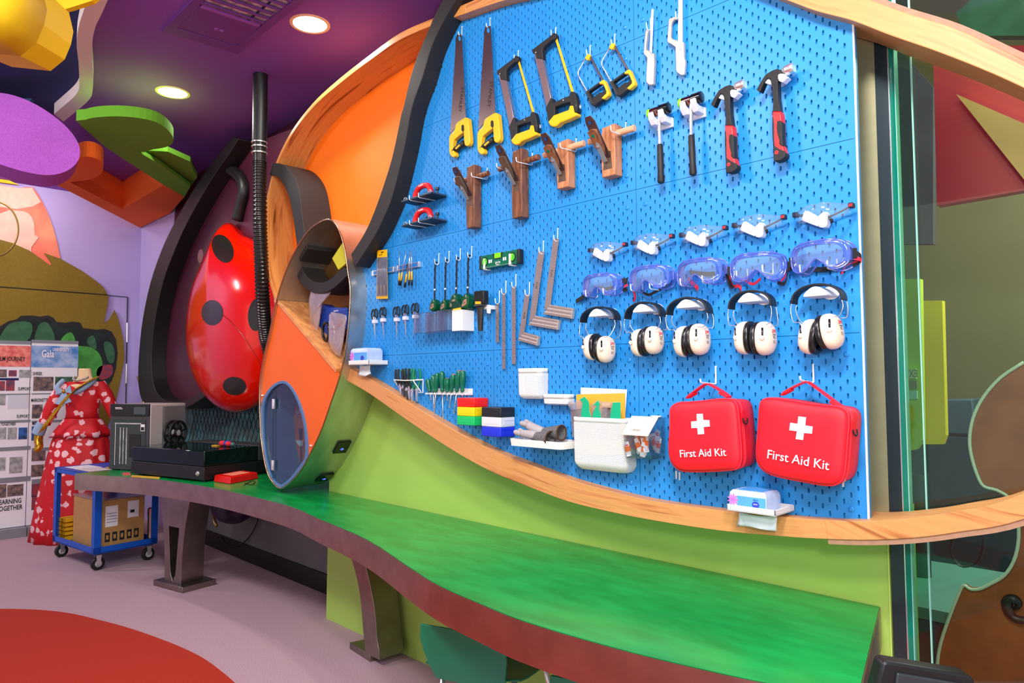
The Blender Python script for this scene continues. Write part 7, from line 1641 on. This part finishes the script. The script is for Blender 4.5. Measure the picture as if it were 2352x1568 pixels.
for k in range(15):
    q = -.15+PI*1.3*k/14-.35; p = AD(194+15*cos(PI*k/14), 866+7*sin(PI*k/14), dep)-f_*(.05+.06*sin(PI*k/14))
    MB().ell(p, .011, .011, .011, 8, 5).build('necklace_bead', 'silver_bead', df, smooth=True)
# ================================================================ blue cart
x0, x1, y0, y1, h = -3.86, -3.08, -.66, -.18, .735; before_cart = set(bpy.data.objects)
ca = thing('tool_cart', ((x0+x1)/2, (y0+y1)/2, 0), 'blue angle iron cart on black casters between the dress and the bench', 'cart')
def fr4(z0_, z1_):
    for b in ((x0, x1, y0, y0+.006), (x0, x1, y1-.006, y1), (x0, x0+.006, y0, y1), (x1-.006, x1, y0, y1)): MB().bx(*b, z0_, z1_).build('rail', 'cart_blue', ca, bevel=.001)
fr4(.13, .18); fr4(h-.04, h)
MB().bx(x0, x1, y0, y1, .132, .140).build('lower_deck', 'cart_blue', ca); MB().bx(x0, x1, y0, y1, h-.012, h-.004).build('upper_deck', 'cart_blue', ca)
for x, sx in ((x0, 1), (x1, -1)):
    for y, sy in ((y0, 1), (y1, -1)):
        MB().prism([(x, y, .13), (x+sx*.05, y, .13), (x+sx*.05, y+sy*.005, .13), (x+sx*.005, y+sy*.005, .13), (x+sx*.005, y+sy*.05, .13), (x, y+sy*.05, .13)], (0, 0, h-.13)).build('upright', 'cart_blue', ca)
        cx, cy = x+sx*.05, y+sy*.05
        cpl = MB().bx(cx-.03, cx+.03, cy-.03, cy+.03, .118, .131).build('caster', 'dark_grey', ca)
        MB().lathe((cx-.016, cy, .05), (1, 0, 0), [(.028, 0), (.045, .002), (.050, .008), (.050, .024), (.045, .030), (.028, .032)], 20).build('wheel', 'black', cpl, smooth='auto')
        MB().lathe((cx+.0165, cy, .05), (1, 0, 0), [(.026, 0), (.024, .003), (.008, .004), (.008, .006), (0, .006)], 16).build('hub', 'photo_grey', cpl)
        for s in (-.02, .02): MB().prism([(cx+s, cy-.02, .12), (cx+s, cy+.02, .12), (cx+s, cy+.012, .045), (cx+s, cy-.012, .045)], (.003, 0, 0)).build('fork', 'chrome', cpl)
# carton on the cart
cb = thing('shipping_carton', (-3.4, -.4, .1405), 'brown shipping carton with white labels and clear wrap on the lower cart deck', 'carton')
X1 = -3.12; X0 = -3.62; Y0_ = -.60; Y1_ = -.27; zt = .52
MB().bx(X0, X1, Y0_, Y1_, .141, zt).build('carton_body', 'cardboard', cb, bevel=.002)
MB().bx(X0-.01, X1+.006, Y0_-.006, Y1_+.006, zt+.001, zt+.012).build('wrap', 'plastic_bag', cb)
def xf(a0, a1, b0, b1, m, name, d=.0012): return MB().bx(X1, X1+d, Y0_+(Y1_-Y0_)*a0, Y0_+(Y1_-Y0_)*a1, .15+(zt-.15)*b0, .15+(zt-.15)*b1).build(name, m, cb)
xf(.10, .38, .45, .88, 'paper', 'label'); xf(.60, .86, .58, .93, 'paper', 'label'); xf(.66, .76, .68, .74, 'print_black', 'barcode', .002)
for k in range(5): xf(.10+.165*k, .10+.165*k+.11, .14, .33, 'print_black', 'handling_mark')
for k in range(5): xf(.125+.165*k, .125+.165*k+.055, .19, .28, 'cardboard', 'mark_symbol', .002)
for k in range(4): xf(.13, .35, .72-.06*k, .73-.06*k, 'print_grey', 'print_line', .002)
cr_ = thing('plastic_crate', (-3.79, -.5, .1405), 'small yellow plastic crate beside the carton on the cart', 'crate')
for b in ((-3.845, -3.735, -.62, -.615), (-3.845, -3.735, -.505, -.50), (-3.845, -3.88, -.62, -.50), (-3.805, -3.735, -.62, -.50)):
    for z in (.15, .185, .22, .255, .29): MB().bx(*b, z, z+.024).build('slat', 'crate_yellow', cr_)
MB().bx(-3.845, -3.735, -.62, -.50, .141, .15).build('bottom', 'crate_yellow', cr_)
o = MB().lathe((-3.125, -.215, .1405), (0, 0, 1), [(.026, 0), (.026, .02), (.024, .03), (.024, .20), (.026, .21), (.026, .27), (.012, .28), (0, .281)], 16).build('spray_can', mat('can_silver', (170, 150, 150), .2, .9), smooth='auto'); tag(o, 'slim silver spray can standing at the right rear of the cart', 'can')
for i, (a, b, c, d, m, lab) in enumerate(((-3.82, -3.55, -.6, -.42, 'paper', 'white printed sheet lying on the cart top'), (-3.56, -3.30, -.62, -.45, 'felt_white', 'pale printed card lying at the front of the cart top'), (-3.46, -3.26, -.44, -.34, 'folder', 'tan thin board lying on the cart top'))):
    o = MB().bx(a, b, c, d, h-.0035+.003*i, h-.001+.003*i).build('printed_sheet', m); tag(o, lab, 'paper')
sp = thing('filament_reel', (-3.5, -.30, h-.004), 'empty black filament reel lying on the cart top', 'reel')
MB().lathe((-3.5, -.30, h-.004), (0, 0, 1), [(.085, 0), (.085, .005), (.035, .006), (.035, .05), (.085, .051), (.085, .056), (.02, .056)], 24).build('reel_body', 'black', sp, smooth='auto')
for o in [q for q in bpy.data.objects if q not in before_cart or q is ca]:
    if o.parent is None and o.type in ('EMPTY', 'MESH'):
        d = o.location-V((x0, y0, 0)); a = math.radians(8); o.location = V((x0+d.x*cos(a)-d.y*sin(a), y0+d.x*sin(a)+d.y*cos(a), o.location.z)); o.rotation_euler.z = a
# ================================================================ 3d printer
FWh = V((FW.x, FW.y, 0)).normalized(); RTh = V((RT.x, RT.y, 0)).normalized(); ph = math.radians(17)
e1 = RTh*cos(ph)-FWh*sin(ph); e2 = RTh*sin(ph)+FWh*cos(ph); P0 = AZ(250, 1079, BT+.001); P0.z = BT+.001
TP = M(((e1.x, e2.x, 0, P0.x), (e1.y, e2.y, 0, P0.y), (0, 0, 1, P0.z), (0, 0, 0, 1)))
pr = thing('printer', P0, 'grey and black desktop 3d printer with glass door at the left end of the bench', '3d printer')
w_, d_, hh = .37, .37, .50
MB(TP).bx(.004, w_, .012, d_, .012, hh).build('housing', 'printer_grey', pr, bevel=.008, seg=3)
MB(TP).bx(0, w_-.002, -.004, .012, hh*.82, hh+.002).build('top_panel', 'black', pr, bevel=.004); dfr = MB(TP).bx(0, w_-.002, 0, .011, .008, hh*.815).build('door', 'dark_grey', pr, bevel=.003)
MB(TP).bx(.03, w_-.03, -.003, .004, .035, hh*.77).build('door_glass', 'laser_green' if 0 else mat('smoked', (34, 36, 38), .08), dfr)
for k in (.10, .13, .16): MB(TP).bx(w_*.0+k, k+.010, -.0045, -.003, .05, hh*.65).build('guide_rod', 'photo_grey', pr)
MB(TP).bx(.055, .06, -.0045, -.003, .04, hh*.72).build('guide_rail', 'chrome', pr); MB(TP).bx(.05, .30, -.0045, -.003, hh*.70, hh*.72).build('gantry', 'photo_grey', pr); MB(TP).bx(.19, .30, -.0048, -.003, hh*.2, hh*.55).build('tool_head', 'black', pr)
MB(TP).bx(w_*.62, w_*.92, -.006, -.004, hh*.85, hh*.96).build('screen', mat('lcd', (60, 66, 72), .1), pr)
for k in range(2): MB(TP).bx(w_*.14, w_*(.30+.03*k), -.0055, -.004, hh*(.945-.018*k), hh*(.953-.018*k)).build('faint_print', 'print_white', pr)
MB(TP).bx(w_*.80, w_*.90, -.0045, -.003, hh*.60, hh*.70).build('warning_label', 'white', pr); MB(TP).bx(w_*.81, w_*.89, -.0052, -.004, hh*.61, hh*.66).build('warning_print', 'black', pr)
for k in range(2): MB(TP).bx(.012+.3*k, .05+.3*k, .02, .06, 0, .013).build('foot', 'black', pr)
# spool on the side
sc_ = TP @ V((w_+.035, d_*.60, hh*.55)); ax = e1
MB(TP).bx(w_, w_+.02, d_*.35, d_*.98, hh*.2, hh*.96).build('spool_bay', 'bin_clear', pr)
for off in (0, .05):
    c = sc_+ax*(off-.02); e = e2; 
    def rp_(r, q): return c+e*(r*cos(q))+V((0, 0, r*sin(q)))
    spo = MB().tube([rp_(.088, 2*PI*k/36) for k in range(36)], .010, 6, True).build('spool', 'black', pr, smooth=True)
    MB().tube([rp_(.030, 2*PI*k/20) for k in range(20)], .010, 6, True).build('hub', 'black', spo, smooth=True)
    for k in range(6):
        q = 2*PI*k/6+.3; MB().tube([rp_(.03, q), rp_(.086, q)], .008, 6).build('spoke', 'black', spo)
MB().cyl(sc_-ax*.02, sc_+ax*.035, .026, .026, 16).build('spool_core', 'photo_grey', pr, smooth='auto')
# ================================================================ laser cutter on the bench
k_ = 1.075
def c2(x, y): return V((3.006+(x-3.006)*k_, -2.106+(y+2.106)*k_, BT+.001))
A = c2(-2.207, -.568); B = c2(-1.471, -.369); u = (B-A); ul = u.length; u = u.normalized(); v = V((-u.y, u.x, 0))
TL = M(((u.x, v.x, 0, A.x), (u.y, v.y, 0, A.y), (0, 0, 1, A.z), (0, 0, 0, 1)))
lc_ = thing('laser_cutter', A, 'low black laser cutter with dark green glass lid on the bench', 'laser cutter')
wd, dp = ul, .62
MB(TL).bx(0, wd, 0, dp, .012, .10).build('base_case', 'dark_grey' if 0 else 'black', lc_, bevel=.004)
MB(TL).bx(.004, wd-.004, .004, dp-.004, .101, .205).build('glass_lid', 'laser_green', lc_, bevel=.006, label='dark green glass lid')
MB(TL).bx(.0, wd, dp*.72, dp, .101, .208).build('rear_cover', 'dark_grey', lc_, bevel=.004)
MB(TL).lathe((wd-.06, -.001, .055), (0, -1, 0), [(.016, 0), (.016, .004), (.010, .006), (.009, .012), (0, .013)], 16).build('power_button', 'chrome', lc_, smooth='auto')
for a in (.04, wd-.08):
    for b in (.04, dp-.08): MB(TL).bx(a, a+.04, b, b+.04, 0, .013).build('foot', 'black', lc_)
ty = thing('knitted_toy', TL @ V((wd-.16, dp*.55, .206)), 'small red and blue knitted toy lying on the black laser cutter', 'toy')
for k, (a, b, r, m) in enumerate(((.0, 0, .024, 'yarn_red'), (.035, .01, .024, 'yarn_blue'), (.065, 0, .022, 'yarn_red'), (.03, .03, .022, 'yarn_blue'), (.09, .015, .018, 'teal_panel'))):
    MB(TL).ell((wd-.22+a, dp*.5+b, .207+r*.8), r*1.2, r, r*.8, 12, 7).build('yarn_ball', m, ty, smooth=True)
o = MB(TL).bx(wd-.30, wd-.24, dp*.45, dp*.5, .2065, .212).build('wood_chip', 'folder'); tag(o, 'small tan chip beside the knitted toy', 'chip')
# red case, thin strips, cable
A = AZ(492, 1108, BT+.001); B = AZ(530, 1112, BT+.001); u = (AZ(594, 1100, BT+.001)-B); 
rb = thing('tool_case', A, 'flat red plastic case lying on the bench beside the steel tube', 'case')
r0 = AZ(490, 1106, BT+.001); r1 = AZ(528, 1112, BT+.001); r2 = AZ(594, 1099, BT+.001); r3 = r0+(r2-r1)
lo = [r0, r1, r2, r3]; MB().frustum(lo, [p+V((0, 0, .045)) for p in [q+(sum(lo, V((0, 0, 0)))/4-q)*.06 for q in lo]]).build('case_body', 'toolbox_red', rb, bevel=.006, seg=3)
cc = sum(lo, V((0, 0, 0)))/4; MB().prism([cc+(p-cc)*.6+V((0, 0, .0455)) for p in lo], (0, 0, .001)).build('pale_label', 'peach', rb)
o = MB().prism([AZ(*p, BT+.001) for p in [(303, 1092), (368, 1096), (366, 1099), (301, 1095)]], (0, 0, .004)).build('wood_strip', 'folder'); tag(o, 'thin tan strip lying on the bench in front of the laser cutter', 'strip')
o = MB().prism([AZ(*p, BT+.001) for p in [(281, 1087), (298, 1086), (300, 1090), (283, 1091)]], (0, 0, .006)).build('eraser', mat('coral', (230, 90, 90), .6)); tag(o, 'small coral piece at the left end of the bench', 'eraser')
o = MB().tube(sm([AZ(x, y, BT+.003) for x, y in [(562, 1108), (570, 1112), (580, 1112), (586, 1106), (578, 1104), (570, 1108), (560, 1114)]], 4), .002, 6).build('cable_scrap', 'black'); tag(o, 'short black cable curl beside the red case', 'cable')
o = MB().tube(sm([AY(x, y, WB-.03) for x, y in [(494, 1235), (506, 1233), (514, 1246), (528, 1254), (548, 1252), (566, 1240), (580, 1222), (590, 1200), (594, 1188)]], 4), .005, 6).build('power_cable', 'black', smooth=True); tag(o, 'black power cable drooping along the grey wall under the bench', 'cable')
bk = thing('purple_bin', AY(535, 1195, .35), 'dark purple round tub hanging under the far bench against the grey wall', 'tub')
c = AY(535, 1180, .25); MB().ell((c.x, .24, c.z+.05), .24, .14, .12, 20, 10).build('tub_body', mat('dark_violet', (40, 16, 60), .4), bk, smooth=True)
MB().tube([AY(x, y, .2) for x, y in [(489, 1180), (492, 1195), (497, 1208)]], .014, 8).build('brass_arm', 'brass', bk, smooth=True)
